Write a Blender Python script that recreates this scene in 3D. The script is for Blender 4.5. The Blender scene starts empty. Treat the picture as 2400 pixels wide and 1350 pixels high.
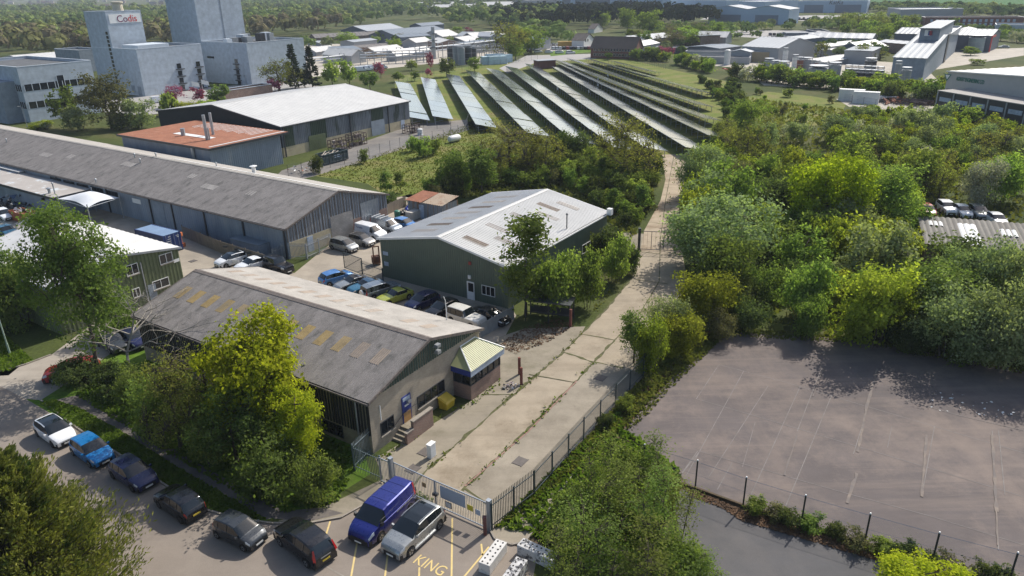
import bpy, math, random
import numpy as np
from mathutils import Matrix, Vector
sc = bpy.context.scene
col = sc.collection
rnd = random.Random(11)
rng = np.random.default_rng(11)
PI = math.pi

# ---------------------------------------------------------------- camera survey of the photograph (2400 x 1350)
FOC, CAMH = 1720.0, 32.0
_dn = np.array([81.0, 4132.0, FOC]); _dn /= np.linalg.norm(_dn)
_y = np.array([0, 0, 1.0]) - _dn[2] * _dn; _y /= np.linalg.norm(_y)
_x = np.cross(_y, -_dn)
RW = np.array([_x, _y, -_dn])
CAM = np.array([0, 0, CAMH])

def G(px, py, z=0.0):
    d = RW @ np.array([px - 1200, py - 675, FOC])
    return CAM + (z - CAMH) / d[2] * d
def PJ(p):
    c = RW.T @ (np.array(p, float) - CAM)
    return 1200 + FOC * c[0] / c[2], 675 + FOC * c[1] / c[2], c[2]
def HT(base, topy):
    lo, hi = 0.0, 120.0
    for _ in range(40):
        m = (lo + hi) / 2
        if PJ((base[0], base[1], m))[1] > topy: lo = m
        else: hi = m
    return lo
def dirv(deg):
    a = math.radians(deg); return np.array([math.cos(a), math.sin(a), 0.0])
def along(O, ang, px, py, z):
    return float((G(px, py, z) - np.array([O[0], O[1], z])) @ dirv(ang))
def onplane(px, py, O, ang):
    """where the sight line meets the upright plane through O along ang: (distance along, height)"""
    d = RW @ np.array([px - 1200, py - 675, FOC]); u = dirv(ang); n = np.array([-u[1], u[0], 0])
    t = ((np.array([O[0], O[1], 0]) - CAM) @ n) / (d @ n); p = CAM + t * d
    return float((p - np.array([O[0], O[1], 0])) @ u), float(p[2])

# ---------------------------------------------------------------- materials
MATS = {}
def _nt(name):
    m = bpy.data.materials.new(name); m.use_nodes = True
    nt = m.node_tree; bs = nt.nodes['Principled BSDF']
    return m, nt, bs
def N(nt, t, **kw):
    n = nt.nodes.new(t)
    for k, v in kw.items():
        if k in n.inputs: n.inputs[k].default_value = v
        else: setattr(n, k, v)
    return n
def ramp(nt, fac, stops):
    r = nt.nodes.new('ShaderNodeValToRGB'); e = r.color_ramp.elements
    while len(e) < len(stops): e.new(0.5)
    for i, (p, c) in enumerate(stops):
        e[i].position = p; e[i].color = (*c, 1) if len(c) == 3 else c
    nt.links.new(fac, r.inputs[0]); return r.outputs[0]
def mixc(nt, fac, a, b, mode='MIX'):
    m = nt.nodes.new('ShaderNodeMix'); m.data_type = 'RGBA'; m.blend_type = mode
    for s, v in ((0, fac), (6, a), (7, b)):
        if isinstance(v, (int, float)): m.inputs[s].default_value = v
        elif isinstance(v, tuple): m.inputs[s].default_value = (*v, 1) if len(v) == 3 else v
        else: nt.links.new(v, m.inputs[s])
    return m.outputs[2]
def coord(nt, kind='Object', scale=(1, 1, 1), rot=(0, 0, 0)):
    t = nt.nodes.new('ShaderNodeTexCoord'); mp = nt.nodes.new('ShaderNodeMapping')
    mp.inputs['Scale'].default_value = scale; mp.inputs['Rotation'].default_value = rot
    if kind == 'World':
        g = nt.nodes.new('ShaderNodeNewGeometry'); nt.links.new(g.outputs['Position'], mp.inputs[0])
    else: nt.links.new(t.outputs[kind], mp.inputs[0])
    return mp.outputs[0]
def noise(nt, vec, scale, detail=4, rough=.6):
    n = N(nt, 'ShaderNodeTexNoise', Scale=scale, Detail=detail, Roughness=rough)
    nt.links.new(vec, n.inputs['Vector']); return n.outputs['Fac']
def sc3(c, k): return tuple(min(1, max(0, x * k)) for x in c)

def M(name, c, rough=.6, var=.12, scale=1.5, metal=0.0, spec=None, fine=0, c2=None, thr=(.5, .7), c2scale=.6, bump=0, stretch=(1, 1, 1), kind='Object', rot=0):
    """weathered plain surface: c mottled by var, blotches of c2, optional fine grain"""
    if name in MATS: return MATS[name]
    m, nt, bs = _nt(name)
    v = coord(nt, kind, stretch, (0, 0, math.radians(rot)))
    n1 = noise(nt, v, scale, 5, .65)
    out = ramp(nt, n1, [(.3, sc3(c, 1 - var)), (.7, sc3(c, 1 + var))])
    if c2:
        n2 = noise(nt, v, c2scale, 6, .7)
        fac = ramp(nt, n2, [(thr[0], (0, 0, 0)), (thr[1], (1, 1, 1))])
        out = mixc(nt, fac, out, c2)
    if fine:
        n3 = noise(nt, v, 14, 3, .8)
        g = ramp(nt, n3, [(.3, (1 - fine,) * 3), (.7, (1 + fine * .5,) * 3)])
        out = mixc(nt, 1.0, out, g, 'MULTIPLY')
    nt.links.new(out, bs.inputs['Base Color'])
    bs.inputs['Roughness'].default_value = rough; bs.inputs['Metallic'].default_value = metal
    if spec is not None: bs.inputs['Specular IOR Level'].default_value = spec
    if bump:
        b = N(nt, 'ShaderNodeBump', Strength=bump, Distance=.05)
        nt.links.new(noise(nt, v, 9, 4), b.inputs['Height']); nt.links.new(b.outputs[0], bs.inputs['Normal'])
    MATS[name] = m; return m

def M_glass(name='window_glass', c=(.012, .016, .02), rough=.06):
    if name in MATS: return MATS[name]
    m, nt, bs = _nt(name)
    bs.inputs['Base Color'].default_value = (*c, 1); bs.inputs['Roughness'].default_value = rough
    bs.inputs['Specular IOR Level'].default_value = .7
    MATS[name] = m; return m

def M_paint(name, c, metal=.25, rough=.28):
    if name in MATS: return MATS[name]
    m, nt, bs = _nt(name)
    v = coord(nt); n1 = noise(nt, v, 2.2, 3)
    nt.links.new(ramp(nt, n1, [(.3, sc3(c, .93)), (.7, sc3(c, 1.05))]), bs.inputs['Base Color'])
    nt.links.new(ramp(nt, noise(nt, v, 5, 4), [(.3, (rough * .8,) * 3), (.7, (rough * 1.5,) * 3)]), bs.inputs['Roughness'])
    bs.inputs['Metallic'].default_value = metal; bs.inputs['Coat Weight'].default_value = .6; bs.inputs['Coat Roughness'].default_value = .08
    MATS[name] = m; return m

def M_brick(name, c, c2, mortar=(.30, .28, .25), scale=1.0, hh=.075, ww=.22):
    if name in MATS: return MATS[name]
    m, nt, bs = _nt(name)
    t = nt.nodes.new('ShaderNodeTexCoord'); s = nt.nodes.new('ShaderNodeSeparateXYZ'); cb = nt.nodes.new('ShaderNodeCombineXYZ')
    nt.links.new(t.outputs['Object'], s.inputs[0]); a = N(nt, 'ShaderNodeMath', operation='ADD')
    nt.links.new(s.outputs[0], a.inputs[0]); nt.links.new(s.outputs[1], a.inputs[1])
    nt.links.new(a.outputs[0], cb.inputs[0]); nt.links.new(s.outputs[2], cb.inputs[1])
    br = N(nt, 'ShaderNodeTexBrick', Scale=1.0 / scale)
    br.inputs['Color1'].default_value = (*c, 1); br.inputs['Color2'].default_value = (*c2, 1); br.inputs['Mortar'].default_value = (*mortar, 1)
    br.inputs['Mortar Size'].default_value = .010; br.inputs['Brick Width'].default_value = ww; br.inputs['Row Height'].default_value = hh
    nt.links.new(cb.outputs[0], br.inputs['Vector'])
    n1 = noise(nt, t.outputs['Object'], .7, 5)
    out = mixc(nt, 1.0, br.outputs['Color'], ramp(nt, n1, [(.3, (.78, .76, .74)), (.7, (1.1, 1.08, 1.05))]), 'MULTIPLY')
    nt.links.new(out, bs.inputs['Base Color']); bs.inputs['Roughness'].default_value = .85
    MATS[name] = m; return m

def M_leaf(name, ca, cb, trans=.42, hue=.02, val=.25, bark=False):
    """foliage: colour varies from leaf to leaf, in broad clumps and from plant to plant; leaves let light through"""
    if name in MATS: return MATS[name]
    m = bpy.data.materials.new(name); m.use_nodes = True; nt = m.node_tree; nt.nodes.clear()
    o = nt.nodes.new('ShaderNodeOutputMaterial'); geo = nt.nodes.new('ShaderNodeNewGeometry'); oi = nt.nodes.new('ShaderNodeObjectInfo')
    v = coord(nt, 'Object'); n0 = N(nt, 'ShaderNodeMapRange'); n0.inputs['From Min'].default_value = .32; n0.inputs['From Max'].default_value = .68; nt.links.new(noise(nt, v, .85, 3), n0.inputs[0]); n1 = n0.outputs[0]
    mx = N(nt, 'ShaderNodeMath', operation='MULTIPLY_ADD'); nt.links.new(geo.outputs['Random Per Island'], mx.inputs[0]); mx.inputs[1].default_value = .55
    nt.links.new(n1, mx.inputs[2])
    mz = N(nt, 'ShaderNodeMath', operation='MULTIPLY'); mz.inputs[1].default_value = .66; nt.links.new(mx.outputs[0], mz.inputs[0]); c = ramp(nt, mz.outputs[0], [(.08, ca), (.95, cb)])
    hs = nt.nodes.new('ShaderNodeHueSaturation')
    for sock, lo, hi in (('Hue', .5 - hue, .5 + hue), ('Value', 1 - val, 1 + val)):
        mr = N(nt, 'ShaderNodeMapRange'); mr.inputs['To Min'].default_value = lo; mr.inputs['To Max'].default_value = hi
        src = oi.outputs['Random']
        if sock == 'Value':
            fr = N(nt, 'ShaderNodeMath', operation='MULTIPLY'); fr.inputs[1].default_value = 7.13; nt.links.new(src, fr.inputs[0])
            f2 = N(nt, 'ShaderNodeMath', operation='FRACT'); nt.links.new(fr.outputs[0], f2.inputs[0]); src = f2.outputs[0]
        nt.links.new(src, mr.inputs['Value']); nt.links.new(mr.outputs[0], hs.inputs[sock])
    nt.links.new(c, hs.inputs['Color'])
    d = nt.nodes.new('ShaderNodeBsdfDiffuse'); t = nt.nodes.new('ShaderNodeBsdfTranslucent'); mi = nt.nodes.new('ShaderNodeMixShader'); mi.inputs[0].default_value = min(.6, trans + .07)
    nt.links.new(hs.outputs[0], d.inputs[0])
    tc = mixc(nt, 1.0, hs.outputs[0], (1.2, 1.28, .6), 'MULTIPLY'); nt.links.new(tc, t.inputs[0])
    nt.links.new(d.outputs[0], mi.inputs[1]); nt.links.new(t.outputs[0], mi.inputs[2])
    nt.links.new(mi.outputs[0], o.inputs[0]); MATS[name] = m; return m

# ---------------------------------------------------------------- mesh building
class B:
    def __init__(s): s.v = []; s.f = []; s.m = []; s.k = 0
    def add(s, vs, fs):
        o = len(s.v); s.v += [tuple(map(float, p)) for p in vs]
        for f in fs: s.f.append([o + i for i in f]); s.m.append(s.k)
        return s
    def quad(s, *p): return s.add(p, [range(len(p))])
    def box(s, x0, x1, y0, y1, z0, z1):
        return s.add([(x0,y0,z0),(x1,y0,z0),(x1,y1,z0),(x0,y1,z0),(x0,y0,z1),(x1,y0,z1),(x1,y1,z1),(x0,y1,z1)],
                     [(0,3,2,1),(4,5,6,7),(0,1,5,4),(1,2,6,5),(2,3,7,6),(3,0,4,7)])
    def obox(s, p, q, w, z0, z1):
        """upright box along the line p-q, w wide"""
        p = np.array(p[:2], float); q = np.array(q[:2], float); d = q - p; d /= max(1e-6, np.linalg.norm(d)); n = np.array([-d[1], d[0]]) * w / 2
        return s.prism([p - n, q - n, q + n, p + n], z0, z1)
    def prism(s, poly, z0, z1):
        n = len(poly); vs = [(p[0], p[1], z0) for p in poly] + [(p[0], p[1], z1) for p in poly]
        return s.add(vs, [list(range(n))[::-1], list(range(n, 2 * n))] + [(i, (i + 1) % n, n + (i + 1) % n, n + i) for i in range(n)])
    def tube(s, p, q, r0, r1=None, n=6, cap=True):
        return s.path([p, q], [r0, r0 if r1 is None else r1], n, cap)
    def path(s, pts, rad, n=6, cap=True):
        pts = [np.array(p, float) for p in pts]; vs = []; fs = []
        if isinstance(rad, (int, float)): rad = [rad] * len(pts)
        for i, p in enumerate(pts):
            d = pts[min(i + 1, len(pts) - 1)] - pts[max(i - 1, 0)]; d /= max(1e-9, np.linalg.norm(d))
            a = np.cross(d, (0, 0, 1.0) if abs(d[2]) < .9 else (1.0, 0, 0)); a /= np.linalg.norm(a); b = np.cross(d, a)
            for k in range(n):
                t = 2 * PI * k / n; vs.append(p + rad[i] * (math.cos(t) * a + math.sin(t) * b))
        for i in range(len(pts) - 1):
            for k in range(n): fs.append((i*n+k, i*n+(k+1)%n, (i+1)*n+(k+1)%n, (i+1)*n+k))
        if cap: fs += [list(range(n))[::-1], list(range((len(pts)-1)*n, len(pts)*n))]
        return s.add(vs, fs)
    def lathe(s, prof, n=16, c=(0, 0)):
        vs = []; fs = []
        for r, z in prof:
            for k in range(n):
                t = 2*PI*k/n; vs.append((c[0] + r*math.cos(t), c[1] + r*math.sin(t), z))
        for i in range(len(prof) - 1):
            for k in range(n): fs.append((i*n+k, i*n+(k+1)%n, (i+1)*n+(k+1)%n, (i+1)*n+k))
        return s.add(vs, fs + [list(range(n))[::-1], list(range((len(prof)-1)*n, len(prof)*n))])
    def corr(s, P, ex, ey, lx, run, nn, period, amp, kind='box', run0=None):
        """profiled sheet: profile along ex, sheets running along ey from run0(x) to run(x)"""
        P, ex, ey, nn = (np.array(a, float) for a in (P, ex, ey, nn)); xs = []
        k = max(1, int(round(lx / period))); pr = lx / k
        prof = [(0, 0), (.42, 0), (.55, 1), (.87, 1)] if kind == 'box' else [(0, 0), (.25, .6), (.5, 1), (.75, .6)]
        for i in range(k):
            for a, h in prof: xs.append(((i + a) * pr, h * amp))
        xs.append((lx, 0)); vs = []
        R = run if callable(run) else (lambda x: run); R0 = run0 if callable(run0) else (lambda x: run0 or 0)
        for x, h in xs:
            vs.append(P + ex*x + nn*h + ey*R0(x)); vs.append(P + ex*x + nn*h + ey*R(x))
        return s.add(vs, [(2*i, 2*i+2, 2*i+3, 2*i+1) for i in range(len(xs) - 1)])
    def mesh(s, name, mats, smooth=False):
        if smooth:                                             # weld so that the surface shades as one skin
            d = {}; ix = [d.setdefault((round(p[0], 3), round(p[1], 3), round(p[2], 3)), len(d)) for p in s.v]; fs, ms = [], []
            for f, k in zip(s.f, s.m):
                g = list(dict.fromkeys(ix[i] for i in f))
                if len(g) > 2: fs.append(g); ms.append(k)
            s.v, s.f, s.m = list(d), fs, ms
        me = bpy.data.meshes.new(name); me.from_pydata(s.v, [], s.f)
        for mt in (mats if isinstance(mats, (list, tuple)) else [mats]): me.materials.append(mt)
        me.polygons.foreach_set('material_index', s.m)
        if smooth: me.polygons.foreach_set('use_smooth', [True] * len(s.f))
        me.update()
        if smooth: me.set_sharp_from_angle(angle=math.radians(38))
        return me
    def obj(s, name, mats, parent=None, smooth=False):
        return link(name, s.mesh(name, mats, smooth), parent)

def link(name, data, parent=None):
    o = bpy.data.objects.new(name, data); col.objects.link(o)
    if parent is not None: o.parent = parent
    return o
LABELS = {}
def tag(o, label, cat, group=None, kind=None):
    o['label'] = label; o['category'] = cat
    if group: o['group'] = group
    if kind: o['kind'] = kind
    return o
def thing(name, label, cat, loc=(0, 0, 0), rot=0.0, group=None):
    o = bpy.data.objects.new(name, None); col.objects.link(o); o.empty_display_size = .3
    o.location = tuple(map(float, loc)); o.rotation_euler = (0, 0, math.radians(rot))
    return tag(o, label, cat, group)
def struct(o): o['kind'] = 'structure'; return o
def sheet(name, pts, z, mat):
    b = B(); b.quad(*[(p[0], p[1], z) for p in pts]); return struct(b.obj(name, mat))
def gp(*pts): return [G(x, y) for x, y in pts]
ORD = ['nearest', 'second', 'third', 'fourth', 'fifth', 'sixth', 'seventh', 'eighth', 'ninth', 'tenth', 'eleventh', 'twelfth', 'thirteenth', 'fourteenth', 'fifteenth', 'sixteenth', 'seventeenth', 'eighteenth', 'nineteenth', 'twentieth']
_T = ['', '', 'twenty', 'thirty', 'forty', 'fifty', 'sixty', 'seventy', 'eighty', 'ninety']
_U = ['', 'first', 'second', 'third', 'fourth', 'fifth', 'sixth', 'seventh', 'eighth', 'ninth']
def ordn(i):
    """0 -> first"""
    if i == 0: return 'first'
    if i < 20: return ORD[i]
    n = i + 1
    return (_T[n // 10] + '-' + _U[n % 10]) if n % 10 else _T[n // 10][:-1] + 'ieth'
# ---------------------------------------------------------------- camera, sun, sky
cd = bpy.data.cameras.new('camera'); cam = link('camera', cd)
cd.sensor_width = 36; cd.lens = FOC / 2400 * 36; cd.clip_start = .5; cd.clip_end = 20000
mw = Matrix.Identity(4)
for i in range(3):
    mw[i][0] = RW[i][0]; mw[i][1] = -RW[i][1]; mw[i][2] = -RW[i][2]; mw[i][3] = CAM[i]
cam.matrix_world = mw; sc.camera = cam
SUN_AZ, SUN_EL = 48.4, 43.7
sl = bpy.data.lights.new('sun', 'SUN'); sl.energy = 4.8; sl.angle = math.radians(.53); sl.color = (1, .95, .87)
so = link('sun', sl); so.rotation_euler = (math.radians(90 - SUN_EL), 0, math.radians(SUN_AZ + 90)); so.location = (40, 40, 90)
w = bpy.data.worlds.new('World'); sc.world = w; w.use_nodes = True
wn = w.node_tree; bg = wn.nodes['Background']; sky = wn.nodes.new('ShaderNodeTexSky'); sky.sky_type = 'NISHITA'
sky.sun_disc = False; sky.sun_elevation = math.radians(SUN_EL); sky.sun_rotation = math.radians(90 - SUN_AZ); sky.altitude = 60; sky.dust_density = 2.2
wn.links.new(sky.outputs[0], bg.inputs[0]); bg.inputs[1].default_value = .145
sc.view_settings.view_transform = 'Standard'; sc.view_settings.look = 'None'; sc.view_settings.exposure = .17; sc.view_settings.gamma = 1
HAZE = .00014
sc.cycles.use_denoising = True; sc.cycles.max_bounces = 8; sc.cycles.diffuse_bounces = 4; sc.cycles.glossy_bounces = 2
sc.cycles.transmission_bounces = 3; sc.cycles.transparent_max_bounces = 8; sc.cycles.volume_bounces = 0; sc.cycles.sample_clamp_indirect = 4

# ---------------------------------------------------------------- ground sheets
GA = 56.2                                                     # the estate's grid: across and along
def mat_ground():
    m, nt, bs = _nt('scrub_ground'); v = coord(nt, 'World')
    a = noise(nt, v, .035, 6, .65); b = noise(nt, v, .5, 5, .7); f2 = noise(nt, v, 3.0, 4, .7)
    c = ramp(nt, a, [(.35, (.040, .060, .016)), (.5, (.075, .092, .026)), (.65, (.115, .105, .045))])
    c = mixc(nt, ramp(nt, b, [(.4, (0, 0, 0)), (.7, (.55,) * 3)]), c, (.045, .055, .018))
    c = mixc(nt, 1.0, c, ramp(nt, f2, [(.3, (.7,) * 3), (.7, (1.25,) * 3)]), 'MULTIPLY')
    nt.links.new(c, bs.inputs['Base Color']); bs.inputs['Roughness'].default_value = .95; bs.inputs['Specular IOR Level'].default_value = .1; return m
def mat_grass(name, c1, c2, c3):
    m, nt, bs = _nt(name); v = coord(nt, 'World')
    c = ramp(nt, noise(nt, v, .16, 6, .7), [(.36, c1), (.5, c2), (.66, c3)])
    c = mixc(nt, 1.0, c, ramp(nt, noise(nt, v, 2.2, 5, .8), [(.3, (.66,) * 3), (.7, (1.3,) * 3)]), 'MULTIPLY')
    nt.links.new(c, bs.inputs['Base Color']); bs.inputs['Roughness'].default_value = .95; bs.inputs['Specular IOR Level'].default_value = .1; return m
def mat_court(name, c, dust, streak_rot, amt=.5):
    """old tarmac: fine grain, pale dust lying in drifts and in long streaks"""
    m, nt, bs = _nt(name); v = coord(nt, 'World'); vs = coord(nt, 'World', (.05, .9, 1), (0, 0, math.radians(-streak_rot)))
    base = ramp(nt, noise(nt, v, .22, 6, .7), [(.3, sc3(c, .86)), (.7, sc3(c, 1.16))])
    base = mixc(nt, ramp(nt, noise(nt, v, .10, 8, .75), [(.47, (0, 0, 0)), (.70, (amt,) * 3)]), base, dust)
    base = mixc(nt, ramp(nt, noise(nt, vs, .55, 6, .7), [(.5, (0, 0, 0)), (.74, (amt * .8,) * 3)]), base, dust)
    vt = coord(nt, 'World', (.6, .05, 1), (0, 0, math.radians(-streak_rot)))
    base = mixc(nt, ramp(nt, noise(nt, vt, .8, 5, .65), [(.5, (0, 0, 0)), (.8, (amt * .55,) * 3)]), base, sc3(dust, .85))
    base = mixc(nt, ramp(nt, noise(nt, v, .06, 4, .6), [(.5, (0, 0, 0)), (.75, (.35,) * 3)]), base, sc3(c, .72))
    base = mixc(nt, 1.0, base, ramp(nt, noise(nt, v, 18, 3, .9), [(.3, (.86,) * 3), (.7, (1.1,) * 3)]), 'MULTIPLY')
    nt.links.new(base, bs.inputs['Base Color']); bs.inputs['Roughness'].default_value = .88; bs.inputs['Specular IOR Level'].default_value = .25
    return m
def mat_concrete(name, c, stain, amt=.6):
    m, nt, bs = _nt(name); v = coord(nt, 'World')
    base = ramp(nt, noise(nt, v, .35, 6, .7), [(.3, sc3(c, .82)), (.7, sc3(c, 1.14))])
    base = mixc(nt, ramp(nt, noise(nt, v, .16, 7, .75), [(.5, (0, 0, 0)), (.68, (amt,) * 3)]), base, stain)
    vs = coord(nt, 'World', (.09, 1.2, 1), (0, 0, math.radians(-59)))
    base = mixc(nt, ramp(nt, noise(nt, vs, .6, 4, .6), [(.5, (0, 0, 0)), (.75, (amt * .55,) * 3)]), base, sc3(stain, .9))
    base = mixc(nt, ramp(nt, noise(nt, v, 1.6, 5, .8), [(.6, (0, 0, 0)), (.72, (.5,) * 3)]), base, sc3(stain, .75))
    base = mixc(nt, 1.0, base, ramp(nt, noise(nt, v, 15, 3, .9), [(.3, (.88,) * 3), (.7, (1.08,) * 3)]), 'MULTIPLY')
    nt.links.new(base, bs.inputs['Base Color']); bs.inputs['Roughness'].default_value = .9; bs.inputs['Specular IOR Level'].default_value = .2; return m

HZ = B(); HZ.box(-5400, 5400, -200, 7200, -1, 50); hz = HZ.obj('haze', None); hz['kind'] = 'stuff'; hz['label'] = 'thin blue summer haze over the whole estate'; hz['category'] = 'haze'
hm = bpy.data.materials.new('haze'); hm.use_nodes = True; hm.node_tree.nodes.clear(); hv = hm.node_tree.nodes.new('ShaderNodeVolumePrincipled'); hv.inputs['Color'].default_value = (.80, .88, 1, 1); hv.inputs['Density'].default_value = HAZE
hm.node_tree.links.new(hv.outputs[0], hm.node_tree.nodes.new('ShaderNodeOutputMaterial').inputs['Volume']); hz.data.materials.clear(); hz.data.materials.append(hm)
m_ground = mat_ground()
m_lawn = mat_grass('lawn', (.06, .115, .014), (.095, .165, .02), (.13, .18, .035))
m_meadow = mat_grass('meadow', (.10, .14, .025), (.15, .17, .04), (.20, .175, .07))
m_field = mat_grass('crop_field', (.03, .10, .018), (.035, .12, .02), (.05, .13, .03))
m_court = mat_court('court_tarmac', (.118, .100, .095), (.24, .19, .158), 59, .9)
m_court2 = mat_court('lower_tarmac', (.088, .086, .088), (.17, .15, .135), 59, .4)
m_road = mat_court('road_tarmac', (.225, .19, .158), (.30, .26, .215), -36, .45)
m_side = mat_concrete('side_road_concrete', (.34, .30, .25), (.22, .19, .155))
m_conc = mat_concrete('track_concrete', (.335, .282, .21), (.185, .145, .098), .75)
m_conc_d = mat_concrete('pavement_concrete', (.27, .235, .18), (.125, .115, .07), .7)
m_conc_f = mat_concrete('track_far_concrete', (.38, .31, .225), (.165, .112, .062), 1.0)
m_strip = mat_concrete('grey_strip', (.295, .257, .20), (.165, .14, .105), .65)
m_yard = mat_concrete('yard_concrete', (.34, .295, .235), (.21, .185, .15), .5)
m_path = M('path_tarmac', (.115, .10, .09), .9, .15, 1.2, kind='World', fine=.15, c2=(.17, .145, .11))
m_barnyard = mat_court('barn_yard_tarmac', (.16, .15, .14), (.30, .265, .22), 55, .6)
m_pale = mat_concrete('pale_concrete', (.44, .40, .34), (.30, .27, .22), .5)
m_soil = M('leaf_soil', (.085, .058, .030), .95, .35, 3, kind='World', fine=.3, c2=(.045, .05, .018), c2scale=.8)
m_kerb = M('kerb_stone', (.27, .24, .20), .9, .2, 2.5, kind='World', fine=.1)
m_weed = M('weed_seam', (.085, .085, .03), .95, .4, 3, kind='World', c2=(.05, .045, .025), c2scale=2)

# one ground sheet out to the horizon
sheet('ground', [(-5200, -150), (5200, -150), (5200, 7000), (-5200, 7000)], 0, m_ground)
Z1, Z2, Z3, Z4, Z5 = .004, .008, .012, .016, .020
sheet('crop_field', [(G(2030, 14)), (G(2120, 22)), (G(2400, 31)), (G(2700, 38)), (2600, 2600), (900, 2600)], Z1, m_field)
sheet('meadow', gp((735,412),(1110,282),(1180,330),(1120,380),(1010,470),(900,455),(860,430)), Z1, m_meadow)
sheet('solar_field_grass', gp((925,285),(925,180),(1210,140),(1440,132),(1560,160),(1700,190),(1740,260),(1690,330),(1620,362),(1540,362),(1250,330),(1090,300)), Z1, m_meadow)
sheet('meadow_strip', gp((1740,230),(1800,215),(1900,225),(1985,240),(1960,290),(1840,300),(1760,290)), Z1, m_meadow)
sheet('lawn', gp((-60,880),(60,935),(190,1012),(270,1062),(375,1132),(480,1197),(600,1228),(640,1215),(760,1180),(870,1110),(820,980),(420,780),(330,790),(130,860),(-60,800)), Z1, m_lawn)
sheet('road', gp((-420,1010),(0,905),(60,935),(190,1010),(270,1060),(375,1130),(480,1195),(600,1226),(720,1226),(800,1212),(870,1172),(905,1122),(1150,1243),(1215,1285),(1262,1290),(1240,1400),(1230,1800),(-700,1800)), Z2, m_road)
sheet('side_road', gp((-420,1010),(-60,884),(0,872),(120,832),(240,742),(330,700),(390,710),(330,745),(300,800),(180,885),(95,938),(60,935),(0,905)), Z3, m_side)
sheet('footpath', gp((125,938),(190,925),(325,1000),(445,1075),(580,1150),(665,1198),(645,1213),(625,1218),(548,1172),(420,1098),(285,1012),(185,955)), Z3, m_path)
sheet('front_pavement', gp((745,1195),(840,1150),(900,1122),(905,1128),(868,1175),(800,1212),(720,1226),(650,1222)), Z3, m_conc_d)
sheet('footpath_end', gp((640,1216),(660,1198),(755,1190),(805,1203),(725,1222)), Z4, m_path)
sheet('grass_bank', gp((-300,700),(0,775),(75,845),(20,878),(-60,884),(-300,960)), Z2, m_lawn)
sheet('left_path', gp((-300,800),(0,832),(55,852),(20,880),(-60,884),(-300,950)), Z3, m_path)
# the concrete site behind the gates
sheet('pavement', gp((880,1075),(900,1124),(960,1150),(1003,1102),(1200,930),(1322,826),(1362,783),(1372,765),(1230,770),(1170,790),(1120,930)), Z2, m_conc_d)
sheet('track', gp((955,1150),(1003,1102),(1202,928),(1322,826),(1364,783),(1425,721),(1482,650),(1500,590),(1600,600),(1612,660),(1562,790),(1440,800),(1347,897),(1232,1014),(1082,1150),(1150,1243)), Z3, m_conc)
sheet('track_edge', gp((1082,1150),(1232,1014),(1347,897),(1392,849),(1470,860),(1505,886),(1440,953),(1365,1035),(1250,1165),(1150,1243)), Z4, m_strip)
sheet('track_slab', gp((1392,849),(1440,798),(1562,788),(1570,810),(1505,886),(1470,860)), Z4, m_conc)
sheet('far_track', gp((1500,590),(1510,540),(1548,470),(1560,420),(1550,362),(1612,362),(1605,420),(1592,480),(1592,540),(1600,600)), Z2, m_conc_f)
sheet('track_spur', gp((1502,590),(1440,560),(1452,545),(1512,548)), Z1, m_conc_d)
sheet('tennis_court', gp((1690,778),(1760,781),(1850,788),(2000,793),(2400,868),(2900,962),(2900,1560),(2400,1388),(2183,1323),(2025,1277),(1877,1232),(1741,1188),(1610,1135),(1580,1092),(1462,1006),(1560,902)), Z2, m_court)
sheet('lower_court', gp((1575,1160),(1610,1145),(1741,1198),(1877,1243),(2025,1289),(2183,1336),(2400,1400),(2900,1570),(2900,1900),(1560,1900),(1610,1330)), Z2, m_court2)
sheet('fence_soil', gp((1150,1243),(1365,1035),(1505,886),(1580,800),(1690,770),(1712,785),(1560,904),(1462,1008),(1582,1094),(1612,1137),(1741,1190),(1880,1236),(2025,1279),(2183,1325),(2400,1391),(2400,1402),(2183,1338),(2025,1291),(1877,1246),(1741,1204),(1640,1165),(1560,1180),(1500,1300),(1262,1292),(1215,1285)), Z1, m_soil)
sheet('kerb_apron', gp((1147,1243),(1165,1236),(1330,1085),(1355,1090),(1228,1270),(1200,1276),(1160,1262)), Z3, m_strip)
sheet('site_yard', gp((0,470),(200,470),(440,535),(690,640),(770,575),(905,470),(960,455),(1080,480),(1100,560),(1210,740),(1180,795),(860,935),(330,740),(0,590)), Z1, m_yard)
sheet('barn_yard', gp((660,400),(968,292),(1095,280),(1100,304),(960,345),(740,412),(690,424),(640,420)), Z2, m_barnyard)
# pale yards and roads farther out
m_farroad = M('far_road', (.30, .285, .27), .9, .1, .05, kind='World')
for nm, pts in (('estate_road', [(1170,160),(1235,130),(1390,126),(1400,137),(1255,147),(1190,172)]), ('works_yard', [(690,185),(1000,150),(1190,150),(1200,120),(1060,95),(720,105),(640,150)]),
                ('office_yard', [(250,235),(480,205),(700,190),(760,205),(600,235),(420,262),(330,270),(240,262)]), ('chemical_yard', [(1620,150),(1740,160),(1790,200),(2060,215),(2200,190),(2160,150),(1900,135),(1640,120)]),
                ('scrap_yard', [(1960,232),(2215,222),(2240,262),(2130,262),(1990,250)]), ('east_road', [(2150,170),(2400,130),(2400,112),(2240,118),(2180,132),(2120,150)]),
                ('pub_car_park', [(1280,122),(1385,122),(1392,106),(1285,102)]), ('dealer_lot', [(1640,82),(1960,98),(1985,88),(1940,72),(1700,70)]), ('van_yard', [(1640,46),(1665,38),(1720,40),(1900,50),(2060,48),(2060,36),(1900,36)])):
    sheet(nm, gp(*pts), Z2, m_pale if nm in ('scrap_yard', 'east_road', 'chemical_yard', 'works_yard') else m_farroad)
sheet('estate_verge', gp((1290,132),(1385,122),(1385,115),(1290,120)), Z4, m_lawn)

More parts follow.
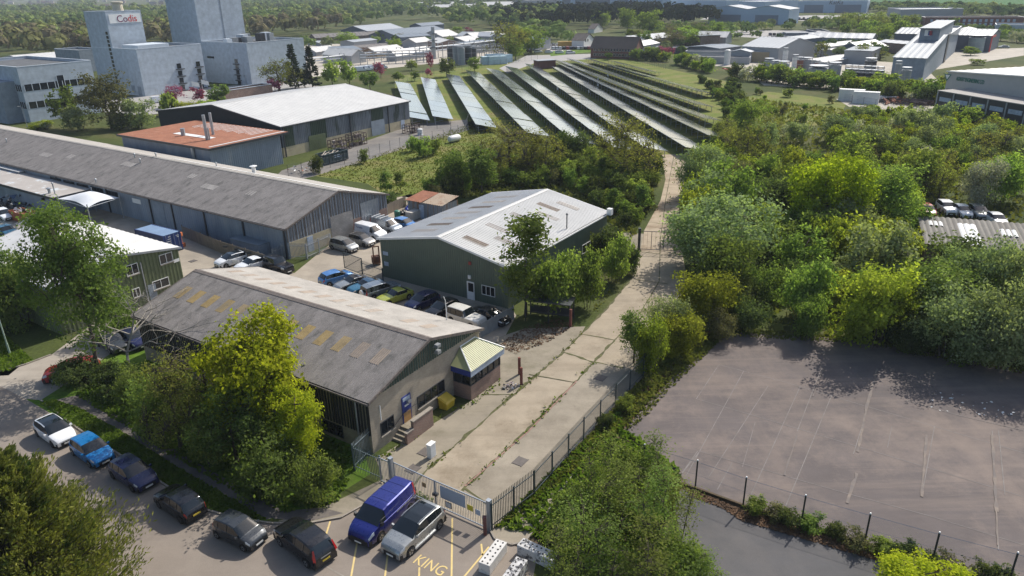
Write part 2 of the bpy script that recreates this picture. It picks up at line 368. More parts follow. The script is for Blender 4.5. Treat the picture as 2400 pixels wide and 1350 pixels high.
# kerbs: real steps
def kerb(pts, wd=.13, h=.11):
    b = B(); P = gp(*pts)
    for p, q in zip(P, P[1:]): b.obox(p, q, wd, 0, h)
    return struct(b.obj('kerb', m_kerb))
kerb([(95,938),(190,1010),(270,1060),(375,1130),(480,1195),(560,1218),(640,1228),(720,1228),(800,1214),(868,1176),(905,1128)])
kerb([(-60,884),(0,872),(60,855),(120,832)])
kerb([(1150,1246),(1160,1264),(1200,1278),(1230,1272),(1290,1190),(1330,1130),(1358,1090)])
# seams between the slabs, grown over
def strip(name, pts, wd, z, mat, jit=0.0):
    b = B(); P = gp(*pts)
    for p, q in zip(P, P[1:]):
        d = (q - p)[:2]; L = np.linalg.norm(d); n = np.array([-d[1], d[0]]) / L; k = max(1, int(L / .6)) if jit else 1; o = []
        for i in range(k + 1):
            c = p[:2] + d * i / k; ww = wd / 2 * (1 + jit * rnd.uniform(-1, 1)); s = jit * wd * rnd.uniform(-.4, .4)
            o.append((c + n * (ww + s), c - n * (ww - s)))
        for (a, e), (c, g) in zip(o, o[1:]): b.quad((*e, z), (*g, z), (*c, z), (*a, z))
    return struct(b.obj(name, mat))
for i, pts in enumerate(([(1003,1100),(1200,928),(1320,826),(1362,783),(1425,721),(1482,650)], [(1082,1150),(1232,1014),(1347,897),(1440,798)], [(1322,826),(1392,849),(1462,862)], [(1362,783),(1440,797)], [(1482,654),(1565,666)], [(1200,925),(1130,925)], [(960,1148),(1003,1100)], [(1090,1147),(1155,1190)])):
    strip('slab_seam', pts, .22 if i < 3 else .12, Z5 + .002 * i, m_weed, .8)
for i, pts in enumerate(([(1440,798),(1500,735),(1545,660),(1548,560),(1560,470),(1580,362)], [(1500,590),(1600,602)], [(1515,520),(1592,530)], [(1240,878),(1347,897)])):
    strip('slab_seam', pts, .09, Z5 + .02 + .002 * i, m_weed, .5)
m_red = M('red_edging', (.26, .15, .12), .9, .2, 3, kind='World')
strip('brick_edging', [(1090,1140),(1238,1012),(1352,893)], .12, Z5 + .018, m_red)
# manhole covers
m_iron = M('cast_iron', (.10, .085, .075), .7, .2, 3)
def cover(px, py, s, label):
    p = G(px, py); b = B(); b.box(-s/2, s/2, -s*.4, s*.4, 0, .035); b.box(-s/2-.05, s/2+.05, -s*.4-.05, -s*.4, 0, .03); b.box(-s/2-.05, s/2+.05, s*.4, s*.4+.05, 0, .03)
    o = b.obj('manhole_cover', m_iron); o.location = (p[0], p[1], .012); o.rotation_euler = (0, 0, math.radians(GA)); tag(o, label, 'manhole cover', 'manhole covers')
cover(1408, 886, .95, 'square manhole cover set in grey strip beside palisade fence, farthest one')
cover(1219, 1082, .95, 'square manhole cover in grey strip between palisade fence and weedy seam')
cover(996, 1060, .9, 'brownish manhole cover in pavement beside white cabinet')
cover(968, 1100, .9, 'manhole cover in pavement just behind the front gates')
cover(452, 612, .8, 'manhole cover in yard concrete below blue shipping container')

# ---------------------------------------------------------------- painted lines
m_yel = M('yellow_paint', (.62, .47, .19), .8, .12, 4, kind='World', c2=(.36, .29, .18), thr=(.55, .72), c2scale=2)
m_white = M('faded_line', (.185, .166, .155), .8, .15, 3, kind='World', c2=(.135, .12, .11), thr=(.42, .6), c2scale=.7)
m_dust = M('dust_line', (.20, .162, .132), .9, .2, 2, kind='World', c2=(.14, .12, .11), thr=(.38, .58), c2scale=.7)
for i, pts in enumerate(([(774,1222),(763,1258)], [(840,1255),(818,1380)], [(914,1255),(899,1380)], [(983,1330),(981,1380)], [(1060,1215),(1058,1380)], [(1146,1282),(1083,1358)], [(1128,1275),(1131,1302)])):
    strip('bay_line', pts, .11, Z4, m_yel)
strip('white_edge_line', [(480,1195),(560,1228),(640,1262),(760,1325),(830,1365)], .09, Z4, m_kerb)
COURT = [([(1685,855),(1632,935)],.05), ([(1685,855),(1830,893),(2400,1062)],.05), ([(1743,870),(1600,1130)],.05), ([(1632,935),(1780,978),(2180,1098),(2400,1165)],.05), ([(1600,1108),(1640,1058),(1725,1083),(1960,1150),(2180,1210),(2400,1278)],.05),
         ([(1716,1085),(1681,1148)],.06), ([(1635,1058),(1598,1110)],.06), ([(1800,905),(1660,1120)],.05), ([(1875,907),(1760,1160)],.05), ([(1950,925),(1840,1190)],.05), ([(2190,1000),(2160,1165)],.05), ([(2325,1010),(2340,1290)],.06), ([(2340,1010),(2355,1160)],.05),
         ([(2055,870),(2025,985),(2000,1065)],.05), ([(1925,865),(1868,1012)],.05), ([(2400,1010),(2250,975),(2120,938)],.05), ([(1770,990),(1740,1095)],.04), ([(2090,1000),(2080,1050)],.04)]
for i, (pts, wd) in enumerate(COURT): strip('court_line', pts, wd, Z4 + .001 * i, m_white)
for i, (pts, wd) in enumerate((([(2055,865),(2030,960),(2010,1060)],.25), ([(2008,1110),(1985,1180)],.3), ([(2172,1020),(2160,1165)],.22), ([(2325,1020),(2335,1200)],.25), ([(1930,865),(1905,930)],.12), ([(1868,1020),(1838,1115)],.16), ([(2335,1200),(2338,1280)],.12))):
    strip('dust_seam', pts, wd * .7, Z4 + .03 + .001 * i, m_dust, .45)

FONT = None
def letters(name, text, size, mat, parent=None, depth=.004, loc=(0,0,0), rot=(0,0,0), align='LEFT', shear=0, squash=1.0, bold=0):
    c = bpy.data.curves.new(name, 'FONT'); c.body = text; c.size = size; c.extrude = depth; c.align_x = align; c.resolution_u = 3; c.shear = shear; c.offset = bold
    t = bpy.data.objects.new('tmp_text', c); col.objects.link(t)
    bpy.context.view_layer.update(); me = bpy.data.meshes.new_from_object(t.evaluated_get(bpy.context.evaluated_depsgraph_get()))
    bpy.data.objects.remove(t); bpy.data.curves.remove(c); me.materials.clear(); me.materials.append(mat)
    o = link(name, me, parent); o.location = loc; o.rotation_euler = rot; o.scale = (1, squash, 1); return o
p = G(965, 1318); q2 = G(1018, 1344)
o = letters('painted_lettering', 'KING', .92, m_yel, loc=(p[0], p[1], Z4 + .004), rot=(0, 0, math.atan2((q2-p)[1], (q2-p)[0])), depth=.002, squash=1.25)
struct(o)
# ---------------------------------------------------------------- buildings
m_glass = M_glass(); m_glass_b = M_glass('blue_glass', (.03, .05, .07), .1)
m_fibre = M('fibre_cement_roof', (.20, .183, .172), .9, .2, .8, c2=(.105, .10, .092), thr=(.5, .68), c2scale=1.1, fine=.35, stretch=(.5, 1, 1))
m_fibre_l = M('pale_fibre_roof', (.36, .335, .30), .9, .15, .6, c2=(.24, .225, .20), thr=(.52, .75), c2scale=.35, fine=.3)  # paler sheet for the right-hand slopes of the fibre roofs
m_ridge = M('lichened_ridge', (.16, .135, .12), .95, .3, 3, fine=.4, c2=(.28, .21, .12), thr=(.6, .75), c2scale=1.2)
m_rlight = M('yellowed_rooflight', (.29, .205, .075), .5, .3, 2, fine=.3, c2=(.17, .14, .09), c2scale=.5)
m_rlight2 = M('brownish_rooflight', (.245, .19, .14), .55, .25, 2, fine=.2)
m_brickw = M_brick('buff_brick', (.36, .30, .225), (.29, .24, .18), (.40, .37, .32))
m_brickr = M_brick('red_brick', (.26, .145, .105), (.20, .11, .085))
m_block = M_brick('grey_block', (.30, .29, .28), (.25, .245, .24), (.18, .175, .17), 1, .22, .45)
m_greenclad = M('dark_green_cladding', (.055, .092, .075), .5, .15, 1, fine=.1)
m_oliveclad = M('olive_cladding', (.105, .13, .062), .5, .12, 1)
m_greenunit = M('grey_green_cladding', (.095, .130, .098), .45, .1, .5)
m_whiteroof = M('white_sheet_roof', (.585, .57, .535), .5, .08, .35, c2=(.42, .41, .40), thr=(.6, .8), c2scale=.5)
m_greyroof = M('pale_grey_roof', (.52, .515, .50), .5, .1, .4, c2=(.40, .36, .26), thr=(.6, .75), c2scale=.4)
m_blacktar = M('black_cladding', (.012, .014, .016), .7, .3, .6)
m_weath = M('weathered_grey_sheet', (.15, .165, .185), .7, .35, .35, c2=(.045, .06, .05), thr=(.52, .62), c2scale=.5, stretch=(1, 1, .18))
m_rust = M('rusty_sheet', (.29, .115, .062), .85, .2, .7, c2=(.36, .19, .12), thr=(.55, .7), c2scale=.9, fine=.15)
m_bluegrey = M('blue_grey_sheet', (.20, .24, .29), .5, .18, .5, c2=(.28, .30, .33), thr=(.55, .7), c2scale=.4, stretch=(1, 1, .2))
m_render = M('cream_blockwork', (.42, .36, .24), .9, .12, .6, c2=(.30, .26, .18), c2scale=.5)
m_panel = M_brick('blue_grey_panels', (.41, .475, .55), (.395, .46, .535), (.345, .40, .465), 1, 1.1, 7.0)
m_panel_d = M_brick('slate_grey_panels', (.24, .285, .34), (.23, .275, .33), (.20, .24, .29), 1, 1.1, 7.0)
m_panel_w = M('pale_coping', (.55, .60, .65), .5, .05)
m_flatroof = M('flat_felt_roof', (.085, .09, .095), .9, .2, .3, c2=(.13, .13, .13))
m_metal = M('galvanised_steel', (.34, .36, .38), .45, .15, 2, metal=.5)
m_dark = M('dark_steel', (.03, .034, .04), .5, .2, 2)
m_white = M('white_paint', (.72, .72, .70), .5, .05, 2)
m_grey = M('mid_grey', (.22, .23, .24), .6, .1)
m_blue = M('royal_blue_board', (.022, .04, .20), .5, .15, 1)
m_palebl = M('faded_blue_board', (.36, .42, .50), .6, .25, 1.2, c2=(.20, .27, .40), c2scale=1.5)
m_wood = M('weathered_timber', (.20, .165, .125), .85, .25, 1.5, stretch=(3, 3, .3))
m_orange = M('orange_plywood', (.42, .24, .09), .7, .15, 1)

def wp(side, W, L, s, z, d):
    return {'F': (s, -d, z), 'R': (W + d, s, z), 'L': (-d, s, z), 'K': (s, L + d, z)}[side]
def wbox(b, side, W, L, s0, s1, z0, z1, d0, d1):
    c = [wp(side, W, L, s, z, d) for s in (s0, s1) for z in (z0, z1) for d in (d0, d1)]
    xs, ys, zs = zip(*c); return b.box(min(xs), max(xs), min(ys), max(ys), min(zs), max(zs))
def window(root, side, W, L, s0, s1, z0, z1, nx=2, nz=1, fm=None, gm=None, d=0.0, fw=.06, sill=True, name='window'):
    fm = fm or m_dark; gm = gm or m_glass; b = B(); e = .05
    for i in range(nx + 1):
        s = s0 + (s1 - s0) * i / nx; wbox(b, side, W, L, s - fw/2, s + fw/2, z0, z1, d, d + e)
    for j in range(nz + 1):
        z = z0 + (z1 - z0) * j / nz; wbox(b, side, W, L, s0 - fw/2, s1 + fw/2, z - fw/2, z + fw/2, d, d + e + .002)
    o = b.obj(name, fm, root)
    g = B(); wbox(g, side, W, L, s0, s1, z0, z1, d + .003, d + .02); g.obj('pane', gm, o)
    if sill:
        k = B(); wbox(k, side, W, L, s0 - .08, s1 + .08, z0 - .13, z0 - fw/2, d, d + .13); k.obj('sill', m_kerb, o)
    return o

class Hall: pass
def hall(name, label, cat, O, ang, W, L, ze, zr, wall, roof, rper=1.0, ramp_=.05, rkind='box', wper=0, wamp=.05, oh=.25, roof2=None, trim=None, ridge=None, plinth=None, group=None, z0=0, gut=True):
    r = thing(name, label, cat, (O[0], O[1], z0), ang, group); h = Hall(); h.root = r; h.W, h.L, h.ze, h.zr = W, L, ze, zr
    top = lambda x: ze + (zr - ze) * (1 - abs(2 * x / W - 1)); b = B(); zb = plinth[0] if plinth else 0
    if wper:
        b.corr((0, 0, 0), (1,0,0), (0,0,1), W, top, (0,-1,0), wper, wamp, run0=zb); b.corr((0, L, 0), (1,0,0), (0,0,1), W, top, (0,1,0), wper, wamp, run0=zb)
        b.corr((0, 0, 0), (0,1,0), (0,0,1), L, ze, (-1,0,0), wper, wamp, run0=zb); b.corr((W, 0, 0), (0,1,0), (0,0,1), L, ze, (1,0,0), wper, wamp, run0=zb)
    else:
        for y in (0, L): b.quad((0,y,zb), (W,y,zb), (W,y,ze), (W/2,y,zr), (0,y,ze))
        for x in (0, W): b.quad((x,0,zb), (x,L,zb), (x,L,ze), (x,0,ze))
    b.obj('wall', wall, r)
    if plinth:
        p = B(); e = .03
        p.prism([(-e,-e),(W+e,-e),(W+e,L+e),(-e,L+e)], 0, zb); p.obj('plinth', plinth[1], r)
    sl = math.hypot(W/2, zr - ze); ux, uz = (W/2) / sl, (zr - ze) / sl; h.sl = sl; zo = .06
    for i, sd in enumerate((0, 1)):
        if sd == 0: P = np.array((-oh*ux, -oh, ze - oh*uz + zo)); ey = np.array((ux, 0, uz)); nn = np.array((-uz, 0, ux))
        else: P = np.array((W + oh*ux, -oh, ze - oh*uz + zo)); ey = np.array((-ux, 0, uz)); nn = np.array((uz, 0, ux))
        rb = B(); rb.corr(P, (0,1,0), ey, L + 2*oh, sl + oh, nn, rper, ramp_, rkind)
        q = P - nn * .05; Y = np.array((0, L + 2*oh, 0)); rb.quad(q, q + Y, q + Y + ey*(sl+oh), q + ey*(sl+oh))
        rb.quad(P, P + Y, q + Y, q)
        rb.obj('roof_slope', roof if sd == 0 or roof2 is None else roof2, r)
    def rp(side, y, s, off=0.0):
        if side == 0: return np.array((W/2*s, y, ze + (zr-ze)*s + zo)) + np.array((-uz, 0, ux)) * off
        return np.array((W - W/2*s, y, ze + (zr-ze)*s + zo)) + np.array((uz, 0, ux)) * off
    h.rp = rp
    t = B(); o2 = ramp_ + .012
    for y in (-oh - .03, L + oh + .03):
        t = B(); w2 = np.array((0, .045, 0)); dz = np.array((0, 0, -.2 - ramp_)); V = []
        for q in (rp(0, y, -oh/sl, o2), (rp(0, y, 1, o2) + rp(1, y, 1, o2)) / 2, rp(1, y, -oh/sl, o2)): V += [q - w2, q + w2, q + w2 + dz, q - w2 + dz]
        t.add(V, [(4*k + i, 4*k + (i+1) % 4, 4*k + 4 + (i+1) % 4, 4*k + 4 + i) for k in (0, 1) for i in range(4)] + [(0,1,2,3), (8,9,10,11)]); t.obj('verge_trim', trim or roof, r)
    c = B(); rw = .32
    for sd in (0, 1):
        a = [rp(sd, y, s, ramp_ + .02) for y in (-oh, L + oh) for s in (1 - rw/sl, 1)]
        c.quad(a[0], a[1], a[3], a[2])
    c.obj('ridge_cap', ridge or trim or roof, r)
    if gut:
        for x in (-oh - .06, W + oh + .06):
            g = B(); g.box(x - .07, x + .07, -oh, L + oh, ze - .22, ze - .08); g.obj('gutter', trim or m_dark, r)
    return h
def rooflight(h, side, y0, y1, s0, s1, mat, off, per=.0, amp=0.0, kind='box'):
    b = B(); a = h.rp(side, y0, s0, off); u = h.rp(side, y0, s1, off) - a; n = h.rp(side, y0, s0, off + 1) - a; ln = np.linalg.norm(u)
    if per: b.corr(a, (0,1,0), u/ln, y1 - y0, ln, n, per, amp, kind)
    else: b.quad(a, h.rp(side, y1, s0, off), h.rp(side, y1, s1, off), h.rp(side, y0, s1, off))
    return b.obj('rooflight', mat, h.root)
def vent(root, p, r=.12, hgt=.6, mat=None, name='vent_pipe', cowl=True):
    b = B(); b.tube(p, (p[0], p[1], p[2] + hgt), r, n=8)
    if cowl: b.lathe([(r*1.9, p[2]+hgt), (r*1.9, p[2]+hgt+.06), (.02, p[2]+hgt+.22)], 10, (p[0], p[1]))
    return b.obj(name, mat or m_metal, root)
def box_part(root, name, mat, x0, x1, y0, y1, z0, z1):
    b = B(); b.box(x0, x1, y0, y1, z0, z1); return b.obj(name, mat, root)

# ---- brick warehouse in front
ZE = 4.6; O1 = G(862, 938, ZE); A1 = 56.6
W1 = along(O1, A1, 1122, 770, ZE); L1 = along(O1, A1 + 90, 318, 738, ZE)
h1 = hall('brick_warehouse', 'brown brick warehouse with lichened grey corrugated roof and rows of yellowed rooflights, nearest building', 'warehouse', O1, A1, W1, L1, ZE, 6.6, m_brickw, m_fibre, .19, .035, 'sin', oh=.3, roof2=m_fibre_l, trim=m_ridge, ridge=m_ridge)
r1 = h1.root
b = B(); b.corr((0, 0, 0), (1,0,0), (0,0,1), W1, lambda x: ZE - .02 + 2.0 * (1 - abs(2*x/W1 - 1)), (0,-1,0), .28, .05, run0=ZE - .1); b.obj('gable_cladding', m_greenclad, r1)
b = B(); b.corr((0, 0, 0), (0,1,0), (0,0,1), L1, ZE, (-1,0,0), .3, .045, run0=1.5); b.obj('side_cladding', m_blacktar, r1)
for k in range(13):
    y = 1.7 + k * 2.06
    if y + 1 < L1: rooflight(h1, 0, y, y + .95, .44, .68, m_rlight if k not in (0, 1) else m_rlight2, .016, .19, .035, 'sin')
    if k != 2: rooflight(h1, 1, y + .3, y + 1.2, .42, .66, m_rlight2, .016, .19, .035, 'sin')
def f1(px, py): return onplane(px, py, O1, A1)
(s0, z0), (s1, z1) = f1(980, 961), f1(1040, 889)
wz0 = f1(980, 958)[1]; wz1 = f1(1040, 888)[1]
window(r1, 'F', W1, L1, s0, s1, wz0, wz1, 4, 1)
a, c = f1(894, 1022), f1(921, 972); window(r1, 'F', W1, L1, a[0], c[0], a[1], c[1], 2, 1)
a, c = f1(946, 1005), f1(960, 943); dz0 = .75
d = B(); wbox(d, 'F', W1, L1, a[0], c[0] + .1, dz0, dz0 + 2.25, 0, .06); do = d.obj('door', m_blue, r1)
d = B(); wbox(d, 'F', W1, L1, a[0] + .08, c[0], dz0, dz0 + .85, .06, .075); d.obj('door_panel', m_orange, do)
d = B(); wbox(d, 'F', W1, L1, a[0] + .25, c[0] - .15, dz0 + 1.35, dz0 + 1.5, .06, .08); d.obj('notice', m_white, do)
d = B(); wbox(d, 'F', W1, L1, a[0] + .1, c[0] - .02, dz0 + 1.85, dz0 + 2.15, .06, .08); d.obj('fanlight', m_palebl, do)
sx0, sx1 = a[0] - 1.3, c[0] + .9
st = B()
for k in range(4): st.box(sx0 + .32*k, sx0 + .32*(k+1), -1.15, 0, 0, .18*(k+1))
st.box(sx0 + 1.28, sx1, -1.15, 0, 0, .73); st.obj('entrance_steps', m_conc_d, r1)
st = B(); st.box(sx0 + .9, sx1 + .1, -1.42, -1.16, 0, 1.55); st.box(sx0 + .1, sx0 + .9, -1.42, -1.16, 0, .95); pw = st.obj('porch_wall', m_brickr, r1)
st = B(); st.box(sx0 + .88, sx1 + .13, -1.46, -1.12, 1.55, 1.63); st.box(sx0 + .06, sx0 + .88, -1.46, -1.12, .95, 1.02); st.obj('coping', m_kerb, pw)
st = B(); hx = sx0 - .2
st.path([(hx, -.12, .95), (hx + 1.6, -.12, 1.75), (sx1 - .3, -.12, 1.75)], .025); st.obj('handrail', m_dark, r1)
lx, lz = f1(1012, 806)
st = B()
for dz in (0, -.55): st.box(lx - .22, lx + .22, -.75, -.4, lz - .12 + dz, lz + .14 + dz); st.tube((lx, -.06, lz - .3 + dz), (lx, -.45, lz + dz), .03)
st.obj('floodlight', m_metal, r1)
lx, lz = f1(953, 940); b = B(); b.box(lx - .12, lx + .28, -.3, -.03, lz - .1, lz + .12); b.obj('door_lamp', m_metal, r1)
lx, lz = f1(890, 965); b = B(); b.box(lx - .03, lx + .03, -.09, -.02, lz - .7, lz + .55); b.obj('conduit', m_white, r1)
b = B(); b.tube((-.14, 1.2, ZE - .15), (-.14, 1.2, 1.2), .07, n=8); b.tube((-.14, 1.2, 1.2), (-.2, 1.5, .9), .07, n=8); b.obj('downpipe', m_metal, r1)
for k in range(4): window(r1, 'L', W1, L1, 3 + k * 6.3, 5.2 + k * 6.3, .35, 1.35, 3, 1, sill=False)
mast = B(); px_, py_ = 1034, 735; mp = h1.rp(1, 3.2, .05, .03)
mast.path([mp, mp + np.array((.02, 0, 1.0)), mp + np.array((-.05, 0, 1.9)), mp + np.array((-.22, .02, 2.3))], [.045, .04, .035, .03], 6); mast.obj('mast', m_white, r1)
# bay with hipped roof
bx0 = along(O1, A1, 1105.3, 939.3, 0); bx1 = along(O1, A1, 1175.3, 888, 0); by = -float((G(1105.3, 939.3) - np.array([O1[0], O1[1], 0])) @ dirv(A1 + 90))
bay = B(); bay.box(bx0, bx1, -by, -.01, 0, 1.35); bo = bay.obj('bay', m_brickr, r1)
b = B(); b.box(bx0, bx1, -by, -.01, 1.35, 1.42); b.obj('bay_sill', m_dark, bo)
b = B(); b.box(bx0 + .06, bx1 - .06, -by + .06, -.02, 1.42, 2.45); b.obj('bay_glazing', m_glass, bo)
b = B()
for k in range(6):
    x = bx0 + (bx1 - bx0) * k / 5; b.box(x - .05, x + .05, -by - .01, -by + .09, 1.42, 2.45)
for x in (bx0, bx1): b.box(x - .02, x + .06, -.12, -.02, 1.42, 2.45); b.box(x - .04, x + .04, -by*.5 - .05, -by*.5 + .05, 1.42, 2.45)
b.obj('bay_mullions', m_dark, bo)
e = .28; b = B(); b.box(bx0 - e, bx1 + e, -by - e, -by - e + .06, 2.42, 2.95); b.obj('bay_front_fascia', m_palebl, bo)
for x in (bx0 - e, bx1 + e - .06): box_part(bo, 'bay_side_fascia', m_blue, x, x + .06, -by - e + .06, -.02, 2.42, 2.95)
zr_ = 4.05; hx = by * .62; P = [(bx0 - e - .05, -by - e - .05, 2.96), (bx1 + e + .05, -by - e - .05, 2.96), (bx1 + e + .05, -.02, 2.96), (bx0 - e - .05, -.02, 2.96)]
Q0, Q1 = (bx0 + hx, -.03, zr_), (bx1 - hx, -.03, zr_)
m_bayroof = M('yellow_green_roof', (.36, .36, .17), .5, .1, 1)
b = B(); b.quad(P[0], P[1], Q1, Q0); b.quad(P[0], Q0, P[3]); b.quad(P[1], P[2], Q1)
n_ = int((bx1 - bx0 + 2*e) / .2)
for k in range(1, n_):
    x = P[0][0] + (P[1][0] - P[0][0]) * k / n_; t = 1.0 if Q0[0] <= x <= Q1[0] else ((x - P[0][0]) / (Q0[0] - P[0][0]) if x < Q0[0] else (P[1][0] - x) / (P[1][0] - Q1[0]))
    y1 = P[0][1] + (Q0[1] - P[0][1]) * t; z1_ = 2.96 + (zr_ - 2.96) * t
    b.path([(x, P[0][1], 2.975), (x, y1, z1_ + .015)], .024, 4, False)
b.obj('bay_roof', m_bayroof, bo)
b = B()
for p_, q_ in ((P[0], Q0), (P[1], Q1), (Q0, Q1)): b.path([np.array(p_) + (0, 0, .03), np.array(q_) + (0, 0, .03)], .06, 5)
b.obj('hip_capping', m_white, bo)

# ---- green unit in the middle
O2 = G(890, 558, 4.8); A2 = -34.2; W2 = along(O2, A2, 1190, 625, 4.8); L2 = along(O2, A2 + 90, 1412, 494, 4.8) * .985
h2 = hall('green_unit', 'dark green clad unit with ribbed white and pale grey roof behind parked cars', 'warehouse', O2, A2, W2, L2, 4.8, 6.5, m_greenunit, m_greyroof, .36, .05, 'box', .3, .05, .22, roof2=m_whiteroof, trim=m_white, ridge=m_whiteroof)
for k in range(7):
    y = 2.0 + k * 2.75; rooflight(h2, 0, y, y + 1.1, .33, .72, m_rlight2, .012, .36, .05)
for y, s in ((1.6, .46), (4.2, .2), (6.4, .5), (9, .24), (11.4, .5), (14.3, .3), (17.0, .46), (19.4, .3)): rooflight(h2, 1, y, y + 1.0, s, s + .34, m_rlight2, .012, .36, .05)
def f2(px, py): return onplane(px, py, O2, A2)
a, c = f2(1097, 707), f2(1113, 666); d = B(); wbox(d, 'F', W2, L2, a[0], a[0] + 1.0, 0, 2.1, .05, .1); do = d.obj('door', m_white, h2.root)
d = B(); wbox(d, 'F', W2, L2, a[0] + .2, a[0] + .9, .95, 1.95, .1, .115); d.obj('door_glass', m_glass, do)
a, c = f2(1131, 695), f2(1162, 678); window(h2.root, 'F', W2, L2, a[0], a[0] + 1.7, 1.0, 2.05, 3, 1, m_white, d=.05, sill=False)
for px, py, wd, hg in ((898, 588, .8, .45), (901, 612, .7, .5)):
    a = f2(px, py); d = B(); wbox(d, 'F', W2, L2, a[0], a[0] + wd, a[1] - hg, a[1], .055, .075); d.obj('wall_sign', m_palebl, h2.root)
a = f2(1100, 612); d = B(); wbox(d, 'F', W2, L2, a[0], a[0] + .3, a[1] - .35, a[1], .055, .2); d.obj('alarm_box', M('alarm_red', (.3, .03, .025), .5), h2.root)
a = f2(1102, 660); d = B(); wbox(d, 'F', W2, L2, a[0] - .15, a[0] + .2, 2.45, 2.85, .055, .2); d.obj('bulkhead_lamp', m_white, h2.root)
p = h2.rp(1, 13.5, .08, .05); vent(h2.root, p, .07, 1.7, m_dark, 'flue_pipe')
d = B(); d.box(W2 + .3, W2 + .9, L2 - .7, L2 - .1, 4.7, 5.5); d.obj('cowl_box', m_white, h2.root)
for k in range(3): window(h2.root, 'R', W2, L2, 4 + k * 6, 6 + k * 6, 1.2, 2.3, 2, 1, m_white, d=.05, sill=False)

# ---- long corrugated shed
O3 = G(668, 535, 4.15); A3 = 55.9; W3 = along(O3, A3, 905, 455, 4.15); L3 = 118
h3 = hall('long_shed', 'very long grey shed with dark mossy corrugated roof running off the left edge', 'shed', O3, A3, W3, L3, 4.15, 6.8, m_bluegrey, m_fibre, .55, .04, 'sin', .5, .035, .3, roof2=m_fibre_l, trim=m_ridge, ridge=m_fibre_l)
b = B(); W, = (W3,); b.corr((0, 0, 0), (1,0,0), (0,0,1), W3, lambda x: 4.1 + 2.65 * (1 - abs(2*x/W3 - 1)), (0,-1,0), .3, .04, run0=2.2)
b.obj('gable_cladding', M('silvered_cladding', (.17, .155, .14), .8, .3, .6, c2=(.09, .085, .08), c2scale=.6, stretch=(1, 1, .15)), h3.root)
b = B(); wbox(b, 'F', W3, L3, .3, W3 * .46, 0, 2.15, .02, .06); b.obj('gable_blockwork', m_render, h3.root)
b = B(); wbox(b, 'F', W3, L3, W3 * .40, W3 * .62, 0, 3.6, .065, .10); b.obj('blocked_doorway', m_block, h3.root)
b = B(); b.corr((W3 * .71, 0, 0), (1,0,0), (0,0,1), W3 * .19, 4.1, (0,-1,0), .5, .05, run0=0); o = b.obj('sheeted_door', m_metal, h3.root); o.location = (0, -.08, 0)
b = B(); wbox(b, 'F', W3, L3, W3 * .62, W3 * .71, 0, 2.2, .02, .06); wbox(b, 'F', W3, L3, W3 * .9, W3 - .1, 0, 2.2, .02, .06); b.obj('brick_pier', m_brickr, h3.root)
b = B(); wbox(b, 'F', W3, L3, W3 * .17, W3 * .17 + .95, 0, 2.05, .065, .11); b.obj('door', m_palebl, h3.root)
for y in (.15, 8.2, 16.5, 24, 29.5, 41, 56): b = B(); b.box(-.16, -.05, y, y + .25, 0, 4.0); b.obj('downpipe', m_dark, h3.root)
b = B(); wbox(b, 'L', W3, L3, 26.3, 29.0, 0, 3.6, .045, .07); b.obj('roller_door', m_panel_d, h3.root)
b = B(); wbox(b, 'L', W3, L3, 32, 34.2, 2.6, 3.3, .045, .07); o = b.obj('shop_sign', m_white, h3.root)
for k in range(5): window(h3.root, 'L', W3, L3, 38 + k*4.2, 41.4 + k*4.2, 2.7, 3.6, 4, 1, m_dark, d=.04, sill=False)
for px, py, z in ((318, 377, 6), (330, 385, 6), (367, 372, 6.5), (507, 388, 6.2), (17, 337, 5.5), (220, 428, 4.4)):
    q = G(px, py, z); l = (q - np.array([O3[0], O3[1], 0])); x, y = l @ dirv(A3), l @ dirv(A3 + 90); s = min(1, max(.02, x / (W3/2))) if x < W3/2 else (W3 - x)/(W3/2)
    vent(h3.root, h3.rp(0 if x < W3/2 else 1, y, max(.02, s), 0), .09, .55, m_metal)
q = h3.rp(1, 22.5, .55, 0); vent(h3.root, q, .3, 1.0, m_white, 'roof_ventilator')
for k, (y, s) in enumerate(((12, .5), (20, .45), (27, .62), (43, .6), (60, .5), (66, .4))):
    rooflight(h3, 0, y, y + (3.2 if k % 2 else 1.6), s, s + .12, M('pale_patch', (.28, .26, .24), .9, .2, 1), .012, .55, .04, 'sin')
b = B(); a, c = h3.rp(1, -.2, .72, .09), h3.rp(1, 40, .72, .09); u = h3.rp(1, -.2, .8, .09) - a; b.quad(a, c, c + u, a + u); b.obj('pale_roof_strip', m_white, h3.root)

# ---- rust roofed shed
ZR = 6.0; O4 = G(489, 347, ZR); A4 = 56.5; L4 = along(O4, A4 + 90, 274, 309, ZR + .5) * .98; W4 = along(O4, A4, 608, 304, ZR) * .97
r4 = thing('rusty_roof_shed', 'blue grey shed with a low rust red sheet roof and tall twin flues', 'shed', O4 * (1, 1, 0), A4)
b = B()
for nn, P, ex, ln in (((0,-1,0), (0,0,0), (1,0,0), W4), ((-1,0,0), (0,0,0), (0,1,0), L4), ((1,0,0), (W4,0,0), (0,1,0), L4), ((0,1,0), (0,L4,0), (1,0,0), W4)): b.corr(P, ex, (0,0,1), ln, ZR - .05, nn, .45, .05)
b.obj('wall', m_bluegrey, r4)
b = B(); b.corr((-.6, -.9, ZR), (0,1,0), (1,0,0), L4 + 1.5, W4 + 2.2, (0,0,1), .5, .05); b.quad((-.6,-.9,ZR-.04), (W4+1.6,-.9,ZR-.04), (W4+1.6,L4+.6,ZR-.04), (-.6,L4+.6,ZR-.04)); b.obj('roof', m_rust, r4)
b = B(); b.box(-.62, W4 + 1.62, -.98, -.9, ZR - .3, ZR + .08); b.box(-.68, -.6, -.98, L4 + .6, ZR - .3, ZR + .08); b.obj('fascia', m_dark, r4)
b = B()
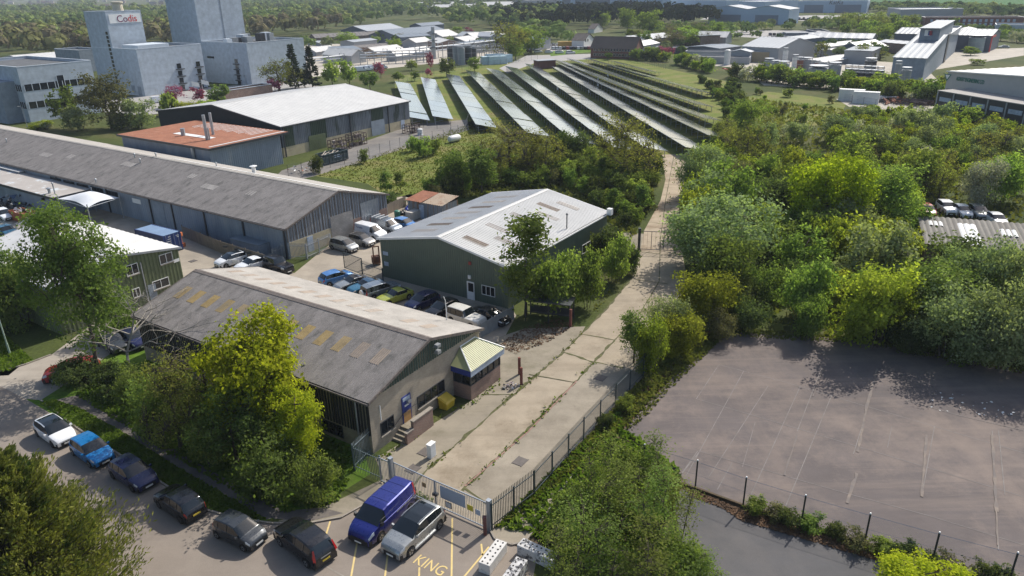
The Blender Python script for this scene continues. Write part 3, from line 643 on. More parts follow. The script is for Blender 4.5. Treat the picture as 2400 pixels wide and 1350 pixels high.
for k in range(17): b.box(W4 * .72 + .1 + (k % 3) * .4, W4 + 1.2, 3.2 + k * 1.15, 3.42 + k * 1.15, ZR + .052, ZR + .066)
b.box(W4*.33, W4*.42, 7, L4 - 9, ZR + .06, ZR + .08); b.box(.4, W4 + 1.5, .2, .6, ZR + .06, ZR + .075); b.obj('pale_roof_sheets', m_white, r4)
for px, ph, rr in ((486, 4.6, .3), (500, 4.2, .26), (492, 2.2, .14)):
    q = G(px, 328 if px != 500 else 316, ZR); l = q - np.array([O4[0], O4[1], 0]); vent(r4, (l @ dirv(A4), l @ dirv(A4 + 90), ZR), rr, ph, m_metal, 'flue', False)
q = G(430, 318, ZR); l = q - np.array([O4[0], O4[1], 0]); vent(r4, (l @ dirv(A4), l @ dirv(A4 + 90), ZR), .42, 1.4, m_metal, 'flue', False)
b = B(); b.tube((-.35, 4.4, 0), (-.35, 4.4, ZR - .1), .28, n=8); b.obj('downpipe', m_metal, r4)

# ---- black barn with white roof
ZB = 6.2; OR = G(657, 297, ZB); A5 = -34.6; LB = along(OR, A5 + 90, 960, 237, ZB)
apx = G(522, 242, 9.0); HW = -float((apx - np.array([OR[0], OR[1], 9.0])) @ dirv(A5)); W5 = 2 * HW
O5 = OR - W5 * dirv(A5)
h5 = hall('black_barn', 'large barn with white roof, black gable and streaked dark sheeting above cream blockwork', 'barn', O5, A5, W5, LB, ZB, 9.0, m_weath, m_whiteroof, .9, .05, 'box', .5, .05, .3, trim=m_dark, ridge=m_whiteroof, plinth=(2.0, m_render))
b = B(); b.corr((0, 0, 0), (1,0,0), (0,0,1), W5, lambda x: ZB + 2.8 * (1 - abs(2*x/W5 - 1)) - .05, (0,-1,0), .5, .05, run0=1.9); o = b.obj('gable_cladding', m_blacktar, h5.root); o.location = (0, -.06, 0)
m_moss = M('mossy_sheet', (.035, .055, .035), .8, .3, .8, stretch=(1, 1, .2))
def f5(px, py): return onplane(px, py, OR, A5 + 90)[0]
for pa, pb in ((668, 690), (730, 768), (875, 903)):
    a, c = f5(pa, 330), f5(pb, 330); b = B(); b.corr((W5 + .055, a, 0), (0,1,0), (0,0,1), c - a, ZB - .1, (1,0,0), .5, .04, run0=2.0); b.obj('mossy_cladding', m_moss, h5.root)
for pa, pb, mt, zz in ((728, 768, m_oliveclad, 3.1), (730, 753, m_panel_d, 2.6), (876, 907, m_panel_d, 3.4)):
    a, c = f5(pa, 370), f5(pb, 370); b = B(); wbox(b, 'R', W5, LB, a, c, 0, zz, .11 if mt is m_oliveclad else .14, .17); b.obj('roller_door', mt, h5.root)
for pa in (823, 913, 664): a = f5(pa, 330); b = B(); wbox(b, 'R', W5, LB, a, a + .25, 0, ZB - .2, .1, .25); b.obj('downpipe', m_dark, h5.root)
a = f5(940, 300); b = B(); wbox(b, 'R', W5, LB, a, a + 1.3, 0, 2.1, .06, .1); b.obj('door', m_palebl, h5.root)

# ---- white roofed office behind the left tree
ZC = 5.2; OC = G(416, 580, ZC); A6 = 56.2
apx = G(274, 600, 6.4); HW = -float((apx - np.array([OC[0], OC[1], 6.4])) @ dirv(A6)); W6 = 2 * HW; O6 = OC - W6 * dirv(A6); L6 = along(OC, A6 + 90, 207, 519, ZC)
h6 = hall('clad_office', 'two storey olive green clad office with white roof behind the big left tree', 'office', O6, A6, W6, L6, ZC, 6.4, m_oliveclad, m_greyroof, 1.0, .03, 'box', .42, .05, .25, roof2=m_whiteroof, trim=m_metal, ridge=m_whiteroof)  # sunlight on the right slope put into its colour, whiter than the left
def f6(px, py): return onplane(px, py, O6, A6)
for px, py, wd, hg in ((298, 647, 1.3, 1.1), (376, 620, 1.5, 1.05), (313, 698, .8, .95), (360, 680, 1.9, .95)):
    a = f6(px, py); window(h6.root, 'F', W6, L6, a[0], a[0] + wd, a[1], a[1] + hg, 2, 1, m_white, d=.055)
a = f6(343, 690); b = B(); wbox(b, 'F', W6, L6, a[0], a[0] + .12, 0, ZC - .3, .055, .15); b.obj('downpipe', m_metal, h6.root)
a = f6(345, 690); b = B(); wbox(b, 'F', W6, L6, a[0] + .2, a[0] + 1.1, 0, 2.1, .055, .1); b.obj('door', m_panel_d, h6.root)
a = f6(406, 612); b = B(); wbox(b, 'F', W6, L6, a[0], a[0] + .7, a[1] - .2, a[1] + .15, .055, .09); b.obj('wall_sign', m_white, h6.root)

# ---- flat roofed annex, tent canopy, little lean-to
ZA = 3.2; QA = G(126, 464, ZA)
r7 = thing('flat_roof_annex', 'flat roofed workshop with patched pale roof beside the white tent canopy', 'workshop', QA * (1, 1, 0), A3)
WA = along(QA, A3, 208, 443, ZA) ; LA = 30
b = B(); b.box(0, WA, 0, LA, 0, ZA - .02); b.obj('wall', m_bluegrey, r7)
b = B(); b.box(-.2, WA + .2, -.2, LA, ZA - .02, ZA + .06); b.obj('roof', M('patched_felt', (.36, .33, .30), .8, .12, .3, c2=(.50, .54, .56), thr=(.55, .62), c2scale=.3), r7)
b = B(); b.box(-.3, -.2, -.3, LA, ZA - .25, ZA + .12); b.box(-.2, WA + .2, -.3, -.2, ZA - .25, ZA + .12); b.obj('fascia', m_dark, r7)
q = np.array((1.2, 2.0, ZA)); vent(r7, q, .1, 1.7, m_metal, 'flue'); vent(r7, (1.0, 3.2, ZA), .22, .8, m_metal, 'flue')
QB = G(45, 402, 3.6)
r8 = thing('lean_to_shed', 'pale roofed lean-to shed against the long shed wall, cut by left edge', 'shed', QB * (1, 1, 0), A3)
b = B(); b.corr((0, 0, 0), (1,0,0), (0,0,1), 7, 3.5, (0,-1,0), .4, .05); b.box(.02, 7, .02, 14, 0, 3.4); b.obj('wall', m_bluegrey, r8); b = B(); b.box(-.2, 7.2, -.2, 14, 3.5, 3.6); b.obj('roof', m_greyroof, r8)
m_tent = M('tent_fabric', (.66, .67, .68), .55, .06, .5)
c0 = G(212, 445, 4.6); r9 = thing('tent_canopy', 'white tensioned fabric canopy on steel posts beside the long shed', 'canopy', (c0[0], c0[1], 0), A3)
loc = lambda p: ((p - np.array([c0[0], c0[1], 0])) @ dirv(A3), (p - np.array([c0[0], c0[1], 0])) @ dirv(A3 + 90))
cs = [(*loc(G(205, 487, 3.0)), 3.0), (*loc(G(280, 464, 3.1)), 3.1), (*loc(G(215, 447, 3.3)), 3.3), (*loc(G(136, 466, 3.1)), 3.1)]
ap = np.mean([c[:2] for c in cs], 0); n = 10; vs = []; b = B()
def tent(u, v):
    p = (1-u)*(1-v)*np.array(cs[0]) + u*(1-v)*np.array(cs[1]) + u*v*np.array(cs[2]) + (1-u)*v*np.array(cs[3])
    q = np.array([ap[0], ap[1], p[2]]); e = min(u, 1-u, v, 1-v); s = math.sin(PI*u)*math.sin(PI*v); sag = max(math.sin(PI*u)*(1-4*min(v,1-v)) if min(v,1-v) < .25 else 0, math.sin(PI*v)*(1-4*min(u,1-u)) if min(u,1-u) < .25 else 0)
    p = p + (q - p) * .16 * max(0, sag); p[2] += .85 * s ** 1.1 + .2 * max(0, sag); return p
for i in range(n + 1):
    for j in range(n + 1): vs.append(tent(i/n, j/n))
b.add(vs, [(i*(n+1)+j, (i+1)*(n+1)+j, (i+1)*(n+1)+j+1, i*(n+1)+j+1) for i in range(n) for j in range(n)]); b.obj('fabric', m_tent, r9, True)
for c in cs: b = B(); b.tube((c[0], c[1], 0), (c[0], c[1], c[2] + .5), .09, n=8); b.obj('post', m_metal, r9)
b = B()
for i in range(4): b.tube(cs[i], cs[(i+1) % 4], .04)
b.obj('edge_beam', m_metal, r9)

# ---- patched tin shed with rusty roof
OT = G(1000, 566, 0); OT = G(958, 506, 0); AT = A3
r10 = thing('tin_shed', 'patchwork corrugated iron shed with sagging rusty roof beyond the parked vans', 'shed', OT, -34); q = G(1066, 510, 0)
WT = 6.6; LT = 3.6; b = B(); b.corr((0,0,0), (1,0,0), (0,0,1), WT, 2.5, (0,-1,0), .35, .06); b.corr((0,0,0), (0,1,0), (0,0,1), LT, 2.6, (-1,0,0), .35, .06); b.corr((WT,0,0), (0,1,0), (0,0,1), LT, 2.6, (1,0,0), .35, .06); b.corr((0,LT,0), (1,0,0), (0,0,1), WT, 2.9, (0,1,0), .35, .06)
b.obj('wall', M('patchwork_iron', (.24, .26, .28), .7, .4, .5, c2=(.20, .12, .07), thr=(.5, .58), c2scale=.5, stretch=(1.5, 1.5, .1)), r10)
b = B(); b.corr((-.3,-.35,2.55), (1,0,0), (0,.99,.1), WT*.48, LT + .7, (0,-.1,1), .35, .06); b.obj('roof', m_rust, r10)
b = B(); b.corr((WT*.48-.2,-.2,2.5), (1,0,0), (0,.985,.13), WT*.56, LT + .5, (0,-.1,1), .35, .06); b.obj('roof', M('faded_rust_roof', (.38, .30, .22), .8, .25, .8, c2=(.22, .12, .07), c2scale=.8), r10)
b = B(); b.box(2.2, 3.1, -.1, -.03, 0, 2.1); b.obj('door', m_palebl, r10)

# ---- grid helpers for the far buildings
def fit(O, d, tx):
    lo, hi = 0.0, 400.0; s = 1 if PJ(O + d)[0] > PJ(O)[0] else -1
    for _ in range(50):
        m = (lo + hi) / 2
        if s * (PJ(O + m * d)[0] - tx) < 0: lo = m
        else: hi = m
    return lo
def hall_px(name, label, cat, near, ang, xr, xl, etop, rise, wall, roof, ridge='y', group=None, trim=None, rper=2.0, W=None, L=None, plinth=None, roof2=None):
    O = G(*near); x, y = dirv(ang), dirv(ang + 90); W = W or fit(O, x, xr); L = L or fit(O, y, xl); ze = HT(O, etop)
    if ridge == 'y': return hall(name, label, cat, O, ang, W, L, ze, ze + rise, wall, roof, rper, .06, 'box', 0, oh=.3, trim=trim or roof, gut=False, group=group, plinth=plinth, roof2=roof2)
    h = hall(name, label, cat, O + L * y, ang - 90, L, W, ze, ze + rise, wall, roof, rper, .06, 'box', 0, oh=.3, trim=trim or roof, gut=False, group=group, plinth=plinth, roof2=roof2); return h
def block_px(name, label, cat, near, ang, xr, xl, top, wall, roofm=None, coping=None, W=None, L=None, z=None, par=.7):
    O = G(*near); x, y = dirv(ang), dirv(ang + 90); W = W or fit(O, x, xr); L = L or fit(O, y, xl); ze = z or HT(O, top)
    r = thing(name, label, cat, O, ang); add_block(r, 0, W, 0, L, ze, wall, roofm, coping, par)
    h = Hall(); h.root, h.W, h.L, h.ze, h.O = r, W, L, ze, O; return h
def add_block(r, x0, x1, y0, y1, ze, wall, roofm=None, coping=None, par=.7, z0=0, nm='wall'):
    b = B(); t = .3
    for q in ((x0, x1, y0, y0 + t), (x0, x1, y1 - t, y1), (x0, x0 + t, y0 + t, y1 - t), (x1 - t, x1, y0 + t, y1 - t)): b.box(*q, z0, ze)
    b.obj(nm, wall, r)
    b = B(); b.box(x0 + t, x1 - t, y0 + t, y1 - t, ze - par - .2, ze - par); b.obj('flat_roof', roofm or m_flatroof, r)
    b = B(); e = .05
    for q in ((x0-e, x1+e, y0-e, y0+t+e), (x0-e, x1+e, y1-t-e, y1+e), (x0-e, x0+t+e, y0+t+e, y1-t-e), (x1-t-e, x1+e, y0+t+e, y1-t-e)): b.box(*q, ze, ze + .12)
    b.obj('coping', coping or m_panel_w, r)
def winband(root, side, W, L, s0, s1, z0, z1, n, name='window'):
    b = B(); wbox(b, side, W, L, s0, s1, z0, z1, .02, .05); o = b.obj(name, m_glass, root)
    f = B()
    for i in range(n + 1): s = s0 + (s1 - s0) * i / n; wbox(f, side, W, L, s - .07, s + .07, z0, z1, .05, .08)
    f.obj('mullion', m_panel_w, o); return o
# ---------------------------------------------------------------- the grey works on the left
def fitz(O, d, tx, z):
    O = np.array([O[0], O[1], z]); return fit(O, d, tx)
V, U = dirv(GA), dirv(GA + 90)
hc = block_px('process_block', 'blue grey clad works block with square tower carrying a red lettered sign board', 'works', (341, 226), GA, 488, 238, 116, m_panel)
O, zc = hc.O, hc.ze
t0 = fitz(O, U, 264.4, zc); wT = fitz(O + t0 * U, V, 345, zc)
P0 = O + t0 * U; zT = HT(P0, 27.6)
tw = B(); add_block(hc.root, -.04, wT, t0, hc.L + .04, zT, m_panel, z0=0, nm='tower')
b = B(); wbox(b, 'F', 1, 1, .8, wT - .5, zT - 3.6, zT - .9, 0, .12); sgn = b.obj('sign_board', m_white, hc.root); sgn.location = (0, t0, 0)
m_let1 = M('plum_letters', (.17, .03, .08), .5); m_let2 = M('red_letters', (.55, .05, .05), .5)
sz = 3.0
o = letters('lettering', 'Co', sz, m_let1, sgn, .03, (wT*.27, -.16, zT - 3.3), (PI/2, 0, 0)); o2_ = letters('lettering', 'dis', sz, m_let2, sgn, .03, (wT*.27 + o.dimensions[0] + .15, -.16, zT - 3.3), (PI/2, 0, 0))
b = B()
for k in range(14):
    z = zT - 7 - k * (zT - 8) / 14; b.box(-.10, -.06, t0 + 1.0, t0 + 2.3, z, z + (zT-8)/14 - .35)
b.obj('stair_window', m_glass, hc.root)
ct = B(); ct.lathe([(1.7, zT), (1.5, zT + 2.3), (1.9, zT + 2.4), (1.9, zT + 2.8), (1.2, zT + 2.9)], 16, (wT * .62, t0 + (hc.L - t0) * .4)); ct.obj('roof_flue', M('cream_flue', (.55, .50, .38), .6), hc.root)
for px in (425, 472):
    s = onplane(px, 170, O, GA)[0] - (1.5 if px > 450 else 1.2)
    for k in range(4):
        z = zc * (.62 - .16 * k); b = B(); wbox(b, 'F', hc.W, hc.L, s, s + 1.5, z - 1.6, z, .02, .08); o = b.obj('window', m_glass, hc.root)
        b = B(); wbox(b, 'F', hc.W, hc.L, s - .6, s + 2.4, z - 2.0, z - 1.7, .02, .6); b.obj('sunshade', m_dark, o)
b = B(); wbox(b, 'L', hc.W, hc.L, 5, 7, 1.0, 3.2, .02, .06); wbox(b, 'L', hc.W, hc.L, 1.5, 3.5, 0, 3, .02, .06); b.obj('louvre', m_panel_d, hc.root)
b = B(); b.box(2, hc.W * .55, 2, t0 - 2, zc - .7, zc + 1.0); b.obj('plant_room', m_panel_w, hc.root)
hb = block_px('plant_block', 'blue grey works block with rooftop plant and the tallest windowless tower, cut by top edge', 'works', (591.6, 201), GA, 722, 488, 101.5, m_panel)
O, zb2 = hb.O, hb.ze
w2 = fitz(O + hb.L * U, V, 577, zb2); l2 = fitz(O + hb.L * U, U, 404, zb2)
add_block(hb.root, 0, w2, hb.L + .02, hb.L + l2, 46, m_panel, nm='tower')
b = B(); b.box(w2*.52, w2*.54, hb.L - .06, hb.L + .02, zb2, 46); b.obj('tower_downpipe', m_panel_d, hb.root)
s = 6.0
for k in range(5):
    z = zb2 * (.62 - .13 * k); b = B(); wbox(b, 'L', hb.W, hb.L, s, s + 1.7, z - 1.5, z, .02, .08); o = b.obj('window', m_glass, hb.root)
    b = B(); wbox(b, 'L', hb.W, hb.L, s - .6, s + 2.3, z - 1.9, z - 1.6, .02, .6); b.obj('sunshade', m_dark, o)
b = B(); wbox(b, 'L', hb.W, hb.L, hb.L - 6, hb.L - 2, zb2*.6, zb2*.65, .02, .08); b.obj('slot_window', m_glass, hb.root)
for i in range(9):
    x = 1.5 + i * (hb.W - 4) / 9; y = rnd.uniform(2, hb.L - 5); hh = rnd.uniform(.8, 2.2)
    b = B(); b.box(x, x + rnd.uniform(1.5, 3), y, y + rnd.uniform(1.5, 4), zb2 - .7, zb2 + hh); b.obj('plant_unit', [m_panel_w, m_grey, m_dark, m_metal][i % 4], hb.root)
ho = block_px('office_block', 'blue grey panelled office block with dark ribbon windows at the left edge', 'office', (73, 288), GA, 240, -70, 158, m_panel)
O, zo = ho.O, ho.ze
ho_W = fitz(O, V, 227, zo)
def fo(px, py): return onplane(px, py, O, GA)
for (pa, ya, pb, yb, n) in ((54, 199, 210, 171, 9), (64, 240, 205, 214, 8)):
    a, c = fo(pa, ya), fo(pb, yb); z1 = a[1]; winband(ho.root, 'F', ho.W, ho.L, .6, c[0], z1 - 1.7, z1, n)
a = fo(134, 190); c = fo(152, 250); winband(ho.root, 'F', ho.W, ho.L, a[0], a[0] + 1.9, max(.5, c[1] - 1.5), a[1] + 1.4, 1, 'stair_window')
for z1 in (fo(54, 199)[1], fo(64, 240)[1]): winband(ho.root, 'L', ho.W, ho.L, .1, 3.2, z1 - 1.7, z1, 3)
b = B(); b.box(-4, 0, 3.3, ho.L, 0, zo - 3.6); b.obj('side_wing', m_panel_d, ho.root)
block_px('link_block', 'slate grey link block behind the lettered tower', 'works', (196, 170), GA, 250, 176, 118, m_panel_d, L=20)
hall_px('white_roof_shed', 'low white roofed shed beyond the panelled office, trees behind', 'shed', (62, 160), GA, 205, 4, 141, 1.6, m_panel_d, m_whiteroof, 'x')
block_px('garage_row', 'low flat roofed garage row beside the black barn', 'garages', (528, 237), GA, 640, 505, 214, m_brickr, m_flatroof)
# ---------------------------------------------------------------- works in the middle distance
m_slate = M('slate_grey_wall', (.10, .12, .15), .6, .1, .1); m_slater = M('slate_grey_roof', (.15, .18, .21), .5, .1, .08); m_palegr = M('far_pale_roof', (.34, .36, .375), .5, .08, .1)
m_tan = M('tan_wall', (.33, .26, .16), .8); m_lgrey = M('light_grey_wall', (.30, .31, .32), .6, .08, .1)
FH = [('hangar', 'slate walled hangar with pale roof, left of the dark raised hangar', (862, 89), 56, 946, 800, 73, 3, m_slate, m_palegr, 'x'),
      ('hangar', 'wide slate roofed hangar below the dark raised hangar', (930, 102), 56, 1050, 866, 84, 3, m_slate, m_slater, 'x'),
      ('hangar', 'dark raised hangar highest on the wooded skyline in the middle', (990, 88), 56, 1042, 962, 61, 1.5, m_slate, m_slater, 'x'),
      ('long_workshop', 'long brown roofed workshop striped with pale rooflights before the woods', (740, 97), 30, 892, 727, 89, 2, m_brickr, m_fibre, 'x'),
      ('white_hall', 'white roofed hall with grey gable just right of the slate hangars', (1038, 101), 56, 1078, 985, 86, 3, m_lgrey, m_whiteroof, 'x'),
      ('white_hall', 'low white roofed hall with slate walls beside tall grey gabled hall', (1092, 110), 56, 1124, 1042, 97, 2, m_slate, m_whiteroof, 'x'),
      ('white_hall', 'small white roofed hall among trees before the slate hangars', (976, 113), 56, 1012, 944, 100, 2, m_lgrey, m_whiteroof, 'x'),
      ('white_hall', 'small white roofed hall, right neighbour of the similar one among trees', (935, 108), 56, 960, 905, 99, 2, m_lgrey, m_whiteroof, 'x'),
      ('process_hall', 'broad white roofed hall left of the black tanks in pipe works', (742, 132), 56, 790, 712, 122, 2, m_lgrey, m_whiteroof, 'x'),
      ('process_hall', 'white roofed hall with tan front amid the pipe racks', (885, 137), 56, 950, 846, 124, 2.2, m_tan, m_whiteroof, 'x'),
      ('process_hall', 'white roofed hall partly behind steel racks, right of tan fronted hall', (930, 144), 56, 1012, 906, 131, 2.2, m_lgrey, m_whiteroof, 'x'),
      ('process_hall', 'brown flat topped hall behind the tan fronted white hall', (830, 124), 40, 912, 815, 113, 1.0, m_brickr, m_fibre, 'x'),
      ('small_shed', 'little pale blue roofed shed behind tall blue grey works block', (752, 108), 40, 778, 722, 102, 1.0, m_lgrey, m_palegr, 'x'),
      ('small_shed', 'little white roofed shed at right end of the works beside big tree', (1130, 95), 56, 1150, 1100, 85, 1.5, m_slate, m_palegr, 'x')]
for nm, lb, near, ang, xr, xl, et, rise, wl, rf, rg in FH: hall_px(nm, lb, 'hall', near, ang, xr, xl, et, rise, wl, rf, rg, rper=3)
FH2 = [(1262,118,26,12),(1222,104,22,10),(1188,98,24,12),(1545,118,24,10),(1575,106,30,12),(1640,108,26,12),(1700,104,22,10),(1780,140,14,8),(1925,112,26,12),(1975,104,24,10),(2040,112,30,14),(2078,128,22,12),(2130,128,18,9),(2060,140,20,10),(660,160,26,10),(700,140,22,12),(790,146,26,12),(825,150,18,9),(1028,118,22,12),(1010,104,20,10),(885,112,18,10),(1150,104,24,12),(1165,118,22,10),(2260,98,30,12),(2300,86,28,14)]
for i, (px, py, L_, W_) in enumerate(sorted(FH2)):
    hall('small_unit', f'small low {["white", "grey", "slate"][i % 3]} roofed unit in the spread out works, {ordn(i // 3)} {["white", "grey", "slate"][i % 3]} one from left', 'unit', G(px, py), [146, 130, 20, 56][i % 4], W_, L_, 3.5 + (i % 3) * .7, 5 + (i % 2), [m_lgrey, m_slate, m_brickr, m_lgrey][i % 4], [m_whiteroof, m_palegr, m_slater][i % 3], 4, .06, 'box', 0, oh=.3, gut=False, group='small units of the works')
def rack(name, label, p, q, hgt, npipe, wd=3.0, bays=8):
    p, q = G(*p), G(*q); d = q - p; ln = np.linalg.norm(d); r = thing(name, label, 'pipe rack', p, math.degrees(math.atan2(d[1], d[0])))
    b = B()
    for i in range(bays + 1):
        x = ln * i / bays
        for y in (0, wd): b.box(x - .12, x + .12, y - .12, y + .12, 0, hgt)
        for z in (hgt * .5, hgt * .75, hgt): b.box(x - .1, x + .1, 0, wd, z - .12, z)
    b.obj('frame', m_metal, r)
    for k in range(npipe):
        b = B(); y = .3 + (wd - .6) * (k % 3) / 2; z = hgt * (.5 + .25 * (k // 3)) + .2; b.tube((0, y, z), (ln, y, z), .2, n=6); b.obj('pipe', m_white if k % 3 else m_metal, r)
rack('pipe_rack', 'long pipe rack crossing before the white process halls', (735, 158), (1000, 128), 4.5, 6)
rack('pipe_rack', 'pipe rack with white pipes in front of tan fronted hall', (845, 152), (1010, 146), 5, 7, 3, 10)
rack('pipe_rack', 'pipe rack running to the dark steel tanks', (985, 142), (1180, 118), 6.5, 6)
rack('pipe_rack', 'pipe rack right of the dark steel tanks beside big tree', (1095, 135), (1185, 130), 5.5, 5)
m_tank = M('tank_steel', (.26, .28, .30), .5, .2, .5, metal=.3, stretch=(1,1,.2)); m_tankd = M('tank_dark', (.03, .033, .038), .5, .25, .5); m_tankr = M('tank_rust', (.19, .075, .05), .8, .2, .5); m_tankw = M('tank_white', (.62, .62, .60), .5, .08, .5); m_tankg = M('tank_grey_green', (.23, .28, .28), .6, .15, .4)
def tank(px, py, wpx, top, mat, label, group, dome=.25, cat='tank', name='storage_tank', rail=True):
    p = G(px, py); rr = wpx / 2 * PJ(p)[2] / FOC; hh = HT(p, top); r = thing(name, label, cat, p, 0, group)
    b = B(); b.lathe([(rr, 0), (rr, hh), (rr * .6, hh + rr * dome * .7), (.05, hh + rr * dome)], 20); b.obj('shell', mat, r, False)
    b = B()
    for z in ([hh * .33, hh * .66] if rail else []): b.lathe([(rr + .05, z), (rr + .05, z + .12)], 20)
    b.lathe([(rr + .07, hh - .12), (rr + .07, hh + .06)], 20); b.obj('ring', m_metal, r)
    if rail:
        b = B()
        for k in range(16):
            t = 2 * PI * k / 16; b.tube((rr*.96*math.cos(t), rr*.96*math.sin(t), hh), (rr*.96*math.cos(t), rr*.96*math.sin(t), hh + 1.0), .05, n=4)
        b.lathe([(rr*.96, hh + .95), (rr*.96 + .06, hh + .98)], 16); b.obj('guard_rail', m_metal, r)
    return r
for i, (px, py, w_, tp, mt) in enumerate(((1058, 146, 18, 112, m_tankd), (1070, 150, 16, 112, m_tank), (1082, 152, 18, 113, m_tank), (1098, 150, 18, 111, m_tankd), (1110, 145, 14, 113, m_tankd))):
    tank(px, py, w_, tp, mt, f'{"dark" if mt is m_tankd else "grey"} steel tank at the pipe works, {ordn(i)} from the tree side', 'steel tanks at the pipe works')
tank(690 + 92, 131, 16, 117, m_tankd, 'black round tank standing before white process hall', None)
tank(762, 132, 11, 124, m_tankd, 'small black round tank left of the larger black tank', None)
for i, (px, py) in enumerate(((1150, 150), (1165, 150), (1178, 146), (1160, 144))):
    p = G(px, py); b = B(); b.box(-4, 4, -1.5, 1.5, 0, 3.2); b.box(-4.05, -3.9, -1.55, 1.55, 0, 3.25); b.box(3.9, 4.05, -1.55, 1.55, 0, 3.25)
    o = b.obj('trailer_box', M('pale_cyan', (.42, .55, .60), .5)); o.location = p; o.rotation_euler[2] = math.radians(20); tag(o, f'pale blue trailer box parked by the pipe works, {ordn(i)} from the brick hut', 'trailer', 'pale blue trailers')
tb = thing('column_tower', 'slim steel process column with platforms rising over the pipe works', 'process column', G(1018, 138))
b = B(); b.tube((0,0,0), (0,0,14), .9, .8, 12); b.obj('column', m_metal, tb)
for z in (5, 8, 11): b = B(); b.box(-1.8, 1.8, -1.8, 1.8, z, z + .15); b.obj('platform', m_dark, tb)

# ---------------------------------------------------------------- right half
m_roofbr = M('brown_tiles', (.055, .045, .040), .85, .2, .3); m_brickf = M('far_red_brick', (.17, .072, .052), .9, .15, .6)
h = hall_px('brick_office', 'dark red brick office with steep brown tiled roof at head of solar field', 'office', (1487, 139), 62, 1518, 1384, 115, 4.6, m_brickf, m_roofbr, 'y', W=11, rper=60)
for k in range(14):
    for z in (1.0, 3.1): window(h.root, 'L', h.W, h.L, 1 + k * (h.L - 2) / 14, 1 + k * (h.L - 2) / 14 + .9, z, z + 1.1, 1, 1, m_white, sill=False)
h = hall_px('white_house', 'white rendered house with dark roof and gable end beyond the brick office', 'house', (1368, 112), 62, 1392, 1340, 95, 3.0, m_tankw, m_roofbr, 'y')
for s in (2, 5): window(h.root, 'F', h.W, h.L, s, s + 1.2, 2.8, 4, 1, 1, m_dark, sill=False)
hall_px('white_house', 'white gabled house seen over trees, farther than the other white house', 'house', (1392, 78), 62, 1412, 1378, 68, 3, m_tankw, m_roofbr, 'y')
p = G(1324, 110); b = B(); b.box(-3.6, 3.6, -1.4, 1.4, 0, 2.8); b.box(-3.7, -3.55, -1.45, 1.45, 0, 2.85); b.box(3.55, 3.7, -1.45, 1.45, 0, 2.85); o = b.obj('site_cabin', M('cabin_yellow', (.45, .27, .05), .6)); o.location = p; tag(o, 'orange yellow site cabin left of the white house', 'cabin')
hall_px('grey_unit', 'flat slate blue roofed unit left of the big grey hall', 'unit', (1685, 132), 40, 1735, 1612, 114, .6, m_slate, m_slater, 'x')
hall_px('grey_hall', 'big light grey gabled hall behind the tank farm', 'hall', (1822, 148), 40, 1908, 1736, 113, 3.0, m_lgrey, m_palegr, 'y')
hall_px('white_unit', 'narrow white roofed unit right of the big grey hall', 'unit', (1945, 128), 40, 2016, 1938, 109, .6, m_lgrey, m_whiteroof, 'x', L=10)
hall_px('white_unit', 'ragged white roofed unit behind bare trees, nearer than the narrow one', 'unit', (1966, 136), 40, 2080, 1956, 121, .6, m_lgrey, m_whiteroof, 'x', L=10)
hall_px('white_unit', 'low white roofed unit directly behind rusty tanks', 'unit', (1930, 158), 40, 2016, 1922, 146, .6, m_lgrey, m_whiteroof, 'x', L=10)
h = hall_px('silo_building', 'tall grey blue processing building with stepped roof above the black tanks', 'works', (2160, 193), 56, 2238, 2085, 137, 3.5, m_panel_d, m_slater, 'y')
box_part(h.root, 'roof_block', m_panel_d, h.W*.35, h.W*.8, 1, h.L - 2, h.ze - .5, h.zr + 3.2); box_part(h.root, 'roof_block_cover', m_slater, h.W*.33, h.W*.82, .8, h.L - 1.8, h.zr + 3.2, h.zr + 3.4)
b = B(); b.box(h.W*.35 - .15, h.W*.35 - .02, 4, h.L*.62, h.zr + .6, h.zr + 2.6); b.obj('sign_board', m_white, h.root)
b = B(); b.box(h.W*.35 - .2, h.W*.35 - .15, h.L*.35, h.L*.5, h.zr + .8, h.zr + 2.4); b.obj('sign_panel', m_blue, h.root)
b = B(); b.box(h.W*.35 - .2, h.W*.35 - .15, 4.2, h.L*.35, h.zr + .8, h.zr + 2.4); b.obj('sign_panel', m_let2, h.root)
b = B(); b.box(h.W*.55, h.W*.6, -.3, -.02, 0, h.zr); b.obj('wall_duct', m_dark, h.root)
h = block_px('pale_tower', 'pale grey tower block with slit windows against black warehouse', 'works', (2212, 142), 56, 2244, 2172, 82, m_lgrey, m_palegr, m_white)
for k in range(4):
    b = B(); wbox(b, 'L', h.W, h.L, 1 + k * 2.2, 1.9 + k * 2.2, h.ze*.45, h.ze*.8, .02, .06); b.obj('slit_window', m_tan, h.root)
h = hall_px('black_warehouse', 'black clad warehouse with grey roof and red framed corner', 'warehouse', (2316, 122), 50, 2336, 2092, 84, 2, m_slate, m_slater, 'y', W=24)
b = B(); wbox(b, 'F', h.W, h.L, 0, .8, 0, h.ze, .02, .5); wbox(b, 'F', h.W, h.L, .8, 9, h.ze - .8, h.ze, .02, .5); b.obj('red_frame', m_let2, h.root)
tank(2284, 122, 34, 88, m_tankg, 'fat pale grey green tank before the black warehouse', None, .1)
h = block_px('hotel', 'long dark brick hotel with white edged flat roof and window rows far right', 'hotel', (2165, 66), -18, 2396, 2150, 41, m_brickf, m_whiteroof, m_white, L=14)
for k in range(16):
    for z in (.35, .68): b = B(); s = 3 + k * (h.W - 6) / 16; wbox(b, 'F', h.W, h.L, s, s + 1.5, h.ze*z - .7, h.ze*z + .9, .02, .06); b.obj('window', m_palebl, h.root)
block_px('blue_shed', 'pale blue flat roofed shed beyond the dark brick hotel', 'shed', (2108, 41), -12, 2255, 2098, 22, m_lgrey, m_palegr, m_white, L=40)
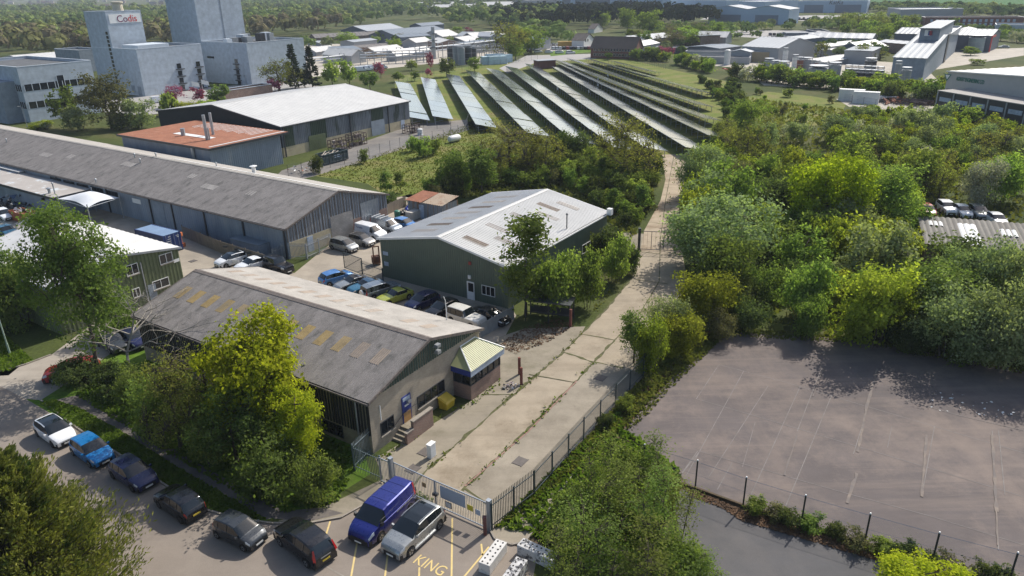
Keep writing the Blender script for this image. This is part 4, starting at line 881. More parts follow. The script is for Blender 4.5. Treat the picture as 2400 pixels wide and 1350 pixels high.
block_px('stepped_unit', 'blue grey stepped unit in front of hotel, cut by right edge', 'unit', (2330, 80), -30, 2440, 2315, 58, m_panel, m_palegr, m_white, L=18)
h = block_px('dealership', 'black flat roofed car showroom behind rows of parked cars', 'showroom', (1905, 88), -8, 1942, 1893, 73, m_slate, m_flatroof, m_lgrey, L=18)
box_part(h.root, 'side_wing', m_slate, -14, 0, 3, 14, 0, h.ze * .7)
m_bigblue = M('sky_blue_panel', (.34, .44, .56), .5, .06, .03); m_bigdark = M('slate_blue_panel', (.15, .18, .23), .5, .06, .03)
def bigwh(name, label, near, ang, xr, xl, top, dark=((.12, .45), (.55, .62)), **kw):
    h = block_px(name, label, 'distribution shed', near, ang, xr, xl, top, m_bigblue, m_palegr, m_white, **kw)
    for a, c in dark: b = B(); wbox(b, 'L', h.W, h.L, h.L * (1 - c), h.L * (1 - a), 0, h.ze * .68, .02, .12); b.obj('dark_panel', m_bigdark, h.root)
    return h
bigwh('distribution_shed', 'huge blue grey distribution shed cut by the top edge, leftmost of the row', (1552, 33), 33, 1570, 1312, -14, ((.03, .12), (.17, .53), (.6, .7)))
bigwh('distribution_shed', 'blue distribution shed with small office windows, second in the row', (1700, 33), 33, 1730, 1556, 2, ((.45, .85),))
h = bigwh('distribution_shed', 'blue grey distribution shed with black handwritten style lettering at top edge', (2030, 30), 60, 2036, 1868, 2, ((.1, .38), (.55, .92)), L=None)
o = letters('lettering', 'KatKa', 5.0, m_dark, h.root, .05, (-.3, h.L * .55, h.ze * .72), (PI/2, 0, -PI/2), shear=.3)
bigwh('distribution_shed', 'farther blue shed roof between the other distribution sheds', (1790, 20), 33, 1870, 1700, 4, ())
OH = G(1846, 58); yh = dirv(142); WH, LH, zH = fit(OH, dirv(52), 1870), fit(OH, yh, 1659), HT(OH, 22)
h = hall('twin_gable_hangar', 'blue hangar with twin low gables, white roof and two dark doors', 'hangar', OH + LH * yh, -38, LH / 2, WH, zH, zH + 2.4, m_bigblue, m_palegr, 2, .06, 'box', 0, oh=.3, trim=m_palegr, gut=False)
h2_ = hall('bay', 'bay', 'bay', OH + LH / 2 * yh, -38, LH / 2, WH, zH, zH + 2.4, m_bigblue, m_palegr, 2, .06, 'box', 0, oh=.3, trim=m_palegr, gut=False)
for c_ in list(h2_.root.children): c_.parent = h.root; c_.location.x += LH / 2 + .01
bpy.data.objects.remove(h2_.root); h.W = LH
for a, c in ((.12, .42), (.6, .88)): b = B(); wbox(b, 'F', h.W, h.L, h.W * a, h.W * c, 0, h.ze * .62, .02, .15); b.obj('hangar_door', m_bigdark, h.root)

# the engineering works, far right
OE = G(2206, 250); AE = -76; zE = HT(OE, 167)
he = hall('engineering_works', 'grey engineering works with pale roof, green lettering and dark glazed office', 'works', OE, AE, 64, 34, zE, zE + 1.6, M('stone_grey_cladding', (.35, .355, .34), .5, .08, .4), M('sandy_roof', (.52, .50, .45), .5, .08, .3), 2.5, .06, 'box', 0, oh=.3, trim=m_white, gut=False)
m_glet = M('green_letters', (.012, .14, .10), .5)
le0 = onplane(2243, 178, OE, AE)[0]; le1 = onplane(2308, 190, OE, AE)[0]
o = letters('lettering', 'AGWAY ENGINEERING LTD', 1.0, m_glet, he.root, .03, (le0, -.06, zE - 1.9), (PI/2, 0, 0), bold=.02); o.scale[0] = (le1 - le0) / o.dimensions[0]; o.scale[1] = 1.3
le2 = onplane(2224, 172, OE, AE)[0] - 1.4
b = B(); b.add([(le2, -.05, zE - .7), (le2 + 2.4, -.05, zE - .7), (le2 + 1.2, -.05, zE - 2.5)], [(0, 1, 2)]); b.obj('triangle_emblem', m_glet, he.root)
b = B(); b.add([(le2 + .45, -.07, zE - .9), (le2 + 1.95, -.07, zE - .9), (le2 + 1.2, -.07, zE - 2.0)], [(0, 1, 2)]); b.obj('triangle_inset', m_white, he.root)
b = B(); wbox(b, 'F', 64, 34, .5, 7, 0, zE * .52, .02, .06); b.obj('dock_door', m_blacktar, he.root)
ea = box_part(he.root, 'office_wing', m_dark, 6.5, 64, -8, -.02, 0, 5.2); e2 = box_part(he.root, 'office_roof', M('office_felt', (.30, .28, .26), .85, .1, .3), 6.3, 64.2, -8.3, -.02, 5.2, 5.4)
b = B()
for k in range(12): x = 6.5 + k * 5; b.box(x - .15, x + .15, -8.2, -8.0, 0, 5.2)
b.obj('white_column', m_lgrey, he.root)
for k in range(10): b = B(); x = 7.2 + k * 5; b.box(x, x + 3.6, -8.06, -8.02, 2.9, 3.9); b.obj('window', m_palebl, he.root)

# tank farm
TF = [(1800, 172, 22, 143, m_tank), (1815, 178, 20, 148, m_tankg), (1834, 180, 26, 150, m_tankg), (1872, 172, 14, 140, m_tankr), (1888, 170, 24, 141, m_tank), (1912, 172, 12, 147, m_tankr), (1926, 180, 22, 148, m_tank), (1952, 192, 28, 153, m_tank), (1915, 188, 44, 160, m_tankg), (1862, 158, 14, 134, m_tankw), (1838, 150, 12, 118, m_tankw), (2038, 165, 26, 142, m_tankd), (2118, 205, 22, 165, m_tank), (2132, 215, 12, 196, m_tankw), (2098, 198, 14, 150, m_tank), (2110, 188, 12, 140, m_metal)]
tn = {id(m_tank): 'grey steel', id(m_tankg): 'grey green', id(m_tankr): 'rust red', id(m_tankw): 'white', id(m_tankd): 'dark', id(m_metal): 'bare metal'}
cnt = {}
for px, py, w_, tp, mt in sorted(TF):
    k = tn[id(mt)]; cnt[k] = cnt.get(k, 0); lb = f'{k} tank in the tank farm, {ordn(cnt[k])} {k} one from its brick office end'; cnt[k] += 1
    tank(px, py, w_, tp, mt, lb, 'tank farm tanks', .12)
for i in range(12):
    px, py = 1985 + (i % 6) * 15, 186 + (i // 6) * 9 + (i % 6) * .8; tank(px, py, 15, py - 27, m_tankd, f'black tank in the packed black row, {ordn(i % 6)} from left, {"back" if i < 6 else "front"} rank', 'packed black tanks', .15)
tank(1703, 152, 14, 118, m_tankw, 'tall white silo beside the flat roofed units', None, .35, 'silo', 'white_silo', False)

# corrugated hut among the trees, right
c0, c1 = G(2150, 506, 3.6), G(2420, 527, 3.6); d = c1 - c0; an = math.degrees(math.atan2(d[1], d[0])); ln = np.linalg.norm(d)
rh = thing('corrugated_hut', 'hut with ridged grey corrugated roof and white roof sheets among trees', 'hut', c0 * (1, 1, 0), an)
b = B(); b.corr((0, -8.5, 2.6), (1,0,0), (0, .993, .117), ln, 8.6, (0, -.117, .993), .62, .14, 'sin'); b.obj('roof', M('grey_corrugated', (.20, .185, .16), .85, .15, .6, fine=.2), rh)
b = B(); b.box(.2, ln - .2, -8.2, -.2, 0, 2.55); b.obj('wall', m_brickr, rh)
for x0, x1, y0, y1 in ((4.2, 6.2, -7.9, -1.6), (8.6, 10.4, -4.4, -2.4), (1.0, 2.6, -2.9, -1.6)):
    b = B(); b.corr((x0, y0, 2.6 + (8.5 + y0)*.117 + .07), (1,0,0), (0,.993,.117), x1 - x0, (y1 - y0), (0,-.117,.993), .62, .14, 'sin'); b.obj('white_sheet', m_white, rh)
# houses on the wooded rise, far left
hr = random.Random(5); hs_ = []
m_hr = [M('house_roof_a', (.14, .10, .085), .9), M('house_roof_b', (.12, .115, .12), .9)]; m_hw = [m_brickf, M('house_cream', (.42, .38, .32), .8), M('house_pink', (.30, .20, .16), .8)]
for i in range(46):
    px, py = (hr.uniform(2, 140), hr.uniform(6, 22)) if i < 16 else ((hr.uniform(225, 392), hr.uniform(3, 27)) if i < 38 else (hr.uniform(575, 680), hr.uniform(1, 16)))
    hs_.append((px, py))
for i, (px, py) in enumerate(sorted(hs_)):
    O = G(px, py); O[2] = 0; w_, l_ = hr.uniform(7, 9), hr.uniform(10, 18); r = thing('house', f'far brick house with dull roof on wooded rise, {ordn(i)} from left edge', 'house', O, hr.choice((20, 35, 110, 60)), 'far houses on the wooded rise')
    b = B(); b.box(0, w_, 0, l_, 0, 5.2); b.obj('wall', hr.choice(m_hw), r); b = B(); b.add([(-.4,-.4,5.2),(w_+.4,-.4,5.2),(w_/2,-.4,8.8),(-.4,l_+.4,5.2),(w_+.4,l_+.4,5.2),(w_/2,l_+.4,8.8)], [(0,1,2),(3,5,4),(0,2,5,3),(1,4,5,2),(0,3,4,1)]); b.obj('roof', hr.choice(m_hr), r)
# far white roofed sheds beyond the middle woods
for i, (px, py, w_, l_) in enumerate(sorted(((970, 22, 55, 16), (1010, 30, 38, 14), (1062, 14, 34, 14), (1075, 29, 60, 16), (1130, 22, 40, 14), (1190, 8, 40, 14), (1230, 10, 60, 14), (1280, 5, 60, 16), (620, 41, 24, 10), (1100, 30, 40, 12)))):
    O = G(px, py); r = thing('far_shed', f'distant pale roofed shed among the woods, {ordn(i)} from left', 'shed', O, -8, 'distant pale sheds among the woods'); b = B(); b.box(0, w_, 0, l_, 0, 6); b.obj('wall', m_lgrey, r); b = B(); b.add([(-.5,-.5,6),(w_+.5,-.5,6),(w_+.5,l_+.5,6),(-.5,l_+.5,6),(-.5,l_/2,9),(w_+.5,l_/2,9)], [(0,1,5,4),(4,5,2,3),(0,4,3),(1,2,5)]); b.obj('roof', m_whiteroof, r)
# ---------------------------------------------------------------- vehicles
m_tyre = M('tyre', (.012, .012, .013), .85, .2, 6); m_rim = M('alloy_rim', (.38, .39, .40), .35, .08, 5, metal=.7); m_rimd = M('dark_rim', (.06, .06, .065), .4, .1, 5, metal=.5)
m_trim = M('black_trim', (.014, .014, .016), .6, .15, 4); m_head = M('headlamp', (.55, .58, .60), .12, .1, 6, spec=.8); m_tail = M('tail_lamp', (.32, .012, .012), .2, .1, 6, spec=.7)
m_platew = M('plate_white', (.70, .70, .66), .5, .05); m_platey = M('plate_yellow', (.62, .46, .05), .5, .05); m_cglass = M_glass('car_glass', (.010, .014, .017), .04)
PAINT = {k: M_paint('paint_' + k, c, mt) for k, c, mt in (('white', (.74, .75, .76), 0), ('blue', (.012, .19, .48), .35), ('navy', (.012, .016, .075), .3), ('black', (.008, .008, .010), .2), ('charcoal', (.045, .05, .055), .4), ('royal', (.014, .022, .17), .3), ('silver', (.36, .37, .36), .6), ('sky', (.07, .21, .48), .3), ('teal', (.035, .15, .24), .3), ('steel', (.19, .22, .25), .5), ('yellow', (.34, .37, .05), 0), ('cream', (.62, .60, .54), 0), ('red', (.32, .018, .014), 0), ('green', (.02, .10, .07), 0), ('greige', (.30, .29, .27), .3))}
# L, W, H, ground clearance, top outline from tail to nose (x as share of length, z as share of height), belt, tyre radius, wheelbase share ends, screens (rear base, rear top, front top, front base) as shares
KIND = {
 'hatch': dict(L=4.05, W=1.74, H=1.49, prof=[(0,.50),(.015,.62),(.05,.70),(.12,.93),(.25,.985),(.42,1),(.56,.97),(.76,.68),(.90,.60),(.97,.52),(1,.42)], belt=.645, r=.31, wb=(.165,.80), scr=(.035,.125,.56,.755), side=(.10,.70)),
 'city': dict(L=3.45, W=1.62, H=1.47, prof=[(0,.50),(.012,.66),(.03,.72),(.09,.94),(.25,.99),(.45,1),(.60,.96),(.80,.68),(.92,.60),(.98,.50),(1,.40)], belt=.645, r=.28, wb=(.13,.82), scr=(.025,.09,.60,.79), side=(.07,.74)),
 'suv': dict(L=4.5, W=1.84, H=1.66, prof=[(0,.48),(.012,.60),(.05,.70),(.10,.92),(.22,.985),(.42,1),(.56,.965),(.75,.70),(.90,.64),(.975,.54),(1,.42)], belt=.665, r=.35, wb=(.185,.80), scr=(.035,.10,.56,.745), side=(.10,.69)),
 'estate': dict(L=4.6, W=1.80, H=1.70, prof=[(0,.42),(.01,.60),(.03,.68),(.05,.95),(.2,1),(.45,1),(.58,.97),(.72,.66),(.88,.62),(.975,.56),(1,.40)], belt=.64, r=.36, wb=(.2,.80), scr=(.02,.05,.58,.715), side=(.05,.67)),
 'mpv': dict(L=4.2, W=1.75, H=1.62, prof=[(0,.46),(.012,.60),(.04,.66),(.09,.93),(.22,.99),(.45,1),(.60,.965),(.82,.64),(.92,.56),(.98,.48),(1,.38)], belt=.62, r=.31, wb=(.16,.82), scr=(.03,.09,.60,.81), side=(.08,.75)),
 'van': dict(L=4.97, W=1.99, H=1.98, prof=[(0,.36),(.006,.58),(.012,.93),(.05,.99),(.30,1),(.58,.995),(.66,.965),(.83,.63),(.93,.55),(.985,.44),(1,.32)], belt=.60, r=.34, wb=(.19,.79), scr=(.0,.0,.665,.825), side=(.66,.78)),
 'coupe': dict(L=4.2, W=1.72, H=1.30, prof=[(0,.50),(.02,.66),(.10,.72),(.26,.95),(.38,1),(.50,.98),(.66,.70),(.82,.66),(.94,.60),(.985,.50),(1,.42)], belt=.68, r=.31, wb=(.19,.80), scr=(.11,.26,.50,.65), side=(.22,.60)),
 'boxy': dict(L=4.35, W=1.78, H=1.78, prof=[(0,.40),(.008,.56),(.03,.60),(.06,.96),(.2,1),(.4,1),(.55,.985),(.62,.64),(.8,.62),(.97,.60),(.99,.54),(1,.40)], belt=.60, r=.36, wb=(.20,.80), scr=(.03,.06,.55,.62), side=(.06,.57)),
 'saloon': dict(L=4.5, W=1.78, H=1.44, prof=[(0,.50),(.02,.66),(.08,.70),(.16,.72),(.30,.95),(.42,1),(.56,.98),(.73,.68),(.88,.62),(.975,.52),(1,.42)], belt=.66, r=.31, wb=(.19,.80), scr=(.165,.30,.56,.72), side=(.24,.67)),
}
CARM = {}
def carmesh(kind, lod=1):
    if (kind, lod) in CARM: return CARM[kind, lod]
    K = KIND[kind]; L, W, H, r = K['L'], K['W'], K['H'], K['r']; px, pz = zip(*K['prof']); wx = [L * (w - .5) for w in K['wb']]
    xs = set(np.linspace(0, 1, 30 if lod else 12)) | set(K['scr']) | set(K['side']) | set(p for p in px)
    if lod:
        for w in K['wb']:
            for k in range(-6, 7): xs.add(w + k / 6 * (r * 1.16) / L)
    xs = sorted(x for x in xs if 0 <= x <= 1); xx = [xs[0]]
    for x in xs[1:]:
        if x - xx[-1] > .004: xx.append(x)
    xs = xx
    T = lambda t: float(np.interp(t, px, pz)) * H
    zb = H * K['belt']; rings = []
    for t in xs:
        x = (t - .5) * L; e = abs(2 * t - 1); wpl = W / 2 * (1 - .16 * e ** 6 - .05 * e ** 2)
        z0 = .20
        if lod:
            for w in wx:
                if abs(x - w) < r * 1.15: z0 = max(z0, r + math.sqrt(max(0, (r * 1.15) ** 2 - (x - w) ** 2)))
        if t < .03 or t > .97: z0 = max(z0, .28)
        top = T(t); bz = min(zb, top - .045); gh = max(0, (top - bz) / (H - zb)); wr = wpl * (1 - .21 * min(1, gh) ** .8)
        zm = max(z0 + .03, .55 * bz + .45 * .2)
        rings.append([(x, wpl * .93, z0), (x, wpl * .99, max(z0 + .015, .30)), (x, wpl, zm), (x, wpl, zm + .45 * (bz - zm)), (x, wpl * .985, bz - .02), (x, wpl * .955, bz), (x, wr, top - .055 - .01 * gh), (x, wr * .90, top - .018), (x, wr * .5, top - .003), (x, 0, top)])
    nr = len(rings[0]); parts = {k: B() for k in ('body', 'windscreen', 'rear_window', 'side_window', 'headlight', 'tail_light', 'roof_panel')}
    s = K['scr']; sd = K['side']
    for sg in (1, -1):
        for i in range(len(xs) - 1):
            tm = (xs[i] + xs[i+1]) / 2
            for j in range(nr - 1):
                p = [rings[i][j], rings[i+1][j], rings[i+1][j+1], rings[i][j+1]]; p = [(a, b_ * sg, c) for a, b_, c in p]
                if sg < 0: p = p[::-1]
                k = 'body'
                if s[2] < tm < s[3] and j >= 6: k = 'windscreen'
                elif s[0] < tm < s[1] and j >= 6: k = 'rear_window'
                elif sd[0] < tm < sd[1] and j == 5: k = 'side_window'
                elif s[1] + .05 < tm < s[2] and j >= 7: k = 'roof_panel'
                elif j in (3, 4, 5) and tm > .895 and tm < .985: k = 'headlight'
                elif j in (3, 4, 5) and tm < (.045 if kind != 'saloon' else .03): k = 'tail_light'
                parts[k].quad(*p)
    for i, e in ((0, 0), (len(xs) - 1, 1)):
        ring = [(a, b_, c) for a, b_, c in rings[i]] + [(a, -b_, c) for a, b_, c in rings[i][::-1][1:]]
        parts['body'].quad(*(ring if e else ring[::-1]))
    M_ = {}
    for k, b in parts.items(): M_[k] = b
    # underside
    u = B(); u.box(-L*.485, L*.485, -W*.44, W*.44, .17, .5 * H * K['belt']); M_['underbody'] = u
    wh = B(); wh.path([(0, -.10, 0), (0, -.085, 0), (0, .085, 0), (0, .10, 0)], [r * .93, r, r, r * .93], 18); M_['wheel'] = wh
    rm = B(); q = []
    rm.path([(0, .095, 0), (0, .108, 0)], [r * .66, r * .62], 14)
    M_['rim'] = rm; sp = B()
    for k in range(5):
        a = 2 * PI * k / 5; a2 = a + .35; sp.add([(r*.2*math.cos(a), .112, r*.2*math.sin(a)), (r*.58*math.cos(a+.1), .112, r*.58*math.sin(a+.1)), (r*.58*math.cos(a2+.5), .112, r*.58*math.sin(a2+.5)), (r*.2*math.cos(a2+.4), .112, r*.2*math.sin(a2+.4))], [(0,1,2,3)])
    M_['spoke'] = sp
    mi = B(); mi.add([(0,0,0),(.14,.02,0),(.12,.20,.02),(-.02,.20,.02),(0,0,.10),(.12,.02,.11),(.10,.19,.14),(-.02,.19,.14)], [(0,3,2,1),(4,5,6,7),(0,1,5,4),(1,2,6,5),(2,3,7,6),(3,0,4,7)]); M_['mirror'] = mi
    gr = B(); gr.box(L/2 - .06, L/2 + .012, -W*.27, W*.27, .26, .33 * H + .03); M_['grille'] = gr
    bp = B(); bp.box(-L/2 - .015, -L/2 + .05, -W*.36, W*.36, .27, .40); M_['bumper_trim'] = bp
    p1 = B(); p1.box(L/2 + .012, L/2 + .03, -.26, .26, .33, .44); p2 = B(); p2.box(-L/2 - .04, -L/2 - .015, -.26, .26, .52 if kind != 'van' else .6, .63 if kind != 'van' else .71); M_['plate_f'] = p1; M_['plate_r'] = p2
    hd = B()
    for sg in (1, -1):
        for xh in ((sd[0] + sd[1]) / 2 - .06, sd[1] - .22): hd.box(L*(xh - .5) - .09, L*(xh - .5) + .09, sg * W*.49 - .02, sg * W*.49 + .02, zb - .12, zb - .085)
    M_['door_handle'] = hd
    pils = []
    for sg in (1, -1):
        for xf in ((sd[0] + sd[1]) / 2 + .02, sd[0] + .12 if kind not in ('van', 'coupe', 'saloon') else None):
            if xf is None: continue
            t = xf; x = (t - .5) * L; top = T(t); e = abs(2*t-1); wpl = W/2*(1-.16*e**6-.05*e**2); bz = min(zb, top-.045); gh = max(0,(top-bz)/(H-zb)); wr = wpl*(1-.21*min(1,gh)**.8)
            a = np.array((x, sg*(wpl*.955+.006), bz)); c = np.array((x - .03, sg*(wr+.006), top-.06)); pil = B(); pil.quad(a, a + (.07,0,0), c + (.07,0,0), c); pils.append(pil)
    for i_, q_ in enumerate(pils): M_[f'pillar{i_}'] = q_
    M_['npil'] = len(pils); seam = B()
    for sg in (1, -1):
        for t in ((sd[0] + sd[1]) / 2 + .02, sd[1] + .01, sd[0] + .14):
            e = abs(2*t-1); wpl = W/2*(1-.16*e**6-.05*e**2); x = (t-.5)*L; seam.quad((x, sg*(wpl+.004), .34), (x+.018, sg*(wpl+.004), .34), (x+.018, sg*(wpl*.987+.005), zb-.03), (x, sg*(wpl*.987+.005), zb-.03))
    M_['door_seam'] = seam
    CARM[kind, lod] = M_; M_['_wx'] = wx; return M_
MESHC = {}
def cm(kind, lod, part, mats, smooth=False):
    k = (kind, lod, part, mats.name)
    if k not in MESHC: MESHC[k] = carmesh(kind, lod)[part].mesh(part, mats, smooth)
    return MESHC[k]
def car(kind, colr, c, head, label, cat='car', group=None, rim=None, roof=None, name=None, rearlit=True, z=.012, extra=None):
    """c: world centre on the ground, head: direction the bonnet points (degrees)"""
    K = KIND[kind]; P = PAINT[colr]; D = carmesh(kind); nm = name or {'van': 'panel_van', 'suv': 'parked_suv', 'boxy': 'off_road_car', 'coupe': 'parked_coupe'}.get(kind, 'parked_car')
    r = thing(nm, label, cat, (c[0], c[1], z), head, group)
    link('body', cm(kind, 1, 'body', P, True), r)
    if D['roof_panel'].f: link('roof_panel', cm(kind, 1, 'roof_panel', roof or P, True), r)
    for k in ('windscreen', 'rear_window', 'side_window'):
        if D[k].f: link(k, cm(kind, 1, k, m_cglass, True), r)
    link('headlight', cm(kind, 1, 'headlight', m_head), r)
    if D['tail_light'].f: link('tail_light', cm(kind, 1, 'tail_light', m_tail), r)
    link('underbody', cm(kind, 1, 'underbody', m_trim), r); link('grille', cm(kind, 1, 'grille', m_trim), r); link('bumper_trim', cm(kind, 1, 'bumper_trim', m_trim), r)
    link('door_seam', cm(kind, 1, 'door_seam', m_trim), r)
    for i in range(D['npil']): link('pillar', cm(kind, 1, f'pillar{i}', m_trim), r)
    link('door_handle', cm(kind, 1, 'door_handle', P), r)
    link('number_plate', cm(kind, 1, 'plate_f', m_platew), r); link('number_plate', cm(kind, 1, 'plate_r', m_platey), r)
    for x in D['_wx']:
        for sg in (1, -1):
            wo = link('wheel', cm(kind, 1, 'wheel', m_tyre, True), r); wo.location = (x, sg * (K['W'] / 2 - .12), K['r']); wo.rotation_euler = (0, 0, 0 if sg > 0 else PI)
            link('rim', cm(kind, 1, 'rim', m_trim), wo); link('spoke', cm(kind, 1, 'spoke', rim or m_rim), wo)
    for sg in (1, -1):
        mo = link('mirror', cm(kind, 1, 'mirror', P if kind != 'van' else m_trim), r); mo.location = (K['L'] * (K['side'][1] - .5) - .12, sg * K['W'] * .475, K['H'] * K['belt'] - .02); mo.scale = (1 if kind != 'van' else 1.4, sg, 1 if kind != 'van' else 1.9)
    return r
def gz(px, py, z=.7): p = G(px, py, z); return np.array([p[0], p[1], 0])
def by_wheels(kind, f, b, side):
    K = KIND[kind]; F, R_ = G(*f, K['r']), G(*b, K['r']); d = (F - R_)[:2]; d /= np.linalg.norm(d); n = np.array([-d[1], d[0]]) * (1 if side == 'left' else -1)
    m = (F + R_)[:2] / 2 - n * (K['W'] / 2 - .02) - d * K['L'] * (sum(K['wb']) / 2 - .5); return np.array([m[0], m[1], 0]), math.degrees(math.atan2(d[1], d[0]))

c, a = by_wheels('suv', (965.4, 1292.6), (1029.6, 1233.3), 'left'); s_ = car('suv', 'silver', c, a, 'silver sport utility car with black glass roof parked before the gates', roof=m_cglass)
b = B()
for sg in (1, -1): b.box(-1.0, 1.0, sg * .93 - .03, sg * .93 + .03, .26, .33)
b.obj('side_step', m_rim, s_)
b = B()
for sg in (1, -1): b.path([(-1.55, sg*.66, 1.60), (-1.4, sg*.67, 1.69), (.1, sg*.67, 1.70), (.35, sg*.66, 1.64)], .025)
b.obj('roof_rail', m_rim, s_)
c, a = by_wheels('suv', (657, 1273), (714.8, 1319.6), 'left'); s_ = car('suv', 'black', c, a, 'black sport utility car seen from behind, next to the bay lines')
b = B(); b.box(-2.28, -2.26, -.35, .35, .80, .86); b.obj('chrome_strip', m_rim, s_)
b = B()
for sg in (1, -1): b.add([(-2.22, sg*.86, .80), (-2.26, sg*.70, .80), (-2.03, sg*.62, 1.46), (-2.00, sg*.72, 1.44)], [(0,1,2,3)])
b.obj('tail_light', m_tail, s_)
c, a = by_wheels('city', (569.6, 1286.3), (506.7, 1255.2), 'right'); car('city', 'charcoal', c, a, 'small dark grey city car parked in the street left of the black SUV')
c, a = by_wheels('van', (889, 1264), (966, 1189), 'left'); v_ = car('van', 'royal', c, a, 'royal blue panel van parked beside the silver car', 'van')
b = B()
for x in (-1.6, -.75, .1): b.box(x, x + .03, -.7, .7, 1.985, 1.995); b.box(x + .1, x + .75, -.01, .01, 1.985, 1.992)
b.obj('roof_rib', M('van_roof_rib', (.03, .045, .20), .4), v_)
b = B()
for sg in (1, -1): b.box(-2.1, -.2, sg*.985, sg*.985 + .012*sg, 1.05, 1.10)
b.obj('side_moulding', m_rim, v_)
b = B(); b.box(2.47, 2.505, -.75, .75, .30, .62); b.obj('front_bumper', m_trim, v_)
car('hatch', 'white', gz(128, 1008), -37, 'white hatchback with black glass roof, farthest up the street row', roof=m_cglass, rim=m_rimd)
car('hatch', 'blue', gz(214, 1052), -37, 'bright blue hatchback between white and navy cars in the street row')
car('hatch', 'navy', gz(311, 1106), -36, 'navy blue hatchback parked in street below the bright blue one', rim=m_rimd)
car('hatch', 'black', gz(420, 1173), 143, 'black hatchback facing away, red tail lamps, beside shaded verge', rim=m_rimd)
# red car and dark cars half hidden behind the big left tree
car('suv', 'red', gz(168, 868), 200, 'bright red car half hidden under the big left tree')
car('hatch', 'charcoal', gz(262, 800), -40, 'grey hatchback behind bare branches left of the brick warehouse, left one')
car('hatch', 'navy', gz(312, 792), -40, 'dark car behind bare branches, tucked against the brick warehouse')
# yard between the sheds
s_ = car('hatch', 'white', gz(542, 607), 228, 'white hatchback with open door in the yard beyond brick warehouse ridge', roof=m_cglass)
b = B(); b.box(0, .95, -.03, .03, .35, .85); o = b.obj('open_door', PAINT['white'], s_); o.location = (.35, .86, .05); o.rotation_euler[2] = math.radians(120)
car('saloon', 'white', gz(592, 617), 228, 'white saloon close right of the white car with open door')
s_ = car('boxy', 'black', gz(652, 622), -38, 'black vintage style open tourer with exposed wheel behind roof ridge', rim=m_rimd)
car('mpv', 'silver', gz(806, 574), -36, 'silver people carrier beside the palisade gates in the yard')
car('hatch', 'greige', gz(847, 561), -36, 'grey beige hatchback between silver people carrier and white van', rim=m_rimd, roof=m_trim)
v_ = car('van', 'white', gz(868, 541, 1.0), -36, 'white panel van with small blue lettering in the yard', 'van')
letters('lettering', 'Portella', .42, m_blue, v_, .004, (-1.75, -1.0, 1.45), (PI/2, 0, 0))
v_ = car('van', 'steel', gz(905, 527, 1.0), -36, 'steel grey van with white roof rack behind white van', 'van')
b = B()
for x in (-1.9, -1.1, -.3): b.box(x, x + .1, -.85, .85, 2.05, 2.14); b.box(x, x + .06, -.8, -.74, 1.9, 2.05); b.box(x, x + .06, .74, .8, 1.9, 2.05)
b.obj('roof_rack', m_white, v_)
car('hatch', 'sky', gz(948, 524), -36, 'blue hatchback tucked behind grey van against the green unit')
car('hatch', 'sky', gz(788, 648), 40, 'bright blue hatchback with sunroof, leftmost in row along green unit', rim=m_rim)
car('coupe', 'silver', gz(824, 660), 222, 'silver grey coupe next to bright blue hatchback with sunroof', roof=m_trim)
car('coupe', 'teal', gz(856, 668), 222, 'deep blue coupe between the silver coupe and silver estate')
s_ = car('estate', 'steel', gz(892, 679), 40, 'silver off road estate with spare wheel on its tail', rim=m_rim)
b = B(); b.path([(-2.47, 0, .95), (-2.30, 0, .95)], [.36, .36], 16); b.obj('spare_wheel', m_white, s_)
car('coupe', 'yellow', gz(925, 691), 222, 'lime yellow classic coupe with black sunroof beside the green unit')
car('hatch', 'navy', gz(990, 704), 228, 'dark blue hatchback in shade right of the lime yellow coupe')
car('hatch', 'black', gz(1038, 722), 228, 'black hatchback in shade behind the white mast')
s_ = car('boxy', 'cream', gz(1092, 738, 1.0), -38, 'cream roofed classic off road car behind the brick warehouse eave', rim=m_rimd)
car('saloon', 'black', gz(1148, 738), -38, 'black saloon in deep shade beside the timber fence')
# left yard
car('hatch', 'teal', gz(16, 541), -40, 'blue green car cut by left edge beside palisade fence')
car('mpv', 'white', gz(8, 503), -40, 'white vehicle cut by the left edge beside rusty skip')
car('hatch', 'charcoal', gz(72, 527), -40, 'dark car behind striped palisade fence, under the tree top')
car('hatch', 'teal', gz(120, 518), -40, 'dark teal car with white bonnet panel under the tree top')
# beside the corrugated hut
for px, py, k, cl, lb in ((2218, 487, 'suv', 'white', 'white car, first of the four white ones behind corrugated hut'), (2256, 494, 'hatch', 'white', 'white hatchback, second of the four white ones behind corrugated hut'), (2292, 497, 'suv', 'silver', 'silver white car, third of the four behind corrugated hut'), (2336, 514, 'hatch', 'white', 'white car mostly hidden, last of four behind corrugated hut'), (2172, 492, 'hatch', 'red', 'red car under bushes left of the four white cars')):
    car(k, cl, gz(px, py), -100, lb)
# small vehicles far off: body and glass only
def farcar(kind, colr, p, head, label, group):
    r = thing('parked_car' if kind != 'van' else 'parked_van', label, 'car' if kind != 'van' else 'van', (p[0], p[1], .012), head, group)
    for k, mt in (('body', PAINT[colr]), ('roof_panel', PAINT[colr]), ('windscreen', m_cglass), ('side_window', m_cglass), ('underbody', m_trim)): 
        if carmesh(kind, 0)[k].f: link(k, cm(kind, 0, k, mt, False), r)
cr = random.Random(3); CW = ['white', 'white', 'silver', 'charcoal', 'black', 'white', 'navy', 'red', 'steel', 'white']
def rowcars(p, q, n, head, place, group, kinds=('hatch', 'suv', 'mpv', 'hatch')):
    p, q = G(*p), G(*q)
    for i in range(n):
        k, cl = cr.choice(kinds), cr.choice(CW); farcar(k, cl, p + (q - p) * (i + .5) / n, head + cr.uniform(-4, 4), f'{"silver" if cl in ("silver", "steel") else cl if cl != "charcoal" else "dark grey"} {"van" if k == "van" else "car"} {place}, {ordn(i)} from left', group)
